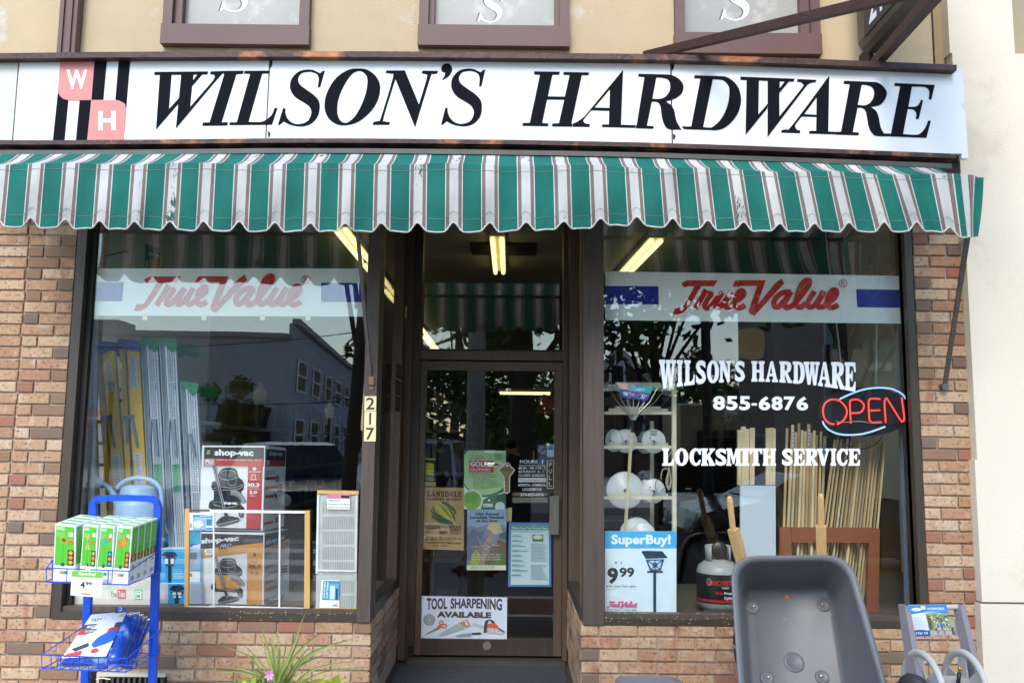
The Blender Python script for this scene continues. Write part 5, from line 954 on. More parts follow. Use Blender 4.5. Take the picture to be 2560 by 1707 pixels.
mb = MB(); mb.tube([at(*p, -.05) for p in cr([(240, 1697), (255, 1694), (268, 1696), (276, 1697)], 4)], .003, 5); mb.build('wire', '#e6e2d6', D)
# ================================================================== blue display rack
BL = mat('blue_powder_coat', '#0f55dc', .35, var=.04); RK = thing('display_rack', at(300, 1600, -.5).xy.to_3d(), 'bright blue wire display rack standing before the left window', 'display rack')
YR = -.45
def sq(pts, w_, nm, dep=.025):
    P = [at(x, y, YR) for x, y in pts]
    for a, b in zip(P, P[1:]):
        mb = MB(); mb.bar(a, b, w_, dep, up=Vector((0, 1, 0))); mb.build(nm, BL, RK)
L_ = [(234, 1268), (222, 1445), (216, 1600), (211, 1800)]; Rr = [(395, 1268), (389, 1430), (384, 1600), (379, 1800)]
for side in (L_, Rr):
    P = [at(x, y, YR) for x, y in side]; P.append(Vector((P[-1].x, YR, .02)))
    mb = MB()
    for a, b in zip(P, P[1:]): mb.bar(a, b, .036, .026, up=Vector((0, 1, 0)))
    mb.build('upright', BL, RK)
mb = MB(); P = cr([at(x, y, YR) for x, y in ((234, 1270), (235, 1256), (243, 1247), (256, 1245), (316, 1244), (372, 1246), (386, 1249), (394, 1258), (395, 1270))], 3)
for a, b in zip(P, P[1:]): mb.bar(a, b + (b - a) * .1, .030, .026, up=Vector((0, 1, 0)))
mb.build('top_hoop', BL, RK)
mb = MB(); mb.tube([at(241, 1254, YR - .01), at(243, 1257, YR - .02), at(266, 1257, YR - .02), at(266, 1253, YR - .01)], .002, 5); mb.tube([at(370, 1253, YR - .01), at(372, 1258, YR - .02), at(390, 1259, YR - .02)], .002, 5); mb.build('hook', BL, RK)
def basket(FL, FR, BRt, BLt, FLb, FRb, BRb, BLb, Yf, Yb, nv, ns):
    T = [at(*FL, Yf), at(*FR, Yf), at(*BRt, Yb), at(*BLt, Yb)]; B = [at(*FLb, Yf), at(*FRb, Yf), at(*BRb, Yb), at(*BLb, Yb)]
    mb = MB(); r = .0028
    for Q in (T, B):
        for i in range(4): mb.tube([Q[i], Q[(i + 1) % 4]], r, 6)
    for k in range(nv + 1): t_ = k / nv; mb.tube([T[0].lerp(T[1], t_), B[0].lerp(B[1], t_), B[3].lerp(B[2], t_), T[3].lerp(T[2], t_)], r * .8, 5)
    for k in range(ns + 1):
        t_ = k / ns; mb.tube([T[1].lerp(T[2], t_), B[1].lerp(B[2], t_), B[0].lerp(B[3], t_), T[0].lerp(T[3], t_)], r * .8, 5)
    mb.build('basket', BL, RK); return T, B
YFR = -.80
basket((116, 1419), (323, 1427), (402, 1373), (131, 1400), (115, 1454), (321, 1461), (402, 1429), (131, 1445), YFR, YR - .02, 4, 1)
basket((104, 1636), (317, 1645), (399, 1575), (205, 1568), (105, 1670), (315, 1679), (396, 1635), (205, 1620), YFR - .05, YR - .02, 9, 3)
# solar light boxes in the upper basket
cols = [((138.5, 1308), (190, 1314), (187, 1453), (132, 1452), 'sunflower', '#f0a818'), ((210, 1310), (245, 1314), (238, 1456), (197, 1455), 'dragonfly', '#c2b04a'), ((252, 1313), (286, 1316), (279, 1457), (238.5, 1456), 'hummingbird', '#3fa6c4'), ((294, 1314), (331, 1317), (321, 1461), (280, 1459), 'butterfly', '#f08a2c')]
gg = '#54ba2e'
for ci, (a, b, c, d, nm, ac) in enumerate(cols):
    for r_ in range(4):
        k0, k1 = r_ / 4, (r_ + .96) / 4; sy = (64 if ci == 3 else 60); off = lambda p, k, Y: at(p[0] + 64 * k, p[1] - 23 * k * (1 if p[1] < 1400 else 1.3 * (1 if p[1] < 1400 else 1.0)), YFR + .02 + (.30) * k)
        F = [off(p, k0, 0) for p in (a, b, c, d)]; Bk = [off(p, k1, 0) for p in (a, b, c, d)]
        lab = ('green and white %s light box at the front of the upper basket' % nm) if r_ == 0 else 'green and white %s light box in row %s behind the front of the upper basket' % (nm, ('two', 'three', 'four')[r_ - 1])
        t = thing('light_box', F[3], lab, 'box', 'solar light boxes in the upper basket')
        mb = MB(); mb.hexa([F[3], F[2], F[1], F[0]], [Bk[3], Bk[2], Bk[1], Bk[0]]); mb.build('carton', '#f2f4f4', t)
        sh = Sheet([F[0], F[1], F[2], F[3]]); sh.rect(.05, .03, .92, .70, gg); sh.rect(.02, .70, .95, .715, gg)
        if r_ == 0:
            sh.para(.08, .05, .5, .11, 3, '#e8f6e0', ci, .5); sh.para(.08, .14, .55, .23, 6, '#a9df95', ci + 9, .35); sh.rect(.66, .13, .86, .2, '#f2ecb0'); sh.rect(.69, .155, .84, .195, '#f4f4f4')
            sh.line([(.44, .36), (.42, .74)], .02, '#1f2a1c', .35); sh.ell(.42, .70, .1, .034, '#2c332c'); sh.ell(.4, .69, .035, .012, '#8a908a')
            if ci == 0:
                for k in range(14): a_ = k * .449; sh.poly([(.45 + .05 * math.cos(a_ - .3), .27 + .018 * math.sin(a_ - .3)), (.45 + .27 * math.cos(a_), .27 + .095 * math.sin(a_)), (.45 + .05 * math.cos(a_ + .3), .27 + .018 * math.sin(a_ + .3))], ac if k % 2 else '#f6cf2a')
                sh.ell(.45, .27, .09, .033, '#8a4a14')
            elif ci == 1:
                for k in (1.2, 1.8, 4.3, 4.9): sh.poly([(.38, .3), (.38 + .3 * math.cos(k) - .06, .3 + .13 * math.sin(k)), (.38 + .36 * math.cos(k), .3 + .15 * math.sin(k)), (.38 + .28 * math.cos(k) + .08, .3 + .12 * math.sin(k))], '#c9bb62')
            elif ci == 2: sh.poly([(.3,.3),(.4,.2),(.45,.18),(.44,.27),(.6,.24),(.48,.31),(.36,.34)], ac)
            else: sh.poly([(.42,.33),(.5,.19,s_),(.62,.2,s_),(.66,.32,s_),(.5,.37)], ac); sh.poly([(.42,.33),(.2,.22,s_),(.12,.26,s_),(.25,.36,s_)], '#e8702a')
            sh.rect(.66 - .1 * (ci > 0), .27 - .03 * ci * (ci > 1), .88 - .1 * (ci > 0), .32 - .03 * ci * (ci > 1), '#f0603a')
            sh.rect(.66, .44, .94, .71, '#26301c')
            for k in range(3): sh.ell(.8, .49 + k * .085, .1, .034, [ac, '#e8863a', ac][k])
            sh.rect(.3, .82, .42, .86, '#c9c24a'); sh.rect(.42, .82, .54, .86, '#d0843a' if ci == 3 else '#7fb86a'); sh.rect(.54, .82, .64, .86, '#4a6ac0')
        else: sh.rect(.6, .44, .94, .71, '#26301c')
        sh.build('front_print', t)
        if ci == 3 or (ci == 0 and r_ == 0):
            sh = Sheet([F[1], Bk[1], Bk[2], F[2]]); sh.rect(.12, .03, .95, .52 if ci else .7, gg)
            if ci: sh.para(.3, .1, .85, .4, 8, '#b4e2a0', r_ + 20, .35); sh.rect(.12, .5, .95, .62, '#4a5a1c'); sh.ell(.5, .56, .22, .05, '#ee8a2c'); sh.rect(.35, .68, .7, .73, '#c9b43a'); sh.para(.3, .76, .75, .82, 3, '#b9bcc0', 4, .3); [sh.rect(.3 + k * .09, .87, .34 + k * .09, .95, '#5a5e62') for k in range(5)]
            sh.build('side_print', t)
        sh = Sheet([Bk[0], Bk[1], F[1], F[0]]); sh.rect(.1, .2, .9, .62, '#8fd474'); sh.build('top_print', t)
t = thing('price_sign', at(215, 1430, YFR - .03), 'white SuperBuy 4.99 price card clipped to the upper basket', 'price sign')
q = [(180, 1425), (258, 1428), (252, 1493), (176, 1487)]; o, sh = card('card', q, YFR - .03, '#f2f4f2', t, .0015)
sh.rect(.01, .01, .99, .24, '#6cc03a'); sh.text('SuperBuy!', .22, .05, .78, .2, '#f6fbf2', .03); sh.text('4', .3, .42, .45, .68, '#343c46', .03); sh.text('99', .47, .42, .67, .56, '#343c46', .02); sh.text('Your choice', .48, .64, .68, .67, '#6a6f8a'); sh.text('Color-Enhanced Solar Stake Light', .1, .71, .87, .76, '#6a6f8a', .003); sh.para(.18, .79, .82, .81, 1, '#9aa0b4', 2)
f = lambda x, y: (.32 + (x - 48) / 2127 * .34, .85 + (y - 75) / 490 * .085); tvscript(sh, f, .85, .085 / 490, '#d0405a'); sh.build('print', t)
mb = MB(); mb.pq([(213, 1412), (222, 1418), (228, 1428), (214, 1424)], YFR - .032, .003); mb.build('clip', '#dfe6ea', t)
# tarp packs in the lower basket
bt = mat('blue_tarp', '#1c55c4', .35, var=.25, scale=18, bump=.7, bscale=22, col2='#8fb4ee', c2scale=9, c2pos=.5, stretch=(1, 1, .4))  # pale patches paint the sheen of the plastic into the colour
tz = lambda x, y: (80 + x / 3.92, 1400 + y / 3.92)
for n_ in range(4):
    dx, dy = 12 * n_, 7 * n_ ; Yt = YFR + .10 + n_ * .035
    q = [tz(592 + dx * 3.0, 560 + dy * 2), tz(1040 + dx * 3.2, 520 + dy * 3), tz(850 + dx * 3.4, 985 + dy * 2.4), tz(285 + dx * 2.0, 1010 + dy * 1)]
    t = thing('tarp_pack', at(*q[3], Yt), ('folded blue tarp pack with TARP-2 PACK label, front of the lower basket', 'second folded blue tarp pack behind the labelled one', 'third folded blue tarp pack in the lower basket', 'rearmost folded blue tarp pack in the lower basket')[n_], 'tarp pack', 'blue tarp packs in the lower basket')
    Yd = (Yt + .24, Yt + .24, Yt, Yt); cn = [at(*p, y) for p, y in zip(q, Yd)]; rd = random.Random(n_); N_ = 12; mb = MB(); vs = []
    nn = (cn[3] - cn[0]).cross(cn[1] - cn[0]).normalized()
    for j in range(N_ + 1):
        for i in range(N_ + 1):
            u_, v_ = i / N_, j / N_; e_ = (min(u_, 1 - u_, v_, 1 - v_)); p = cn[0].lerp(cn[1], u_).lerp(cn[3].lerp(cn[2], u_), v_)
            vs.append(p + nn * (.022 * min(1, e_ * 9) + rd.uniform(-.002, .002) + (.006 * math.sin(u_ * 38 + v_ * 6) if u_ > .78 else 0)))
    for j in range(N_ + 1):
        for i in range(N_ + 1): u_, v_ = i / N_, j / N_; vs.append(cn[0].lerp(cn[1], u_).lerp(cn[3].lerp(cn[2], u_), v_) - nn * .02)
    g_ = lambda i, j, k=0: k * (N_ + 1) ** 2 + j * (N_ + 1) + i
    fs = [(g_(i, j, k), g_(i + 1, j, k), g_(i + 1, j + 1, k), g_(i, j + 1, k)) for k in (0, 1) for j in range(N_) for i in range(N_)]
    for i in range(N_): fs += [(g_(i, 0), g_(i + 1, 0), g_(i + 1, 0, 1), g_(i, 0, 1)), (g_(i, N_), g_(i + 1, N_), g_(i + 1, N_, 1), g_(i, N_, 1)), (g_(0, i), g_(0, i + 1), g_(0, i + 1, 1), g_(0, i, 1)), (g_(N_, i), g_(N_, i + 1), g_(N_, i + 1, 1), g_(N_, i, 1))]
    mb.add(vs, fs); mb.build('tarp', bt, t, smooth=True)
    mb = MB(); mb.add([v + (nn * .003 if i < (N_ + 1) ** 2 else -nn * .002) + (v - (cn[0] + cn[2]) / 2) * .05 for i, v in enumerate(vs)], fs); mb.build('film', CLEAR, t, smooth=True)
    if n_ == 0:
        sh = Sheet(cn, .027, .0002); sh.rect(.03, .03, .80, .98, '#e8ecf0'); sh.text("8' X 10' MULTIPURPOSE", .1, .06, .62, .1, '#9aa4b4'); sh.text('TARP-2 PACK', .1, .13, .7, .21, '#4a5068', .01); sh.rect(.03, .26, .80, .37, '#4a4a50'); sh.rect(.03, .37, .80, .5, '#d63a38')
        sh.text('MASTER', .12, .29, .36, .35, '#e8e8ea', .03); sh.rect(.1, .38, .36, .47, '#5a5a60'); sh.text('TRADESMAN', .13, .4, .34, .45, '#d8d8dc', .02); sh.rect(.68, .08, .76, .15, '#e8cf6a'); sh.poly([(.42,.72),(.5,.55,s_),(.78,.42,s_),(.80,.66),(.7,.72),(.5,.8)], '#2a62cc'); sh.poly([(.1,.8),(.35,.68),(.4,.76),(.2,.86)], '#3a4a5a'); sh.poly([(.08,.9),(.32,.84),(.34,.94),(.06,.97)], '#d8403c'); sh.ell(.55, .86, .07, .05, '#d8403c'); sh.para(.1, .54, .45, .62, 3, '#b4bac4', 7, .3); sh.build('label_card', t)
        mb = MB(); mb.pq([(289, 1518), (313, 1517), (315, 1530), (287, 1532)], YR - .10, .006); mb.build('hang_tab', bt, t); mb = MB(); c = at(300, 1522, YR - .102); mb.lathe(c, [(.005, 0), (.009, -.002), (.011, 0)], 14, axis=(0, 1, 0)); mb.build('grommet', mat('zinc_bolt', '#d9d9d6'), t)

mb = MB(); rd = random.Random(8)
for k in range(90):
    px = rd.choice([rd.uniform(420, 900), rd.uniform(560, 880), rd.uniform(1515, 1850)]); z = SILL + rd.choice([.0385, .0655]) if px < 1000 else SILL + rd.choice([.0325, .057]); y = rd.uniform(-.002, .01) if z < SILL + .05 else rd.uniform(.013, .045)
    x = at(px, 1530, 0).x; a = rd.uniform(0, 3.1); l = rd.uniform(.002, .0055); d = Vector((math.cos(a) * l, math.sin(a) * l * .5, 0)); e = Vector((-d.y, d.x, 0)) * .5; p = Vector((x, y, z)); mb.hexa([p - d - e, p + d - e, p + d + e, p - d + e], [v + Vector((0, 0, .0016)) for v in (p - d - e, p + d - e, p + d + e, p - d + e)])
for k in range(60):
    px = rd.choice([rd.uniform(560, 880), rd.uniform(1515, 1850)]); z = SILL + rd.uniform(.005, .055); x = at(px, 1540, 0).x; l = rd.uniform(.001, .0028); mb.box((x - l, -.0058, z - l), (x + l, -.0041, z + l * .7))
mb.build('seed_husks', mat('seed_husk', '#d9cfa0', .8), None, label='pale seed husks and specks along the window sills', cat='debris', kind='stuff')
for i, (x, y, h) in enumerate(((677, 158, 13), (672, 336, 9), (1681, 166, 12), (1685, 342, 8))):
    mb = MB(); mb.prism([[(x - 3, y - h), (x + 3, y - h * .5), (x + 4.5, y), (x + 2, y + h * .7), (x - 2, y + h)]], lambda a, b: at(a, b, YS - .0012), (0, .0008, 0)); mb.build('chipped_edge', M['gasket'], sg)
# ================================================================== ladders in the left window
def ladder(yf, polyA, polyB, cap, br, bars, stickers, matn, capm, lab, extra=()):
    lz = lambda x, y, Y=yf: at(200 + x / 4.356, 820 + y / 4.356, Y)
    t = thing('step_ladder', lz(polyA[0][0], 2600), lab, 'ladder', 'step ladders leaning in the left window')
    ext = lambda q: [q[0], q[1], (q[1][0] + (q[2][0] - q[1][0]) * 1.63, q[1][1] + (1568 - q[1][1]) * 1.63), (q[0][0] + (q[3][0] - q[0][0]) * 1.63, q[0][1] + (1568 - q[0][1]) * 1.63)]
    for nm, q, d in (('rear_rail', polyA, .03), ('front_rail', polyB, 0)):
        q = ext(q); mb = MB(); P = [lz(*p, yf + d) for p in q]; P = [p if p.z > SILL + .03 else Vector((p.x, p.y, SILL + .03)) for p in P]
        mb.hexa([P[3], P[2], P[1], P[0]], [p + Vector((0, .03, 0)) for p in (P[3], P[2], P[1], P[0])]); mb.build(nm, matn, t)
        if matn is ALU:
            for k in (.22, .4, .6, .8):
                a, b = P[0].lerp(P[1], k), P[3].lerp(P[2], k); mb = MB(); mb.bar(a + Vector((0, -.002, 0)), b + Vector((0, -.002, 0)), .0025, .004, up=Vector((0, 1, 0))); mb.build('flute', GRV, t)
        for zz_ in (.5, .8, 1.1, 1.4):        # treads reach back across the ladder
            v = 1 - zz_ / 1.9
            if nm == 'front_rail': c = P[0].lerp(P[3], v); mb = MB(); mb.box((c.x + .01, c.y + .031, c.z), (c.x + (P[1] - P[0]).length * .9, c.y + .42, c.z + .02)); mb.build('tread', matn, t)
    mb = MB(); mb.prism([smoothpts(cap)], lambda x, y: lz(x, y, yf - .012), (0, .40, 0)); mb.build('top_cap', capm, t)
    for x, y in bars['riv']: mb = MB(); mb.lathe(lz(x, y, yf - .012), [(.0045, 0), (.003, -.003), (0, -.004)], 8, axis=(0, 1, 0)); mb.build('rivet', st, t)
    mb = MB(); mb.prism([bars['br']], lambda x, y: lz(x, y, yf - .006), (0, .004, 0)); mb.build('spreader_bracket', SPR, t)
    for a, b in bars['arm']: mb = MB(); mb.bar(lz(*a, yf - .010), lz(*b, yf - .010), .006, .0065 * 1.0, up=Vector((0, 1, 0))); mb.mats = []; P0, P1 = lz(*a, yf - .011), lz(*b, yf - .011); mb = MB(); mb.bar(P0, P1, .016, .003, up=Vector((0, 1, 0))); mb.build('spreader_arm', SPR, t)
    for (x0, y0, x1, y1, sk, rows, cc) in stickers:
        sh = Sheet([lz(x0, y0, yf - .001), lz(x1, y0 - 6, yf - .001), lz(x1 + sk, y1 - 6, yf - .001), lz(x0 + sk, y1, yf - .001)], .0015); sh.rect(0, 0, 1, 1, cc); sh.para(.1, .03, .9, .97, rows, '#5a5e62' if cc != '#1f9a55' else '#0f4a3a', int(x0), .45); sh.build('sticker', t)
YEL = mat('yellow_fibreglass', '#e6bd22', .45, var=.06, scale=4); ALU = mat('ladder_aluminium', '#c3cbd4', .4, .35, .05, 6); GRV = mat('groove', '#8d99a6', .5, .3)
SPR = mat('spreader_steel', '#8b93a0', .35, .6, .1, 10); CB = mat('blue_cap', '#26489c', .5); CG = mat('green_cap', '#138a58', .5)
ladder(.50, [(172,205),(222,212),(322,1568),(262,1568)], [(240,240),(372,250),(482,1568),(345,1568)], [(175,130),(400,160),(400,200),(375,250),(320,240),(255,272),(215,240),(175,195)], 0,
  dict(riv=[(245,180),(325,190),(252,252)], br=[(225,965),(345,940),(348,985),(228,1000)], arm=[((262,975),(262,1268)),((320,970),(380,1300))]), [(270,372,345,700,28,14,'#b9bcc4'),(355,1382,435,1900,40,20,'#b9bcc4')], YEL, CB, 'yellow step ladder with a dark blue cap, leftmost tall one')
ladder(.44, [(428,228),(490,232),(550,1568),(495,1568)], [(510,240),(642,255),(715,1568),(585,1568)], [(425,108),(475,115),(475,130),(505,132),(515,122),(650,140),(650,260),(545,245),(500,215),(400,205),(395,170)], 0,
  dict(riv=[(443,178),(525,172),(602,188),(530,228),(602,240)], br=[(465,960),(590,935),(592,975),(470,1000)], arm=[((515,975),(515,1260)),((565,965),(625,1295))]), [(540,320,618,655,14,14,'#c4c6cc'),(592,1365,672,1900,32,20,'#c4c6cc')], YEL, CB, 'yellow step ladder with a bright blue cap, second of the tall ones')
for i, (yf, dx) in enumerate(((.42, 0), (.38, 200))):
    ladder(yf, [(665+dx,180),(715+dx,185),(785+dx,1568),(730+dx,1568)], [(722+dx,190),(845+dx,235),(915+dx-4*i,1568),(800+dx-4*i,1568)], [(655+dx,105),(690+dx,93),(850+dx,125),(855+dx,225),(830+dx,240),(800+dx,258),(760+dx,235),(735+dx,190),(650+dx,175),(645+dx,140)], 0,
      dict(riv=[(683+dx,156),(760+dx,166),(815+dx,176),(790+dx,238),(826+dx,645)], br=[(738+dx,995),(828+dx,990),(830+dx,1022),(738+dx,1025)], arm=[((765+dx,1010),(747+dx,1320)),((812+dx,1010),(842+dx,1390))]), [(745+dx,275,822+dx,600,20,14,'#d4d8dc'),(770+dx,685,838+dx,990,20,18,'#ccd2d8'),(803+dx,1485,880+dx,1790,14,10,'#1f9a55')], ALU, CG, ('aluminium step ladder with a green cap beside the yellow ladders', 'second aluminium step ladder with a green cap, sharpest lit spreader')[i])
ladder(.36, [(1095,645),(1145,650),(1180,1568),(1142,1568)], [(1150,655),(1272,690),(1320,1568),(1195,1568)], [(1085,590),(1110,575),(1290,605),(1275,700),(1245,712),(1220,730),(1190,705),(1160,655),(1085,645)], 0,
  dict(riv=[(1112,625),(1188,632),(1243,643),(1220,708)], br=[(1133,1150),(1222,1148),(1222,1172),(1135,1178)], arm=[((1158,1162),(1154,1365)),((1195,1162),(1250,1395))]), [(1182,770,1250,1090,20,16,'#d4d8dc'),(1222,1470,1290,1800,10,12,'#ccd2d8')], ALU, CG, 'shorter aluminium step ladder with a green cap, nearest the vacuum boxes')
ladder(.60, [(90,640),(110,640),(120,1568),(92,1568)], [(112,640),(158,645),(186,1568),(118,1568)], [(90,600),(160,610),(160,650),(90,645)], 0, dict(riv=[], br=[(100,1000),(120,1000),(120,1010),(100,1010)], arm=[]), [(100,1100,132,1430,6,14,'#b9bcc4')], YEL, CB, 'yellow ladder rail half hidden behind the shelf standard')
ss = thing('shelf_standard', at(225, 1400, .2), 'pale blue slotted shelf standard at the left edge of the left window', 'shelf standard')
mb = MB(); a, b = at(243, 600, .22), at(222, 1500, .22); mb.bar(a, b, .036, .02); mb.build('standard', mat('pale_blue_metal', '#a9b8cc', .4, .3), ss)
mb = MB()
for k in range(60): p = a.lerp(b, (k + .5) / 60); mb.box((p.x - .012, p.y - .012, p.z - .004), (p.x - .006, p.y - .0095, p.z + .004))
mb.build('slots', M['gasket'], ss)
mb = MB(); mb.tube([at(258, 641, .35), at(315, 628, .30), at(321, 630, .30), at(318, 634, .30)], .004, 6); mb.build('peg_hook', M['gasket'], None, label='black peg hook above the left banner', cat='hook')
t = thing('gate_box', at(380, 668, .45), 'green boxed safety gate hanging above the left banner', 'box')
mb = MB(); mb.pq([(363, 608), (399, 618), (399, 680), (361, 680)], .45, .06); mb.build('carton', '#1c5a34', t); sh = Sheet([at(363, 608, .45), at(399, 618, .45), at(399, 680, .45), at(361, 680, .45)]); sh.text('Safety Gate', .25, .28, .95, .42, '#d9e2c8'); sh.rect(.3, .55, .95, .95, '#9a6a34'); sh.text('SAFE', .05, .6, .25, .9, '#d9e2c8'); sh.build('print', t)
# watering can
wc_ = mat('pale_blue_plastic', '#a9ccf2', .4, var=.02, emit=None); wcn = thing('watering_can', at(338, 1440, .3), 'light blue plastic watering can behind the blue rack', 'watering can')
c = at(336, 1300, .30); pxm = lambda n: n * (4.83 + .3) / 2150; H0 = at(336, 1225, .3).z
prof = [(pxm(r_), at(336, y, .3).z) for r_, y in ((20, 1211), (34, 1213), (44, 1218), (47, 1224), (48, 1240), (54, 1252), (58, 1258), (59, 1262), (60, 1300), (62, 1380), (62, 1460), (56, 1500))]
mb = MB(); mb.lathe((c.x, .36, 0), [(0, prof[0][1])] + prof, 36); mb.build('body', wc_, wcn, smooth=True)
mb = MB(); mb.tube(cr([at(292, 1222, .3), at(300, 1210, .3), at(322, 1198, .3), at(348, 1194, .3), at(380, 1201, .3), at(400, 1220, .3), at(405, 1250, .3), at(401, 1280, .3), at(396, 1300, .3)], 4), .013, 10); mb.build('handle', wc_, wcn, smooth=True)
mb = MB(); C = cr([at(300, 1285, .3), at(290, 1250, .3), at(278, 1226, .3), at(262, 1211, .3), at(246, 1204, .3), at(238, 1201, .3)], 4); mb.tube(C, [.024 - .010 * k / 12 if k < 12 else .014 + .013 * (k - 12) / 8 for k in range(len(C))], 14); mb.build('spout', wc_, wcn, smooth=True)
mb = MB(); d_ = (C[-1] - C[-4]).normalized(); mb.lathe(C[-1] + d_ * .004, [(.0275, -.004), (.029, .002), (.025, .006), (0, .008)], 20, axis=d_); mb.build('rose', '#e9ecf0', wcn, smooth=True)
# vacuum boxes
def vac(sh, f, body, drum):
    p = lambda l: [f(*q[:2]) + tuple(q[2:]) for q in l]
    out = '#15161a'
    sh.poly(p([(318,640),(380,520,s_),(500,492,s_),(640,512,s_),(690,640,s_),(770,715,s_),(800,800),(785,870),(750,900),(745,1130),(820,1200),(800,1350),(740,1350),(690,1260),(270,1260),(175,1200),(190,1100,s_),(262,1060),(262,915),(212,850),(222,745),(318,712)]), out)
    if drum: sh.poly(p([(275,900),(750,900),(742,1180),(560,1225,s_),(285,1190)]), drum)
    sh.poly(p([(335,640),(390,545,s_),(500,520,s_),(630,540,s_),(670,650)]), '#33353b'); 
    for l in ([(360,600),(400,545),(500,535),(600,545),(640,600)], [(330,620),(400,690),(540,700),(670,660)], [(225,860),(400,830),(600,840),(790,780)], [(240,890),(500,880),(700,860),(790,800)], [(265,1140),(450,1190),(600,1180),(720,1130)], [(510,690),(520,780),(600,800),(650,770),(655,690)]): sh.line([f(*q) for q in l], .006, '#b9bcc2', 1, True)
    sh.line([f(*q) for q in [(560,925),(640,930),(730,980),(790,1060),(800,1100)]], .075, '#5a5c62', 1, True); sh.line([f(*q) for q in [(560,925),(640,930),(730,980),(790,1060),(800,1100)]], .06, '#9a9ca2', 1, True)
    for k in range(9): a = f(575 + k * 25, 905 + k * k * 2.1); b = f(560 + k * 21, 965 + k * k * 2.0); sh.line([a, b], .006, '#55575d')
    sh.poly(p([(225,460),(290,460),(490,1220),(560,1400),(500,1400),(430,1225)]), '#26282c'); sh.line([f(245,470), f(450,1220)], .008, '#c9ccd2'); sh.line([f(280,470), f(480,1215)], .008, '#c9ccd2')
    sh.poly(p([(325,1460),(400,1370,s_),(500,1330),(720,1360),(745,1395),(700,1430),(400,1520),(345,1510)]), '#2a2d31'); sh.line([f(360,1500), f(720,1400)], .008, '#c9ccd2'); sh.ell(*f(765, 1310), .035, .03, '#1a1b1f'); sh.ell(*f(765, 1310), .018, .016, '#8a8c92')
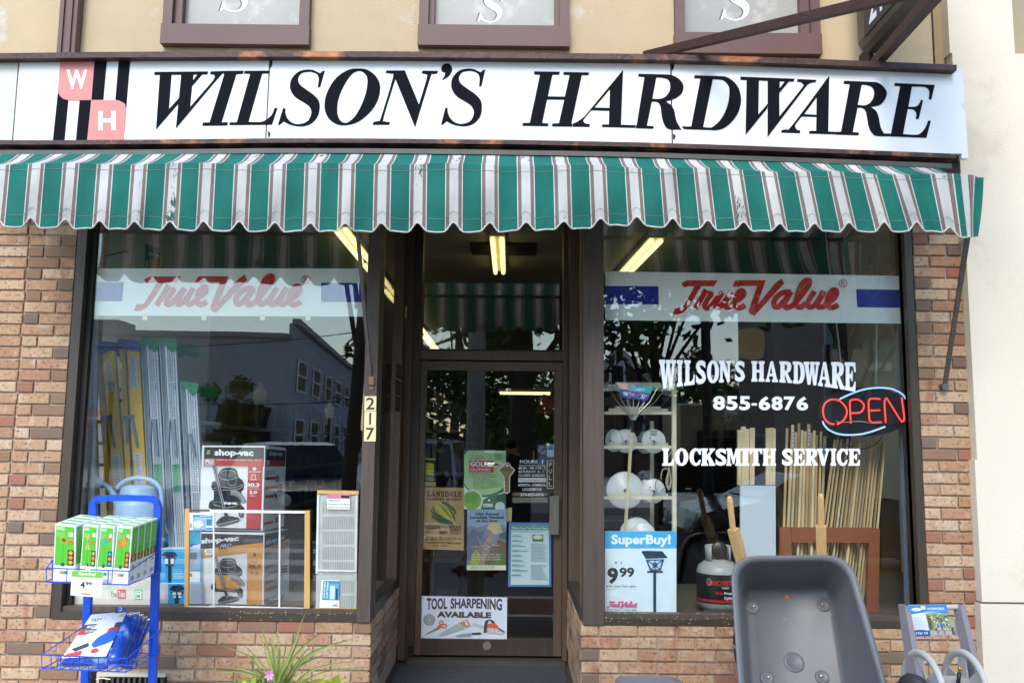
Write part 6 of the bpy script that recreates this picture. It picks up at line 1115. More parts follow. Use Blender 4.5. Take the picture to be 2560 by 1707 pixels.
def vbox(q, side, Yf, dep, pro, lab, grp='shop vacuum boxes stacked in the left window'):
    t = thing('vacuum_box', at(*q[3], Yf), lab, 'box', grp); P = [at(x, y, Yf) for x, y in q]; Bk = [at(*side[0], Yf + dep), at(*side[1], Yf + dep)]
    dz_ = (Bk[0] - P[1], Bk[1] - P[2]); B = [P[0] + dz_[0], Bk[0], Bk[1], P[3] + dz_[1]]
    mb = MB(); mb.hexa([P[3], P[2], P[1], P[0]], [B[3], B[2], B[1], B[0]]); mb.build('carton', '#eef0f4', t)
    sh = Sheet(P); f = lambda x, y: ((x - 20) / 1130, (y - 92) / 1500)
    if not pro:
        sh.rect(.035, .02, .985, .155, '#2a2a2c'); sh.text('shop-vac', .2, .045, .82, .142, '#f6f8fa', .045); sh.poly([(.08,.065),(.13,.06),(.13,.073),(.08,.078)], '#d9d43a'); sh.poly([(.08,.09),(.13,.085),(.13,.098),(.08,.103)], '#d9d43a'); sh.rect(.035, .155, .985, .245, '#c2403f'); sh.para(.24, .168, .94, .18, 1, '#f0d0d0', 2, .6)
        sh.rect(.05, .165, .2, .235, '#eef0f4'); sh.rect(.055, .17, .195, .23, '#2a2a2c'); sh.rect(.062, .174, .188, .226, '#eef0f4'); sh.ell(.09, .21, .014, .011, '#2a2a2c'); sh.line([(.135,.175),(.115,.225)], .006, '#2a2a2c'); sh.para(.14, .18, .185, .225, 3, '#2a2a2c', 3)
        sh.rect(.035, .245, .74, .262, '#c4c8d0'); sh.rect(.74, .245, .97, .97, '#c2403f'); vac(sh, f, 0, None)
        sh.text('8', .82, .255, .88, .292, '#f6f8fa', .04); sh.rect(.76, .303, .96, .312, '#f0d0d0'); sh.text('30.3', .745, .442, .935, .48, '#f6f8fa', .04); sh.rect(.77, .488, .93, .495, '#f0d0d0'); sh.rect(.75, .508, .95, .511, '#f6f8fa'); sh.text('3.0', .78, .528, .905, .566, '#f6f8fa', .04); sh.para(.79, .574, .89, .605, 2, '#f0d0d0', 1)
        sh.line([(.81,.345),(.805,.385),(.79,.405)], .006, '#f6f8fa'); sh.line([(.87,.345),(.875,.385),(.89,.405)], .006, '#f6f8fa'); sh.ell(.84, .345, .032, .012, '#f6f8fa', .8); sh.line([(.80,.4),(.88,.4)], .006, '#f6f8fa'); sh.rect(.03, .97, .985, .99, '#2a2a2c'); sh.text('shop-vac', .385, .66, .595, .705, '#f6f8fa', .045)
    else:
        sh.poly([(.01,.02),(.985,.03),(.985,.13),(.0,.235)], '#2c2b2c'); sh.poly([(.0,.235),(.985,.13),(.985,.26),(.74,.28),(.74,.27),(.0,.36)], '#e09a35')
        sh.text('shop-vac', .01, .055, .6, .16, '#e9ebee', .045, fn=lambda x, y: (.01 + .59 * x, .09 + .09 * y - .05 * x)); sh.poly([(.3,.175),(.5,.135),(.5,.195),(.29,.235)], '#2c2b2c'); sh.text('PRO', .31, .15, .47, .21, '#c9ccd0', .02, fn=lambda x, y: (.305 + .17 * x + .02 * (1 - y), .165 + .055 * y - .02 * x))
        sh.poly([(.07,.235),(.22,.215),(.225,.3),(.085,.315)], '#eef0f4'); sh.para(.1, .24, .2, .29, 3, '#3a3a3c', 5); sh.rect(.735, .25, .975, .985, '#e09a35')
        vac(sh, lambda x, y: ((x - 20) / 1130 * .88 + .06, (y - 92) / 1500 * .88 + .11), 0, '#e8a030')
        sh.text('8', .83, .27, .88, .31, '#5a4a34', .03); sh.text('30.3', .755, .42, .95, .462, '#4a3d2c', .04); sh.para(.77, .47, .94, .485, 1, '#6a5538', 2); sh.text('3.5', .79, .51, .92, .55, '#8a6a38', .03); sh.line([(.82,.34),(.81,.385)], .006, '#5a4a34'); sh.line([(.89,.34),(.9,.385)], .006, '#5a4a34'); sh.line([(.81,.385),(.9,.385)], .006, '#5a4a34'); sh.text('shop-vac', .36, .72, .6, .755, '#b07a2a', .04); sh.para(.0, .955, .12, .97, 1, '#3a3a3c', 9, .8)
    sh.build('front_print', t)
    sh = Sheet([P[1], B[1], B[2], P[2]])
    if not pro:
        sh.rect(.03, .035, .97, .165, '#2a2a2c'); sh.text('shop-vac', .18, .05, .82, .13, '#c9ccd0', .045); sh.rect(.03, .165, .97, .24, '#a83a3a'); sh.rect(.05, .17, .2, .225, '#d9dbe0')
        for v, w_ in ((.37, .45), (.48, .56), (.585, .4), (.9, .4)): sh.rect(.05, v, .05 + w_, v + .033, '#b23a3c')
        for k in range(3): sh.rect(.62, .465 + k * .035, .84, .485 + k * .035, '#2a2a2c')
        sh.ell(.58, .395, .1, .045, '#8a8c92'); sh.poly([(.45,.56),(.6,.6),(.58,.64),(.5,.62)], '#3a3a3c'); sh.para(.06, .3, .6, .35, 3, '#4a4a4c', 8, .35); sh.ell(.62, .9, .09, .04, '#6a6c72')
    else:
        sh.poly([(0,.03),(1,-.0),(1,.12),(0,.21)], '#2c2b2c'); sh.poly([(0,.21),(1,.12),(1,.22),(0,.31)], '#e09a35'); sh.text('shop-vac', 0, 0, 1, 1, '#c9ccd0', .045, fn=lambda x, y: (.05 + .75 * x, .1 + .09 * y - .05 * x))
        for v in (.42, .52, .62, .72, .84): sh.poly([(.02,v + .03),(.5,v),(.5,v + .03),(.02,v + .07)], '#cf9038')
        for k in range(3): sh.rect(.66, .48 + k * .035, .9, .5 + k * .035, '#4a4a4c')
    sh.build('side_print', t); return t
vbox([(505.5, 1113), (663, 1114), (656.5, 1327), (498, 1323)], [(715, 1119), (710, 1314)], .34, .44, False, 'red and black shop vacuum box, upper of the two stacked')
vbox([(502, 1329), (661, 1331), (659, 1521), (497, 1515)], [(724, 1322), (722, 1508)], .32, .46, True, 'orange and black shop vacuum box, lower of the two stacked')
# boxes beside them
def sbox(q, Yf, dep, base, draw, lab, nm='carton_box', cat='box', grp=None):
    t = thing(nm, at(*q[3], Yf), lab, cat, grp); mb = MB(); mb.pq(q, Yf, dep); mb.build('carton', base, t); sh = Sheet([at(x, y, Yf) for x, y in q]); draw(sh); sh.build('print', t); return t
def fan(sh):
    sh.rect(0, 0, 1, .3, '#22a6c4'); sh.text('LASKO', -.3 + .3, .06, .62, .17, '#e6f4f8', .04); sh.ell(.95, .72, .5, .42, '#c3d2e6'); sh.ell(.95, .72, .46, .385, '#aebfdc', .92); sh.ell(.95, .72, .2, .17, '#d6e0ee')
    for k in range(18): a = k * .35; sh.line([(.95 + .18 * math.cos(a), .72 + .15 * math.sin(a)), (.95 + .45 * math.cos(a), .72 + .38 * math.sin(a))], .004, '#8fa2c6')
sbox([(396, 1299), (505, 1299), (505, 1500), (396, 1500)], .42, .25, '#1548b4', fan, 'blue and teal fan box left of the vacuum boxes', 'fan_box')
def lamp(sh):
    sh.rect(0, 0, 1, 1, '#1f9fd8'); sh.rect(.62, .02, .98, .62, '#9fb2cc'); sh.rect(.7, .1, .9, .3, '#5a6c88'); sh.poly([(.03,.18),(.12,.08),(.36,.08),(.44,.2),(.24,.26)], '#1b2230'); sh.poly([(.08,.24),(.4,.24),(.34,.5),(.14,.5)], '#2a3444'); sh.rect(.12, .28, .2, .44, '#cfe2ee'); sh.rect(.26, .28, .34, .44, '#cfe2ee'); sh.rect(.2, .5, .28, 1, '#1b2230'); sh.rect(.62, .66, .98, .98, '#e8ecf0'); sh.rect(.64, .72, .78, .82, '#ee6a44'); sh.para(.32, .6, .58, .9, 6, '#a6d8ee', 4, .35)
sbox([(400, 1372), (503, 1372), (503, 1456), (400, 1456)], .30, .2, '#dfe6ee', lamp, 'light blue path light box, upper of the two behind the rack', 'path_light_box', grp='solar path light boxes')
def lamp2(sh):
    sh.rect(.2, .02, .72, 1, '#1f9fe0'); sh.rect(.74, 0, 1, .85, '#a9b6cc'); sh.rect(0, 0, .2, 1, '#c8ccd2'); sh.poly([(.22,.26),(.3,.08),(.52,.06),(.62,.24),(.42,.32)], '#101620'); sh.poly([(.26,.32),(.58,.3),(.5,.62),(.34,.62)], '#18202c')
    for a, b in ((.3, .4), (.43, .53)): sh.rect(a, .35, b - .01, .45, '#d8eaf4'); sh.rect(a + .02, .48, b - .01, .57, '#d8eaf4')
    sh.rect(.36, .62, .46, 1, '#101620')
sbox([(400, 1457), (503, 1458), (503, 1521), (400, 1521)], .28, .2, '#dfe6ee', lamp2, 'light blue path light box with a black lantern, lower of the two', 'path_light_box', grp='solar path light boxes')
t, sh = poster('sticker_board', [(158, 1440), (390, 1440), (392, 1519), (160, 1517)], '#d8d2c4', 'cream board with YouTube and phone stickers low in the left window', 'board', Y=GL + .015)
sh.text('You', .505, .47, .572, .66, '#5a5550', .01); sh.poly([(.58,.45),(.587,.42),(.665,.42),(.672,.45),(.672,.69),(.665,.72),(.587,.72),(.58,.69)], '#c8443f'); sh.text('Tube', .592, .47, .662, .66, '#f2e6e2', .01); sh.rect(.765, .42, .85, .74, '#5fae84'); sh.rect(.775, .45, .84, .71, '#e3ece0'); sh.rect(.785, .48, .825, .68, '#4fa076'); sh.rect(.79, .51, .82, .58, '#e3ece0'); sh.build('print', t)
# adjustable window screen standing outside on the sill
WS = thing('window_screen', at(620, 1520, -.02), 'wood and white adjustable window screen leaning at the left window', 'window screen'); pine = mat('pine_wood', '#e0b06a', .5, var=.1, scale=5, stretch=(10, 10, 1)); wa = mat('white_aluminium', '#e9ece8', .4)
def pb(q, Y, d, nm, m, t): mb = MB(); mb.pq(q, Y, d); return mb.build(nm, m, t)
YW = .02
pb([(462, 1271), (473, 1271), (470, 1519), (461, 1519)], YW, .02, 'wood_stile', pine, WS); pb([(762, 1276), (774, 1276), (774, 1528), (760, 1528)], YW, .02, 'wood_stile', pine, WS)
pb([(524, 1273), (762, 1277), (762, 1283), (524, 1281)], YW, .012, 'rail', wa, WS); pb([(473, 1273), (524, 1273), (524, 1278), (473, 1278)], YW + .005, .01, 'rail', M['galv'], WS); pb([(523, 1513), (760, 1519), (760, 1526), (523, 1520)], YW, .012, 'rail', wa, WS); pb([(470, 1514), (523, 1515), (523, 1519), (470, 1518)], YW + .005, .01, 'rail', wa, WS)
pb([(532, 1280), (536, 1280), (536, 1515), (532, 1514)], YW, .008, 'screen_bar', wa, WS); pb([(697, 1283), (701, 1283), (700, 1518), (696, 1518)], YW + .006, .008, 'screen_bar', wa, WS)
scr = bpy.data.materials.new('insect_mesh'); scr.use_nodes = True; q_ = scr.node_tree; pz_ = q_.nodes['Principled BSDF']; pz_.inputs['Base Color'].default_value = (.2, .2, .2, 1); trn = q_.nodes.new('ShaderNodeBsdfTransparent'); ms_ = q_.nodes.new('ShaderNodeMixShader'); ms_.inputs[0].default_value = .07; q_.links.new(trn.outputs[0], ms_.inputs[1]); q_.links.new(pz_.outputs[0], ms_.inputs[2]); q_.links.new(ms_.outputs[0], q_.nodes['Material Output'].inputs[0])
pb([(473, 1279), (762, 1283), (760, 1519), (470, 1514)], YW + .01, .001, 'mesh', scr, WS)
o, sh = card('label_card', [(473, 1281), (532, 1283), (531, 1325), (472, 1324)], YW + .004, '#e8ecf0', WS, .001); sh.rect(.17, .12, .98, .32, '#1f8fae'); sh.text('ADJUSTABLE', .45, .14, .93, .21, '#f0f6f8', .02); sh.text('Window Screen', .24, .23, .93, .31, '#f0f6f8', .02); sh.rect(.17, .34, .72, .98, '#8fb0e6'); sh.poly([(.2,.5),(.5,.4),(.65,.7),(.4,.9),(.22,.8)], '#c9d6f2'); sh.rect(.74, .34, .98, .95, '#2a86a6'); sh.rect(.74, .72, .98, .85, '#e8f0f0'); [sh.rect(.05, .6 + k * .05, .13, .62 + k * .05, '#4a4a4c') for k in range(6)]; sh.rect(0, 0, 1, .09, '#f4f4f4'); sh.build('print', WS)
pb([(538, 1515), (576, 1516), (576, 1520), (538, 1519)], YW - .001, .001, 'maker_strip', '#8a8c8e', WS)
# louvered screen
LS = thing('louvered_screen', at(840, 1525, -.02), 'tall louvered vent screen with pine ends at the right of the left window', 'window screen'); lm = mat('louvre_grey', '#c0c5c0', .5, .1)
pb([(793, 1225), (897, 1227), (896, 1236), (793, 1234)], YW, .02, 'wood_end', pine, LS); pb([(788, 1519), (892, 1520), (892, 1531), (787, 1529)], YW, .02, 'wood_end', pine, LS)
pb([(794, 1236), (896, 1237), (891, 1519), (789, 1519)], YW + .008, .006, 'louvre_sheet', lm, LS)
pb([(793, 1235), (798, 1235), (795, 1433), (789, 1433)], YW + .001, .008, 'side_channel', wa, LS); pb([(890, 1237), (894, 1237), (891, 1425), (888, 1425)], YW + .001, .008, 'side_channel', wa, LS); pb([(795, 1423), (891, 1425), (891, 1429), (795, 1427)], YW + .001, .006, 'cross_rail', wa, LS)
mb = MB()
for r_ in range(7):
    y0 = 1252 + r_ * 38 + (8 if r_ > 4 else 0)
    for k in range(18):
        x = 806 + k * 4.4; q = [(x, y0), (x + 1.7, y0), (x + 1.7 - .5, y0 + 30), (x - .5, y0 + 30)]; mb.pq(q, YW + .003, .005)
mb.build('louvre_fins', lm, LS, kind='stuff')
o, sh = card('paper_note', [(817, 1235), (875, 1236), (874, 1273), (818, 1272)], YW - .002, '#eef0f2', LS, .001); sh.rect(0, 0, 1, .28, '#cf7a9c'); sh.rect(.62, .05, .98, .24, '#2a2226')
sh.text('Adjustable', .03, .34, .6, .5, '#4a4c54', 0, .03); sh.text('Louvered screens', .03, .56, .95, .7, '#4a4c54', 0, .03); sh.text('Let fresh air in w/o rain!', .03, .8, .95, .92, '#4a4c54', 0, .03); sh.build('print', LS)
o, sh = card('label_card', [(804, 1449), (849, 1450), (848, 1519), (799, 1518)], YW - .002, '#f0f2f4', LS, .001); sh.rect(.1, .02, 1, .72, '#2f93b4'); sh.rect(.45, .12, .95, .7, '#6f9ad4'); sh.rect(.5, .2, .75, .68, '#c9dcf2'); sh.rect(.8, .3, .92, .7, '#26406a'); sh.text('ADJUSTABLE', 0, 0, 1, 1, '#f0f6f8', .02, fn=lambda x, y: (.16 + .1 * y, .66 - .6 * x)); sh.text('Screen Ventilator', 0, 0, 1, 1, '#f0f6f8', .02, fn=lambda x, y: (.28 + .12 * y, .66 - .6 * x)); [sh.rect(.66 + k * .05, .86, .68 + k * .05, .95, '#4a4a4c') for k in range(6)]; sh.build('print', LS)
# ================================================================== right window goods
cm = mat('cream_rack_metal', '#ddd9bd', .45, var=.04); LR = thing('lamp_rack', at(1600, 1330, .25), 'cream metal rack holding round white lamps in the right window', 'rack')
rz = lambda x, y, Y: at(1490 + x / 3.92, 930 + y / 3.92, Y)
def pbz(q, Y, d, nm, m, t): mb = MB(); P = [rz(x, y, Y) for x, y in q]; mb.hexa([P[3], P[2], P[1], P[0]], [p + Vector((0, d, 0)) for p in (P[3], P[2], P[1], P[0])]); return mb.build(nm, m, t)
pbz([(748, 118), (788, 118), (790, 1700), (750, 1700)], .22, .03, 'upright', cm, LR); pbz([(534, 480), (566, 480), (570, 1700), (536, 1700)], .62, .03, 'upright', cm, LR)
for y, yr in ((385, 350), (718, 690), (1215, 1180), (150, 140)):
    pbz([(75, y), (748, y), (748, y + 30), (75, y + 30)], .23, .02, 'front_rail', cm, LR) if y > 200 else pbz([(75, y), (750, y), (750, y + 32), (75, y + 32)], .5, .02, 'front_rail', cm, LR)
    pbz([(125, y - 30), (706, y - 26), (706, y - 2), (125, y - 2)], .34, .02, 'rear_rail', cm, LR); pbz([(190, y - 52), (636, y - 48), (636, y - 30), (190, y - 32)], .45, .02, 'rear_rail', cm, LR)
wl_ = mat('white_enamel', '#e6edf2', .35, var=.03)
lamps = [(155, 670, 62, 112, .36, 'round white ceiling lamp at the far left of the second shelf'), (292, 675, 115, 118, .34, 'round white ceiling lamp behind the rake handle on the second shelf'), (460, 690, 60, 108, .38, 'half hidden round white lamp in the middle of the second shelf'), (567, 677, 117, 120, .33, 'round white ceiling lamp with a printed label, right on the second shelf'), (285, 1158, 180, 186, .36, 'large round white lamp on the third shelf'), (470, 1165, 60, 115, .38, 'small white lamp between the two on the third shelf'), (565, 1165, 120, 122, .33, 'round white lamp with a loose wire, right on the third shelf'), (400, 1590, 232, 168, .35, 'wide glass-rimmed lamp just above the price poster'), (465, 1600, 150, 128, .33, 'white lamp dish in front of the glass rim above the price poster')]
for i, (x, y, rx, ry, Y, lab) in enumerate(lamps):
    t = thing('ceiling_lamp', rz(x, y, Y), lab, 'lamp', 'round ceiling lamps on the cream rack'); c = rz(x, y, Y); r_ = (rz(x, y - ry, Y) - c).length; ax = Vector((0, 1, 0)) if rx > ry * .8 else Vector((.85, .52, 0))
    mb = MB(); mb.lathe(c, [(0, -.01), (r_ * .16, -.01), (r_ * .18, -.002), (r_ * .55, -.004), (r_ * .6, .002), (r_ * .93, 0), (r_, .01), (r_ * .97, .035), (r_ * .6, .05), (0, .055)], 40, axis=ax); mb.build('pan', wl_, t, smooth=True)
    mb = MB(); mb.lathe(c, [(0, -.012), (r_ * .1, -.012), (r_ * .1, -.008)], 14, axis=ax); mb.build('socket_hole', M['alu'], t)
    if i == 3:
        sh = Sheet([rz(530, 575, Y - .006), rz(620, 575, Y - .006), rz(620, 625, Y - .006), rz(530, 625, Y - .006)]); sh.para(0, 0, 1, 1, 4, '#4a4c4e', 3, .5); sh.build('print', t)
    if i in (3, 6):
        for dx, dy in ((-35, -38), (-18, -10), (5, 0)): mb = MB(); mb.lathe(rz(x + dx, y + dy, Y - .01), [(.004, 0), (0, -.001)], 8, axis=(0, 1, 0)); mb.build('screw_hole', M['gasket'], t)
mb = MB(); mb.tube([rz(*p, .30) for p in cr([(600, 1050), (582, 1090), (585, 1140), (592, 1158)], 4)], .0016, 5); mb.tube([rz(*p, .30) for p in cr([(690, 1110), (665, 1140), (640, 1170)], 4)], .0016, 5); mb.build('lamp_wire', M['gasket'], None, label='thin dark wires across the right lamp on the third shelf', cat='wire')
t = thing('cord_bundle', rz(715, 1050, .2), 'looped white electric cord tied to the cream rack', 'cord'); wcd = mat('ivory_cord', '#d2cdb8', .5); rd = random.Random(9)
for k in range(7):
    w_ = rd.uniform(12, 34); b = rd.uniform(1100, 1145); mb = MB(); mb.tube([rz(*p, .2 + k * .002) for p in cr([(718, 940), (718 - w_, 1050), (715 - w_ * .8, b), (718, b + 10), (718 + w_ * .6, b - 20), (722 + w_ * .4, 1040), (720, 940)], 5)], .0022, 5); mb.build('loop', wcd, t)
mb = MB(); mb.tube([rz(*p, .2) for p in cr([(718, 960), (690, 945), (655, 955), (640, 1000), (638, 1045)], 5)], .0025, 5); mb.tube([rz(*p, .2) for p in cr([(718, 950), (700, 850), (745, 760), (740, 660)], 5)], .0018, 5); mb.build('tail', wcd, t)
# rake
RKE = thing('leaf_rake', rz(290, 1540, .14), 'leaf rake with cream handle and a colourful header card in the right window', 'rake')
mb = MB(); mb.bar(rz(348, 610, .15), rz(286, 1560, .12), .0125, .0125); mb.tube([rz(349, 560, .15), rz(348, 612, .15)], .0075, 8); mb.build('handle', mat('cream_handle', '#e0d6a8', .45), RKE)
mb = MB(); mb.tube([rz(360, 470, .15), rz(350, 590, .15)], .0085, 8); mb.build('ferrule', M['gasket'], RKE)
tn = mat('tine_steel', '#c9cbc0', .35, .7)
for k in range(16):
    u_ = (k - 7.5) / 7.5; mb = MB(); mb.tube([rz(365 + u_ * 22, 470, .15), rz(368 + u_ * 60, 405, .15), rz(380 + u_ * 200, 300 - abs(u_) * 10, .155), rz(384 + u_ * 300, 150, .165), rz(384 + u_ * 310, 128, .15)], .0017, 5); mb.build('tine', tn if k % 2 else M['gasket'], RKE)
mb = MB(); mb.prism([[(345, 350), (395, 350), (410, 395), (395, 412), (340, 412), (330, 395)]], lambda x, y: rz(x, y, .145), (0, .01, 0)); mb.build('spring_plate', tn, RKE)
cd_ = [rz(198, 100, .135), rz(568, 145, .135), rz(500, 280, .135), rz(255, 245, .135)]
mb = MB(); mb.hexa([cd_[3], cd_[2], cd_[1], cd_[0]], [v + Vector((0, .002, 0)) for v in (cd_[3], cd_[2], cd_[1], cd_[0])]); mb.build('header_card', '#4a5aa8', RKE)
sh = Sheet(cd_); sh.poly([(0,0),(.45,0,s_),(.55,.2,s_),(.7,.05),(1,0),(1,.5),(0,.45)], '#3fb0b8'); sh.poly([(0,0),(.3,0),(.35,.25,s_),(.2,.4),(.05,.4)], '#e8b8b0'); sh.ell(.35, .22, .07, .1, '#e8543a'); sh.text('LAWN', .52, .2, .78, .38, '#d8f0f0', .01); rd = random.Random(4); [sh.ell(rd.uniform(.3, .9), rd.uniform(.55, .8), .03, .04, rd.choice(['#c06a9a', '#8a9ad8', '#e8a0b0', '#5a4a9a'])) for k in range(24)]; sh.text('22"', .72, .62, .92, .88, '#e8ecf4', .02); sh.rect(.1, .6, .25, .85, '#c9cfe0'); sh.build('print', RKE)
# shelf board, wood strips, dowels, wooden rack
pb([(1851, 1213), (1939, 1214), (1940, 1500), (1851, 1500)], .2, .02, 'white_shelf_board', mat('white_melamine', '#cfdae3', .4, var=.02), None); o = bpy.data.objects['white_shelf_board']; tag(o, 'upright white shelf board behind the left wheelbarrow handle', 'board')
dw_ = mat('pale_dowel', '#ead4a8', .55, var=.12, scale=3, stretch=(9, 9, .8)); dw2 = mat('tan_dowel', '#dcb985', .55, var=.12, scale=3, stretch=(9, 9, .8))
for i, (x0, x1, y0) in enumerate(((1844, 1854, 1074), (1853, 1865, 1066), (1861, 1874, 1072), (1875, 1888, 1069), (1915, 1926, 1070), (1925, 1935, 1069), (1932, 1940, 1071))):
    pb([(x0 + .4, y0), (x1 - .4, y0), (x1 - 2, 1212), (x0, 1212)], .26 + .006 * (i % 3), .02, 'wood_strip', dw_, None); o = COL.objects[-1]
    tag(o, ['first', 'second', 'third', 'fourth', 'fifth', 'sixth', 'seventh'][i] + ' pale wood strip from the left standing behind the word LOCKSMITH', 'wood strip', 'pale wood strips above the white board')
ORD = 'first second third fourth fifth sixth seventh eighth ninth tenth eleventh twelfth thirteenth fourteenth fifteenth sixteenth seventeenth'.split()
rd = random.Random(21); n = 0
spec = [(1963, 1073, 1950, 17)]
tops = [(1968, 1070), (1982, 1062), (1990, 1080), (1998, 1058), (2006, 1075), (2013, 1078), (2022, 1060), (2028, 1082), (2036, 1076), (2042, 1088), (2053, 1078), (2062, 1090), (2088, 1098), (2096, 1092), (2104, 1098), (2112, 1106), (2120, 1096), (2128, 1102), (2136, 1094), (2144, 1098), (2150, 1106), (2158, 1096), (2166, 1100), (2174, 1090), (2182, 1094), (2190, 1100), (2198, 1092), (2206, 1104), (2213, 1096)]
bots = [1957, 1966, 1976, 1986, 1994, 2003, 2012, 2020, 2028, 2036, 2043, 2050, 2046, 2056, 2066, 2074, 2082, 2090, 2100, 2108, 2117, 2125, 2133, 2141, 2150, 2158, 2166, 2176, 2186]
for i, ((x, y), bxx) in enumerate(zip(tops, bots)):
    Y = .30 + (i % 4) * .03; r_ = rd.uniform(.0075, .011) if i < 12 else rd.uniform(.005, .008); a = at(x, y, Y); b = at(bxx, 1400, Y - .02); d = (b - a); k = (a.z - SILL - .02) / -d.z; b = a + d * k
    mb = MB(); (mb.tube([a, b], r_, 8) if i < 12 else mb.bar(a, b, r_ * 1.8, r_ * 1.5)); o = mb.build('dowel', dw_ if i % 3 else dw2, None, label=('%s thick pale dowel from the left in the wooden rack' % ORD[i]) if i < 12 else '%s thin tan wood stick from the left in the wooden rack' % ORD[i - 12], cat='dowel', group='wooden dowels in the brown rack')
    if i % 5 == 1:
        sh = Sheet([a.lerp(b, .03) + Vector((-r_ * .6, -r_ * 1.1, 0)), a.lerp(b, .03) + Vector((r_ * .6, -r_ * 1.1, 0)), a.lerp(b, .12) + Vector((r_ * .6, -r_ * 1.1, 0)), a.lerp(b, .12) + Vector((-r_ * .6, -r_ * 1.1, 0))]); sh.rect(0, 0, 1, 1, '#d4dce4'); sh.para(.1, .1, .9, .9, 4, '#4a5a7a', i); sh.build('sticker', o)
wr = mat('brown_rack_wood', '#96593a', .5, var=.12, scale=4, stretch=(1, 6, 6)); DRK = thing('dowel_rack', at(2080, 1530, .25), 'brown wooden rack holding dowels in the right window', 'rack')
pb([(1979, 1318), (2173, 1319), (2173, 1356), (1979, 1355)], .245, .025, 'cross_board', wr, DRK); pb([(1950, 1317), (1978.5, 1318), (1978, 1530), (1944, 1530)], .25, .03, 'post', wr, DRK); pb([(2173.5, 1319), (2200, 1321), (2196, 1535), (2166, 1535)], .25, .03, 'post', wr, DRK)
for x in (1968, 2187): mb = MB(); mb.lathe(at(x, 1327, .249), [(.0045, 0), (0, -.003)], 10, axis=(0, 1, 0)); mb.build('screw', st, DRK)
mb = MB(); mb.box((at(1950, 1400, .28).x, .281, SILL + .02), (at(2195, 1400, .28).x, .5, SILL + .07)); mb.build('base_board', wr, DRK)
# propane cylinder
PT = thing('propane_cylinder', at(1795, 1530, .25), 'white propane cylinder with a black and red printed band', 'gas cylinder'); c = at(1796, 1420, .30); tw = mat('tank_white', '#b4b8b5', .35, var=.04); q = lambda y: at(1796, y, .30).z; pr = lambda n: n * (5.13) / 2150
mb = MB(); mb.lathe((c.x, .30, 0), [(0, q(1396)), (pr(14), q(1397)), (pr(35), q(1402)), (pr(48), q(1412)), (pr(52), q(1424)), (pr(53), q(1430)), (pr(53), q(1495)), (pr(50), q(1510)), (pr(38), q(1522)), (0, q(1526))], 36); mb.build('tank', tw, PT, smooth=True)
mb = MB(); mb.lathe((c.x, .30, 0), [(pr(53.4), q(1429)), (pr(53.6), q(1431)), (pr(53.6), q(1492)), (pr(53.0), q(1500))], 40); mb.build('band', mat('black_band', '#1d1c1e', .35), PT, smooth=True)
mb = MB(); mb.lathe((c.x, .30, 0), [(pr(54), q(1490)), (pr(54), q(1497))], 40); mb.build('red_band', '#a8242a', PT, smooth=True)
sh = Sheet([at(1742, 1429, .18), at(1850, 1429, .18), at(1850, 1497, .18), at(1742, 1497, .18)]); R_ = pr(54.2)
def cyl(u, v): th = (u - .5) * 2.0; return Vector((c.x + R_ * math.sin(th), .30 - R_ * math.cos(th), q(1429 + 68 * v)))
sh.pt = cyl; sh.ell(.17, .27, .055, .13, '#c8ccd2', .86); sh.text('MANCHESTER', .14, .2, .76, .38, '#c8323a', .03); sh.text('TANK', .44, .42, .62, .5, '#c8ccd2', .02); sh.text('20 lb.', .3, .6, .48, .7, '#c02a30', .03); sh.text('Propane', .5, .6, .8, .72, '#e8ecec', .03); sh.text('Cylinder', .5, .77, .8, .9, '#e8ecec', .03); sh.build('band_print', PT)
mb = MB()
for a0, a1 in ((-.80, 3.94),):
    vs = []; n_ = 14
    for k in range(n_ + 1): a = a0 + (a1 - a0) * k / n_; vs += [Vector((c.x + pr(30) * math.cos(a), .30 + pr(30) * math.sin(a), z_)) for z_ in (q(1400), q(1362))]
    mb.add(vs, [(2 * k, 2 * k + 1, 2 * k + 3, 2 * k + 2) for k in range(n_)])
o = mb.build('collar', tw, PT, smooth=True, recalc=False); md = o.modifiers.new('solid', 'SOLIDIFY'); md.thickness = .004
mb = MB(); mb.lathe((c.x, .27, q(1372)), [(.0, -.01), (.045, -.008), (.05, 0), (.04, .008), (0, .01)], 12, axis=(0, 1, 0)); mb.lathe((c.x, .30, 0), [(.014, q(1398)), (.016, q(1380)), (.01, q(1370))], 12); mb.build('valve', mat('black_valve', '#232220', .4), PT, smooth=True)
mb = MB(); mb.lathe((c.x, .30, 0), [(pr(38), q(1520)), (pr(40), q(1534)), (pr(36), q(1535))], 30); mb.build('foot_ring', tw, PT, smooth=True)
# hanging yellow thing, boxes right
mb = MB(); mb.prism([[(1845, 828), (1870, 820, s_), (1905, 822, s_), (1913, 850), (1908, 890, s_), (1895, 898), (1850, 893, s_), (1840, 880)]], lambda x, y: at(x, y, .9), (0, .08, 0)); mb.build('yellow_jug', mat('yellow_plastic', '#c99a1c', .4), None, label='yellow plastic jug hanging high behind the right window', cat='jug')
pb([(2205, 1250), (2262, 1250), (2262, 1430), (2205, 1430)], .9, .3, 'cardboard_box', mat('cardboard', '#7c6248', .85), None); tag(COL.objects[-1], 'brown cardboard box at the right side of the right window', 'box')
pb([(2185, 1432), (2265, 1432), (2265, 1540), (2185, 1540)], .7, .3, 'olive_carton', mat('olive_card', '#6a624a', .85), None); tag(COL.objects[-1], 'olive carton on the platform at the right of the right window', 'box')
ss2 = thing('shelf_standard', at(2262, 1400, .2), 'pale blue slotted shelf standard at the right edge of the right window', 'shelf standard'); mb = MB(); mb.bar(at(2243, 600, .22), at(2268, 1530, .22), .026, .02); mb.build('standard', mat('pale_blue_metal', '#a9b8cc'), ss2)
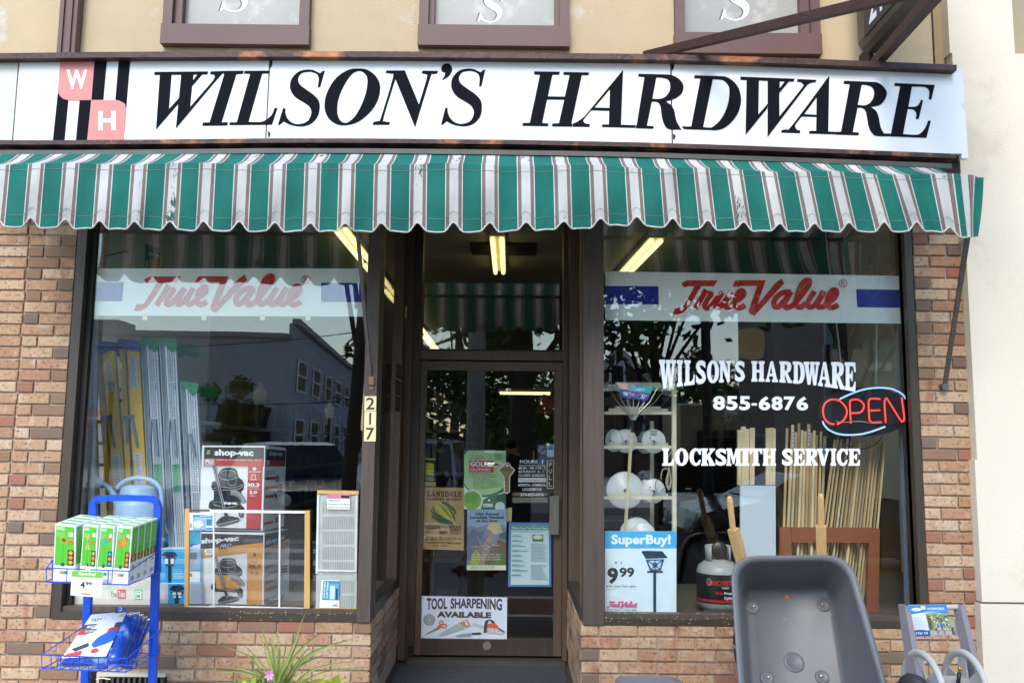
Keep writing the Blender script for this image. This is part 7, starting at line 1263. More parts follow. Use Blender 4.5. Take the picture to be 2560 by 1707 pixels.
# ================================================================== shop ceiling lights, shelves inside
tube_m = mat('lit_tube', '#fff2a8', .4, emit=('#ffec9c', .8)); fx = mat('fixture_white', '#e2dcb8', .5)
def fluo(x0, y0, x1, y1, lab, z=HC - .02):
    t = thing('ceiling_light', (x0, y0, z), lab, 'ceiling light', 'fluorescent ceiling lights in rows'); a, b = Vector((x0, y0, z)), Vector((x1, y1, z)); mb = MB(); mb.bar(a, b, .13, .05); mb.build('fixture', fx, t); d = (b - a).normalized(); s2 = d.cross(Vector((0, 0, 1))) * .038
    for sg_ in (-1, 1): mb = MB(); mb.tube([a + s2 * sg_ + Vector((0, 0, -.045)) + d * .03, b + s2 * sg_ + Vector((0, 0, -.045)) - d * .03], .019, 8); mb.build('tube', tube_m, t, smooth=True)
for i in range(7): y0 = 1.75 + i * 1.35; fluo(-1.36, y0, -1.36, y0 + 1.25, ['lit fluorescent light nearest the left window', 'second lit light from the left window, seen through the narrow side pane', 'third light of the left row', 'fourth light of the left row', 'fifth light of the left row, seen through the transom', 'sixth light of the left row, seen through the transom', 'farthest light of the left row'][i])
fluo(-.13, 2.0, -.13, 3.45, 'lit twin fluorescent light seen through the transom'); fluo(1.17, 2.0, 1.08, 3.65, 'lit fluorescent light above the right banner')
x_, y_ = at(1245, 975, 8.5), at(1380, 975, 8.5); fluo(x_.x, 8.5, y_.x, 8.5, 'far crosswise fluorescent light seen through the door glass', x_.z)
mb = MB(); v0, v1 = at(1175, 760, 2.6), at(1340, 790, 2.6); mb.box((v0.x, 2.4, HC - .03), (v1.x, 2.8, HC - .002)); mb.build('ceiling_vent', M['gasket'], None, label='dark ceiling vent seen through the transom', cat='vent')
gd = ['#4a2a26', '#27333f', '#4f4a42', '#54452c', '#2a302a', '#5f5a52', '#2f2a34']
for i, (x0, x1, y0, y1) in enumerate(((-2.9, -2.3, 1.8, 7.5), (-1.0, -.45, 3.4, 8.0), (.75, 1.3, 2.6, 8.0), (2.5, 3.1, 2.4, 7.5))):
    t = thing('store_shelf', ((x0 + x1) / 2, y0, 0), ['dim store shelving behind the ladders', 'dim store shelving left of the aisle beyond the door', 'dim store shelving right of the aisle beyond the door', 'dim store shelving behind the dowel rack'][i], 'shelving', 'shelving aisles inside the shop'); mb = MB()
    for z in (.1, .5, .9, 1.3, 1.7): mb.box((x0, y0, z), (x1, y1, z + .03))
    mb.box(((x0 + x1) / 2 - .02, y0, 0), ((x0 + x1) / 2 + .02, y1, 2.1)); mb.build('shelf_frame', mat('shelf_grey', '#7a766c', .6), t); rd = random.Random(i); mb = MB()
    for z in (.13, .53, .93, 1.33, 1.73):
        for sd2 in (x0 + .02, (x0 + x1) / 2 + .04):
            y = y0 + .02
            while y < y1 - .2: w_ = rd.uniform(.08, .22); mb.box((sd2, y, z), (sd2 + .2, y + w_ - .02, z + rd.uniform(.12, .3)), rd.choice(gd)); y += w_
    mb.build('shelf_goods', None, t, kind='stuff')
t = thing('red_bag', at(1355, 1040, 5), 'red and yellow packs hanging far inside, seen through the door', 'bag'); mb = MB(); mb.pq([(1336, 1003), (1358, 985), (1384, 990), (1383, 1035), (1340, 1030)][1:5], 5, .2); mb.build('bag', mat('red_pack', '#b5331f', .5), t)
# ================================================================== the street across, seen in the glass
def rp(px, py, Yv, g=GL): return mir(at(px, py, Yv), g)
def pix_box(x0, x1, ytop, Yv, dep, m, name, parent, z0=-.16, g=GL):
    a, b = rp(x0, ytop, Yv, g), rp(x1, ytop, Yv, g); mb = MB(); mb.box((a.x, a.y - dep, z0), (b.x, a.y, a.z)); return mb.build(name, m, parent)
dk = mat('dark_window', '#20262e', .6, spec=.15)
# grey building with a long street side
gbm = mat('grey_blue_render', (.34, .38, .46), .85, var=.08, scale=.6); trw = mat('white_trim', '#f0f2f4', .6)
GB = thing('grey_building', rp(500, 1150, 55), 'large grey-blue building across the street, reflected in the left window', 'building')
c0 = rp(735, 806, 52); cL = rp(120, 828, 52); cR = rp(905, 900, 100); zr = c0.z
zl = rp(430, 836, 52).z; xk = rp(722, 806, 52).x
mb = MB(); mb.prism([[(xk, c0.y), (c0.x, c0.y), (cR.x, cR.y), (cR.x - 2, cR.y)]], lambda x, y: Vector((x, y, zr)), (0, 0, -zr - .1)); mb.build('wall', gbm, GB)
mb = MB(); mb.box((min(cL.x, xk), c0.y - 1.5, -.1), (max(cL.x, xk) - .01, c0.y - .05, zl)); mb.build('wall', gbm, GB)
mb = MB(); mb.bar(Vector((cL.x, c0.y + .15, zl + .05)), Vector((xk, c0.y + .15, zl + .05)), .5, .3); mb.bar(Vector((c0.x + .1, c0.y, zr + .1)), Vector((cR.x + .1, cR.y, zr + .1)), .5, .4); mb.build('cornice', mat('grey_cornice', (.3, .31, .33), .8), GB)
e = (Vector((cR.x, cR.y, 0)) - Vector((c0.x, c0.y, 0))); n_ = Vector((-e.y, e.x, 0)).normalized(); n_ = n_ if n_.x > 0 else -n_
for fl in (0, 1):
    for k in range(6):
        t_ = .03 + k * .15; p = Vector((c0.x, c0.y, 0)) + e * t_ + n_ * .06; z = 5.0 if fl else .9; mb = MB(); d = e * .085
        mb.hexa([p + Vector((0, 0, z)), p + d + Vector((0, 0, z)), p + d + Vector((0, 0, z + 2.3)), p + Vector((0, 0, z + 2.3))], [q + n_ * .05 for q in (p + Vector((0, 0, z)), p + d + Vector((0, 0, z)), p + d + Vector((0, 0, z + 2.3)), p + Vector((0, 0, z + 2.3)))]); w_ = mb.build('window', trw, GB)
        mb = MB(); q0_ = p + d * .12 + n_ * .06
        for a, b in ((.15, 1.1), (1.25, 2.15)): mb.hexa([q0_ + Vector((0, 0, z + a)), q0_ + d * .76 + Vector((0, 0, z + a)), q0_ + d * .76 + Vector((0, 0, z + b)), q0_ + Vector((0, 0, z + b))], [q + n_ * .02 for q in (q0_ + Vector((0, 0, z + a)), q0_ + d * .76 + Vector((0, 0, z + a)), q0_ + d * .76 + Vector((0, 0, z + b)), q0_ + Vector((0, 0, z + b)))])
        mb.build('pane', dk, w_)
pix_box(600, 672, 1078, 51, .3, dk, 'shop_opening', GB)
mb = MB(); a, b = rp(575, 1060, 50), rp(665, 1040, 50); a.z = 4.2
mb.hexa([Vector((a.x, a.y, 2.4)), Vector((b.x, a.y, 2.4)), Vector((b.x, a.y, 2.6)), Vector((a.x, a.y, 2.6))], [Vector((a.x, a.y - 1, 3.6)), Vector((b.x, a.y - 1, 3.6)), Vector((b.x, a.y - 1, 3.8)), Vector((a.x, a.y - 1, 3.8))]); mb.build('shop_awning', M['black'], GB)
pix_box(215, 300, 800, 60, 3, mat('grey_cornice', (.3, .31, .33), .8), 'roof_unit', GB, zl)
# brick church, pale houses, tan shop
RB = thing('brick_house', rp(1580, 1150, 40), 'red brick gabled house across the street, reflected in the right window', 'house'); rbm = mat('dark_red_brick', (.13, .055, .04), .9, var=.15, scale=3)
a, b, c = rp(1470, 985, 38), rp(1545, 880, 38), rp(1655, 985, 38); mb = MB(); yb_ = a.y
mb.prism([[(a.x, -.1), (a.x, a.z), (b.x, b.z), (c.x, c.z), (c.x, -.1)]], lambda x, z: Vector((x, yb_, z)), (0, -10, 0)); mb.build('wall', rbm, RB)
mb = MB(); mb.bar(Vector((b.x, yb_ + .1, b.z + .1)), Vector((c.x + .3, yb_ + .1, c.z)), .25, .35); mb.bar(Vector((b.x, yb_ + .1, b.z + .1)), Vector((a.x - .3, yb_ + .1, a.z)), .25, .35); mb.build('gable_board', mat('pale_board', (.5, .5, .5), .7), RB)
for py in (945, 1010, 1075):
    for px in ((1545,) if py == 945 else (1522, 1552, 1590)):
        p = rp(px, py, 37.9); mb = MB(); mb.prism([[(-.42, 1.5), (-.3, 1.95), (0, 2.1), (.3, 1.95), (.42, 1.5), (.42, 0), (-.42, 0)]], lambda x, z: Vector((p.x + x, p.y + .06, p.z - 1 + z)), (0, -.1, 0)); w_ = mb.build('window', trw, RB)
        mb = MB(); mb.box((p.x - .28, p.y + .07, p.z - .85), (p.x + .28, p.y + .09, p.z + .6)); mb.build('pane', dk, w_)
PH = thing('pale_house', rp(1690, 1100, 30), 'pale grey house across the street, reflected beside the brick one', 'house'); phm = mat('pale_siding', (.32, .33, .35), .8)
pix_box(1652, 1712, 1022, 36, 8, phm, 'wall', PH); w_ = pix_box(1678, 1702, 1052, 35.7, .2, dk, 'window', PH, 1.6); a, b, c = rp(1645, 1022, 36), rp(1680, 985, 36), rp(1716, 1022, 36)
mb = MB(); mb.prism([[(a.x, a.z), (b.x, b.z), (c.x, c.z)]], lambda x, z: Vector((x, a.y + .2, z)), (0, -8, 0)); mb.build('roof', mat('slate_roof', (.08, .08, .09), .8), PH)
TS = thing('tan_shop', rp(1800, 1100, 26), 'flat tan shop with a LUGGAGE banner across the street, reflected in the right window', 'building')
pix_box(1700, 1905, 1010, 30, 9, mat('tan_render', (.30, .24, .16), .85), 'wall', TS); pix_box(1698, 1907, 1006, 29.9, .4, trw, 'coping', TS, rp(1800, 1012, 29.9).z)
p0, p1, p2, p3 = rp(1812, 1025, 29), rp(1877, 1022, 29), rp(1872, 1050, 29), rp(1816, 1052, 29); mb = MB(); mb.hexa([p3, p2, p1, p0], [p - Vector((0, .05, 0)) for p in (p3, p2, p1, p0)]); mb.build('banner', '#d9d9d2', TS)
sh = Sheet([p1, p0, p3, p2], .02); sh.text("MIKE'S", .12, .08, .5, .3, '#2a2a2c', .02); sh.text('LUGGAGE', .06, .45, .94, .75, '#b03a38', .03); sh.text('CLOSED SUN', .2, .84, .8, .95, '#3a3a3c'); sh.build('print', TS)
for x0, x1 in ((1745, 1795), (1815, 1890)): pix_box(x0, x1, 1075, 29.8, .2, dk, 'window', TS, .3)
TB = thing('dark_building', rp(2150, 1100, 14), 'tall dark building with turquoise windows, reflected at the right of the right window', 'building')
pix_box(2052, 2400, 560, 16, 8, mat('dark_render', (.085, .08, .09), .8), 'wall', TB)
tq = mat('turquoise_panel', (.06, .25, .28), .4)
for x0, x1, y, h in ((2056, 2072, 860, 2.0), (2150, 2170, 855, 1.3), (2180, 2240, 850, 1.2), (2056, 2072, 700, 2), (2150, 2180, 600, 1.8)): a, b = rp(x0, y, 15.9), rp(x1, y, 15.9); mb = MB(); mb.box((a.x, a.y - .05, a.z - h), (b.x, a.y + .05, a.z)); mb.build('window', tq, TB)
a, b = rp(2085, 870, 15.5), rp(2165, 845, 15.5); mb = MB(); mb.box((a.x, a.y - .4, a.z - .8), (b.x, a.y, a.z)); mb.build('sign_board', mat('cream_board', (.5, .46, .34), .7), TB)
pix_box(2140, 2230, 905, 15.6, .3, trw, 'pale_band', TB, rp(2140, 925, 15.6).z)
# trees
lf = mat('street_leaves', (.05, .10, .025), .6, var=.4, scale=1.5); lf2 = mat('pale_street_leaves', (.11, .17, .04), .6, var=.35, scale=1.5); bk = mat('dark_bark', (.045, .036, .03), .9, var=.3, scale=5, bump=.5)
def tree(lab, base, h, cr_, n, seed, trunk=.18, blobs=9, leaf=.16, flat=.7, lm_=None, low=.35):
    t = thing('street_tree', base, lab, 'tree', 'trees along the street'); rd = random.Random(seed); top = base + Vector((rd.uniform(-.3, .3), rd.uniform(-.3, .3), h * .72))
    mb = MB(); mb.tube([base, base.lerp(top, .5) + Vector((.1, 0, 0)), top], [trunk, trunk * .75, trunk * .3], 8); C = []
    for k in range(blobs):
        a = rd.uniform(0, 6.28); r_ = cr_ * math.sqrt(rd.random()) * .8; c = base + Vector((r_ * math.cos(a), r_ * math.sin(a), h * (low + (1 - low) * rd.random() * .9))); C.append((c, cr_ * rd.uniform(.28, .5))); mb.tube([base.lerp(top, rd.uniform(.4, .9)), c], [trunk * .35, trunk * .1], 5)
    mb.build('trunk', bk, t); vs = []; fs = []
    for k in range(n):
        c, r_ = rd.choice(C); d = Vector((rd.gauss(0, 1), rd.gauss(0, 1), rd.gauss(0, flat))); p = c + d.normalized() * r_ * rd.random() ** .4; u = Vector((rd.gauss(0, 1), rd.gauss(0, 1), rd.gauss(0, .6))).normalized(); v = u.orthogonal().normalized(); s2 = leaf * rd.uniform(.6, 1.3); b = len(vs)
        vs += [p - u * s2, p + v * s2 * .4, p + u * s2, p - v * s2 * .4]; fs.append((b, b + 1, b + 2, b + 3))
    mb = MB(); mb.v = vs; mb.f = fs; mb.m = [0] * len(fs); mb.build('crown', lm_ or lf, t, recalc=False)
G0 = lambda px, Yv, g=GL: (lambda p: Vector((p.x, p.y, -.16)))(rp(px, 1108, Yv, g))
tree('small street tree before the grey building, reflected in the left window', G0(575, 27), 5.2, 1.1, 2600, 1, .06, 12, .14, .7, lf2, .2)
tree('thick dark tree trunk reflected at the right of the left window', G0(866, 8.3), 11, 2.0, 1200, 2, .12, 4, .12, .6, lf, .75)
tree('spreading tree with low foliage reflected at the top of the right window', G0(1640, 10.5), 7.4, 3.2, 5200, 3, .11, 18, .15, .5, lf, .58)
tree('leafy tree reflected at the right edge of the right window', G0(2130, 9.0), 7.2, 2.2, 2600, 14, .07, 14, .13, .5, lf2, .62)
tree('big dark tree reflected in the transom', G0(1290, 13, GD), 9, 2.4, 3600, 5, .3, 16, .17, .6, lf, .4)
tree('tree down the street reflected at the left of the door', G0(1125, 20, GD), 9, 2.4, 3000, 6, .15, 12, .18, .6, lf, .3)
for i, (px, Yv, h) in enumerate(((1690, 50, 8), (1940, 45, 7), (2000, 38, 6.5), (1230, 60, 7.5), (1340, 55, 8), (1735, 60, 9))): tree(['round green tree behind the pale house', 'low tree right of the tan shop', 'hedge-like tree near the dark building', 'distant tree at the end of the road', 'distant tree right of the road end', 'treetop behind the tan shop'][i] + ', reflected', G0(px, Yv), h, 3.2, 1500, 20 + i, .15, 10, .3, .6, lf, .2)
# lamp posts, poles, wires
pol = mat('black_post', '#17181a', .5); gbl = mat('frosted_globe', (.85, .8, .6), .4)
for i, (px, gy, Yv, r_) in enumerate(((648, 990, 24, .22), (825, 1030, 34, .22), (281, 925, 17, .24))):
    p = rp(px, gy, Yv); t = thing('street_lamp', (p.x, p.y, -.16), ['globe street lamp before the grey building', 'farther globe street lamp by the grey building corner', 'globe street lamp reflected over the yellow ladders'][i], 'street lamp', 'globe street lamps')
    mb = MB(); mb.tube([(p.x, p.y, -.16), (p.x, p.y, .5), (p.x, p.y, .55), (p.x, p.y, p.z - .3)], [.14, .11, .07, .06], 10); mb.build('post', pol, t); mb = MB(); mb.lathe(p, [(.1, -.3), (.17, -.25), (r_, 0), (r_ * .85, .2), (.08, .3), (.1, .36), (.05, .42), (0, .5)], 20); mb.build('globe', gbl, t, smooth=True)
for i, (px, Yv, h, r_) in enumerate(((1770, 9.5, 8, .09), (1188, 9, 8, .16))):
    p = G0(px, Yv, GL if i == 0 else GD); t = thing('utility_pole', p, ['dark pole reflected between the letters of the right window', 'pale pole reflected in the door glass'][i], 'pole'); mb = MB(); mb.tube([p, p + Vector((0, 0, h))], [r_, r_ * .7], 12); mb.build('post', pol if i == 0 else mat('weathered_pole', (.3, .29, .27), .8), t)
for i, (a, b, y1, y2) in enumerate(((200, 905, 866, 800), (200, 905, 975, 990), (1500, 2050, 905, 935), (1640, 2050, 960, 985), (1070, 1380, 1005, 980))):
    g = GD if a == 1070 else GL; mb = MB(); A_, B_ = rp(a - 200, y1, 22, g), rp(b + 200, y2, 22, g); mb.tube([A_.lerp(B_, k / 10) + Vector((0, 0, -.35 * math.sin(math.pi * k / 10))) for k in range(11)], .014, 4); mb.build('overhead_wire', pol, None, label=['upper wire crossing the left window reflection', 'lower wire crossing the left window reflection', 'upper wire crossing the right window reflection', 'lower wire crossing the right window reflection', 'wire crossing the door reflection'][i], cat='wire')
t = thing('no_entry_sign', rp(228, 1045, 14), 'round red no entry sign reflected at the left edge of the left window', 'sign'); p = rp(228, 1045, 14); mb = MB(); mb.lathe(p, [(0, .0), (.24, .0), (.24, -.02), (0, -.02)], 28, axis=(0, 1, 0)); mb.build('disc', '#b3302a', t); mb = MB(); mb.box((p.x - .17, p.y + .001, p.z - .04), (p.x + .17, p.y + .008, p.z + .04)); mb.build('bar', '#f0f0f0', t)
sh = Sheet([p + Vector((.14, .006, .15)), p + Vector((-.14, .006, .15)), p + Vector((-.14, .006, .06)), p + Vector((.14, .006, .06))]); sh.text('DO NOT', 0, 0, 1, 1, '#f0f0f0'); sh.build('lettering', t); sh = Sheet([p + Vector((.14, .006, -.06)), p + Vector((-.14, .006, -.06)), p + Vector((-.14, .006, -.15)), p + Vector((.14, .006, -.15))]); sh.text('ENTER', 0, 0, 1, 1, '#f0f0f0'); sh.build('lettering', t)
mb = MB(); mb.tube([(p.x, p.y - .04, -.16), (p.x, p.y - .04, p.z + .3)], .03, 8); mb.build('post', M['galv'], t)
# cars
def car(lab, pos, rot, col, L=4.5, W=1.8, H=1.5, suv=False):
    t = thing('parked_car', pos, lab, 'car', 'cars in the street'); Mx = Matrix.Translation(pos) @ Matrix.Rotation(rot, 4, 'Z'); q = lambda x, y, z: (Mx @ Vector((x, y, z)))
    pm_ = mat('car_paint_' + col.lstrip('#'), col, .25, .3, .03, coat=.6)
    side = [(-L/2, .3), (-L/2 + .02, .75), (-L/2 + .25, .95), (-L/2 + (.15 if suv else .9), 1.0), (-L/2 + (.5 if suv else 1.35), H - .05), (L*.05, H), (L*.16, H - .06), (L*.3, 1.02), (L/2 - .15, .85), (L/2, .6), (L/2 - .03, .28)]
    mb = MB(); n = len(side)
    def ring(w_): return [(x, w_ * (1 if z < 1.0 else 1 - .28 * (z - 1.0) / (H - 1.0)), z) for x, z in side]
    A_ = [q(x, -y, z) for x, y, z in ring(W / 2)]; B_ = [q(x, y, z) for x, y, z in ring(W / 2)]
    mb.add(A_ + B_, [tuple(range(n))] + [tuple(range(2 * n - 1, n - 1, -1))] + [(i, (i + 1) % n, n + (i + 1) % n, n + i) for i in range(n)]); mb.build('body', pm_, t)
    mb = MB(); f1, f2 = side[7], side[6]; rr_ = side[3], side[4]
    for (xa, za), (xb, zb_2), s_off in ((f1, f2, .012), (rr_[0], rr_[1], -.012)):
        wa_, wb = W / 2 * .86, W / 2 * .72; mb.add([q(xa + (xb - xa) * .1 + s_off, -wa_, za + (zb_2 - za) * .1 + .012), q(xa + (xb - xa) * .1 + s_off, wa_, za + (zb_2 - za) * .1 + .012), q(xb - (xb - xa) * .1 + s_off, wb, zb_2 - (zb_2 - za) * .1 + .012), q(xb - (xb - xa) * .1 + s_off, -wb, zb_2 - (zb_2 - za) * .1 + .012)], [(0, 1, 2, 3)])
    for sg_ in (-1, 1):
        y1, y2 = sg_ * (W / 2 * .985 + .01), sg_ * (W / 2 * .775 + .01)
        mb.add([q(rr_[0][0] + .3, y1, 1.04), q(L*.26, y1, 1.04), q(L*.14, y2, H - .1), q(rr_[1][0] + .1, y2, H - .1)], [(0, 1, 2, 3)])
    mb.build('glass', mat('car_glass', '#10151c', .08), t, recalc=False)
    for sx_ in (-L * .31, L * .31):
        for sg_ in (-1, 1): mb = MB(); mb.lathe(q(sx_, sg_ * (W / 2 - .1), .32), [(0, .12), (.2, .12), (.31, .1), (.32, 0), (.31, -.1), (0, -.1)], 18, axis=Mx.to_3x3() @ Vector((0, sg_, 0))); mb.build('wheel', mat('tyre_rubber', '#141416', .8), t)
    for sg_ in (-1, 1): mb = MB(); c = q(L / 2 - .02, sg_ * W * .36, .68); mb.lathe(c, [(0, .04), (.1, .03), (.12, -.03)], 12, axis=Mx.to_3x3() @ Vector((1, 0, 0))); mb.build('headlight', '#dfe3e6', t, smooth=True)
gp = lambda px, Yv, g=GL: G0(px, Yv, g)
car('dark SUV standing in the street, reflected beside the upper vacuum box', gp(735, 13.5), R(62), '#161a24', 4.7, 1.9, 1.75, True)
car('black car close to the kerb, reflected across the dowel rack', gp(2080, 8.0), R(178), '#101114', 4.7, 1.85, 1.45)
car('red-brown car parked before the tan shop', gp(1760, 26.5), R(170), '#4a2422'); car('dark car parked before the tan shop, right of the red-brown one', gp(1858, 26.5), R(175), '#1c2026'); car('white van reflected at the left of the door glass', gp(1075, 18, GD), R(95), '#c9ccd0', 4.8, 1.9, 1.9, True); car('pale car coming down the road, reflected in the door glass', gp(1247, 34, GD), R(90), '#9ea2a4'); car('dark car parked down the road, reflected in the door glass', gp(1208, 42, GD), R(92), '#2c3036')
# hydrant
p = Vector((rp(1187, 1445, DY + 2.97, GD).x, -1.75, 0)); hy = thing('fire_hydrant', p, 'pale fire hydrant with dark red caps and yellow bonnet by the kerb', 'fire hydrant'); hm = mat('hydrant_grey', '#a7a195', .6, var=.2, scale=10)
mb = MB(); mb.lathe(p, [(.15, 0), (.15, .03), (.1, .04), (.095, .2), (.11, .3), (.11, .36), (.095, .42), (.12, .45), (.12, .48)], 24); mb.build('barrel', hm, hy, smooth=True)
mb = MB(); mb.lathe(p, [(.12, .48), (.11, .53), (.07, .58), (.03, .6), (.025, .63), (0, .64)], 20); mb.build('bonnet', mat('hydrant_yellow', '#b98e2a', .6), hy, smooth=True)
for sg_ in (-1, 1):
    mb = MB(); mb.lathe(p + Vector((sg_ * .1, 0, .31)), [(.06, 0), (.06, .05), (.07, .05)], 16, axis=(sg_, 0, 0)); mb.build('nozzle', hm, hy, smooth=True); mb = MB(); mb.lathe(p + Vector((sg_ * .15, 0, .31)), [(.072, 0), (.07, .04), (.03, .05), (.025, .09), (0, .09)], 12, axis=(sg_, 0, 0)); mb.build('cap', '#6e2b24', hy)
# people: the photographer behind the camera, two passers-by
def person(lab, pos, face, top, legs, skin, hair, pose='stand', H=1.72, hold=False):
    t = thing('person', pos, lab, 'person'); Rz = Matrix.Rotation(face, 3, 'Z'); k = H / 1.72; w_ = lambda x, y, z: Vector(pos) + Rz @ Vector((x * k, y * k, z * k))
    J_ = {'pel': (0, 0, .95), 'wai': (0, 0, 1.1), 'che': (0, .01, 1.3), 'nec': (0, 0, 1.47), 'nk2': (0, .01, 1.53)}; r_ = {'pel': .135, 'wai': .125, 'che': .14, 'nec': .06, 'nk2': .052}; E = [('pel', 'wai'), ('wai', 'che'), ('che', 'nec'), ('nec', 'nk2')]
    st2 = .22 if pose == 'walk' else .02
    for s2, nm in ((-1, 'L'), (1, 'R')):
        f = st2 * s2
        J_.update({'hip' + nm: (.09 * s2, 0, .9), 'kne' + nm: (.1 * s2, f * .6 + .03, .5), 'ank' + nm: (.1 * s2, f, .09), 'toe' + nm: (.12 * s2, f + .16, .035), 'sho' + nm: (.17 * s2, 0, 1.41)}); r_.update({'hip' + nm: .095, 'kne' + nm: .062, 'ank' + nm: .045, 'toe' + nm: .035, 'sho' + nm: .065})
        if hold: J_.update({'elb' + nm: (.24 * s2, .14, 1.22), 'wri' + nm: (.085 * s2, .17, 1.52)})
        else: J_.update({'elb' + nm: (.23 * s2, -.03 - f * .3, 1.14), 'wri' + nm: (.24 * s2, .06 - f * .6, .9)})
        r_.update({'elb' + nm: .045, 'wri' + nm: .028}); E += [('pel', 'hip' + nm), ('hip' + nm, 'kne' + nm), ('kne' + nm, 'ank' + nm), ('ank' + nm, 'toe' + nm), ('che', 'sho' + nm), ('sho' + nm, 'elb' + nm), ('elb' + nm, 'wri' + nm)]
    def skin_mesh(nm, keys, edges, rad, m, root, sub=2):
        me = bpy.data.meshes.new(nm); ix = {kk: i for i, kk in enumerate(keys)}; o0 = wl(t); me.from_pydata([w_(*J_[kk]) - o0 for kk in keys], [(ix[a], ix[b]) for a, b in edges], []); me.materials.append(m)
        o = bpy.data.objects.new(nm, me); COL.objects.link(o); o.parent = t; me.skin_vertices or None
        md = o.modifiers.new('skin', 'SKIN'); 
        for kk, i in ix.items(): v = me.skin_vertices[0].data[i]; v.radius = (rad[kk] * k, rad[kk] * k * (.75 if kk in ('pel', 'wai', 'che') else 1)); v.use_root = kk == root
        s3 = o.modifiers.new('sub', 'SUBSURF'); s3.levels = s3.render_levels = sub; return o
    ke = list(J_); skin_mesh('body', ke, E, r_, top, 'pel')
    tk = [a + b for a in ('hip', 'kne', 'ank') for b in 'LR'] + ['pel']; rt = {kk: r_[kk] + .014 for kk in tk}; skin_mesh('trousers', tk, [('pel', 'hipL'), ('pel', 'hipR'), ('hipL', 'kneL'), ('hipR', 'kneR'), ('kneL', 'ankL'), ('kneR', 'ankR')], rt, legs, 'pel')
    hc = w_(0, .02, 1.63); mb = MB(); prof = [(0, -.115), (.045, -.11), (.062, -.08), (.075, -.03), (.08, .02), (.076, .06), (.055, .095), (0, .11)]; mb.lathe(hc, [(a * k * 1.0, b * k) for a, b in prof], 20); mb.lathe(hc + Rz @ Vector((0, .075 * k, -.02 * k)), [(.0, .028), (.012, .0), (.016, -.022), (0, -.028)], 8)
    for s2 in (-1, 1): mb.lathe(hc + Rz @ Vector((.08 * s2 * k, 0, -.005)), [(0, -.03), (.014, -.01), (.014, .015), (0, .03)], 8)
    mb.build('head', skin, t, smooth=True)
    mb = MB(); mb.lathe(hc + Rz @ Vector((0, -.014, .012)), [(.088 * k, -.03), (.092 * k, .02), (.086 * k, .065), (.06 * k, .108), (0, .125 * k)], 18); mb.build('hair', hair, t, smooth=True)
    mb = MB()
    for s2 in (-1, 1): mb.lathe(hc + Rz @ Vector((.03 * s2, .071, .012)), [(0, .012), (.011, .008), (.013, 0)], 10, axis=Rz @ Vector((0, 1, 0)))
    mb.build('eyes', M['gasket'], t); mb = MB(); mb.bar(hc + Rz @ Vector((-.022, .07, -.058)), hc + Rz @ Vector((.022, .07, -.058)), .006, .008); mb.build('mouth', mat('lip', '#8a4a42'), t)
    for s2, nm in ((-1, 'L'), (1, 'R')):        # hands: palm, four fingers, thumb
        a = w_(*J_['wri' + nm]); dr = (Rz @ Vector((-.45 * s2, .5, .35))).normalized() if hold else (Rz @ Vector((0, .15, -1))).normalized(); sd3 = (Rz @ Vector((0, .3, 1 if hold else 0)) if hold else Rz @ Vector((0, 1, 0))).normalized(); mb = MB(); cc = a + dr * .05 * k
        mb.tube([a - dr * .01, a + dr * .03, a + dr * .075], [.024, .033, .028], 10)
        for q_ in range(4): o1 = sd3 * (.027 - .018 * q_); L2 = (.07, .08, .075, .058)[q_]; cu = Rz @ Vector((-.4 * s2, 0, 0)) if hold else Rz @ Vector((-.35 * s2, .1, 0)); mb.tube([a + dr * .065 + o1, a + dr * (.07 + L2 * .45) + o1 + cu * .01, a + dr * (.07 + L2 * .8) + o1 + cu * .045], [.0095, .0088, .007], 8)
        mb.tube([a + dr * .025 + sd3 * .025, a + dr * .05 + sd3 * .05, a + dr * .075 + sd3 * .058], [.012, .0105, .008], 8); mb.build('hand', skin, t, smooth=True)
    return t
skn = mat('skin', '#c79578', .55, var=.05); hrd = mat('dark_hair', '#2a201a', .7); hrb = mat('black_hair', '#14110f', .7)
person('photographer in a dark shirt holding a camera to the face, reflected in the door', Vector((EYE.x + .0, EYE.y - .335, -.16)), 0, mat('dark_shirt', '#2c2b2a', .85), mat('jeans', '#2c3644', .85), skn, hrd, hold=True, H=1.83)
t = thing('camera_body', EYE + Vector((0, -.17, 0)), 'black camera held before the face of the photographer', 'camera'); mb = MB(); e_ = EYE + Vector((0, -.15, 0)); mb.box(tuple(e_ + Vector((-.07, -.05, -.05))), tuple(e_ + Vector((.07, .0, .04)))); mb.box(tuple(e_ + Vector((-.03, -.045, .0401))), tuple(e_ + Vector((.03, 0, .065)))); mb.build('body', M['gasket'], t); mb = MB(); mb.lathe(e_, [(.035, .0005), (.035, .09), (.03, .09)], 24, axis=(0, 1, 0)); mb.build('lens', M['gasket'], t, smooth=True)
person('passer-by in a black jacket across the road, reflected at the left of the door', gp(1100, 15, GD), R(200), mat('black_jacket', '#121214', .85), mat('charcoal_trousers', '#1e1e22', .85), skn, hrb, 'walk', 1.78)
person('passer-by in a pale lilac top, reflected beside the black jacket', gp(1142, 17, GD), R(160), mat('lilac_top', '#a59cb8', .85), mat('dark_shorts', '#23252c', .85), skn, hrd, 'walk', 1.62)

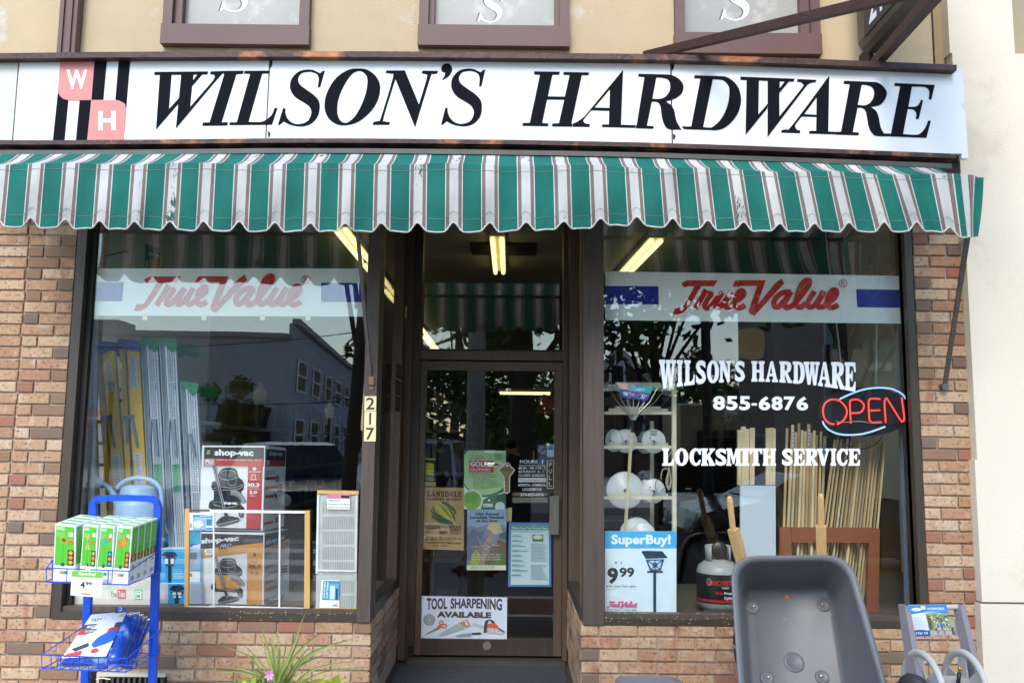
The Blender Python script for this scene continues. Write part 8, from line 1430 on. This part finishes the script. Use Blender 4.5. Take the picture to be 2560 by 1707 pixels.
mb = MB(); rd = random.Random(77)
for k in range(2600):
    x = rd.uniform(-170, 170); y = -150 + rd.uniform(-15, 8); hmax = 8 + 4 * math.sin(x * .09) + 2.5 * math.sin(x * .31 + 1) ; p = Vector((x, y, rd.random() ** .7 * hmax)); u = Vector((rd.gauss(0, 1), rd.gauss(0, .6), rd.gauss(0, 1))).normalized(); v = u.orthogonal().normalized(); s2 = rd.uniform(.8, 2.0)
    mb.add([p - u * s2, p + v * s2 * .7, p + u * s2, p - v * s2 * .7], [(0, 1, 2, 3)])
mb.build('far_wood', lf, None, label='distant dark tree line at the end of the street', cat='wood', kind='stuff', recalc=False)
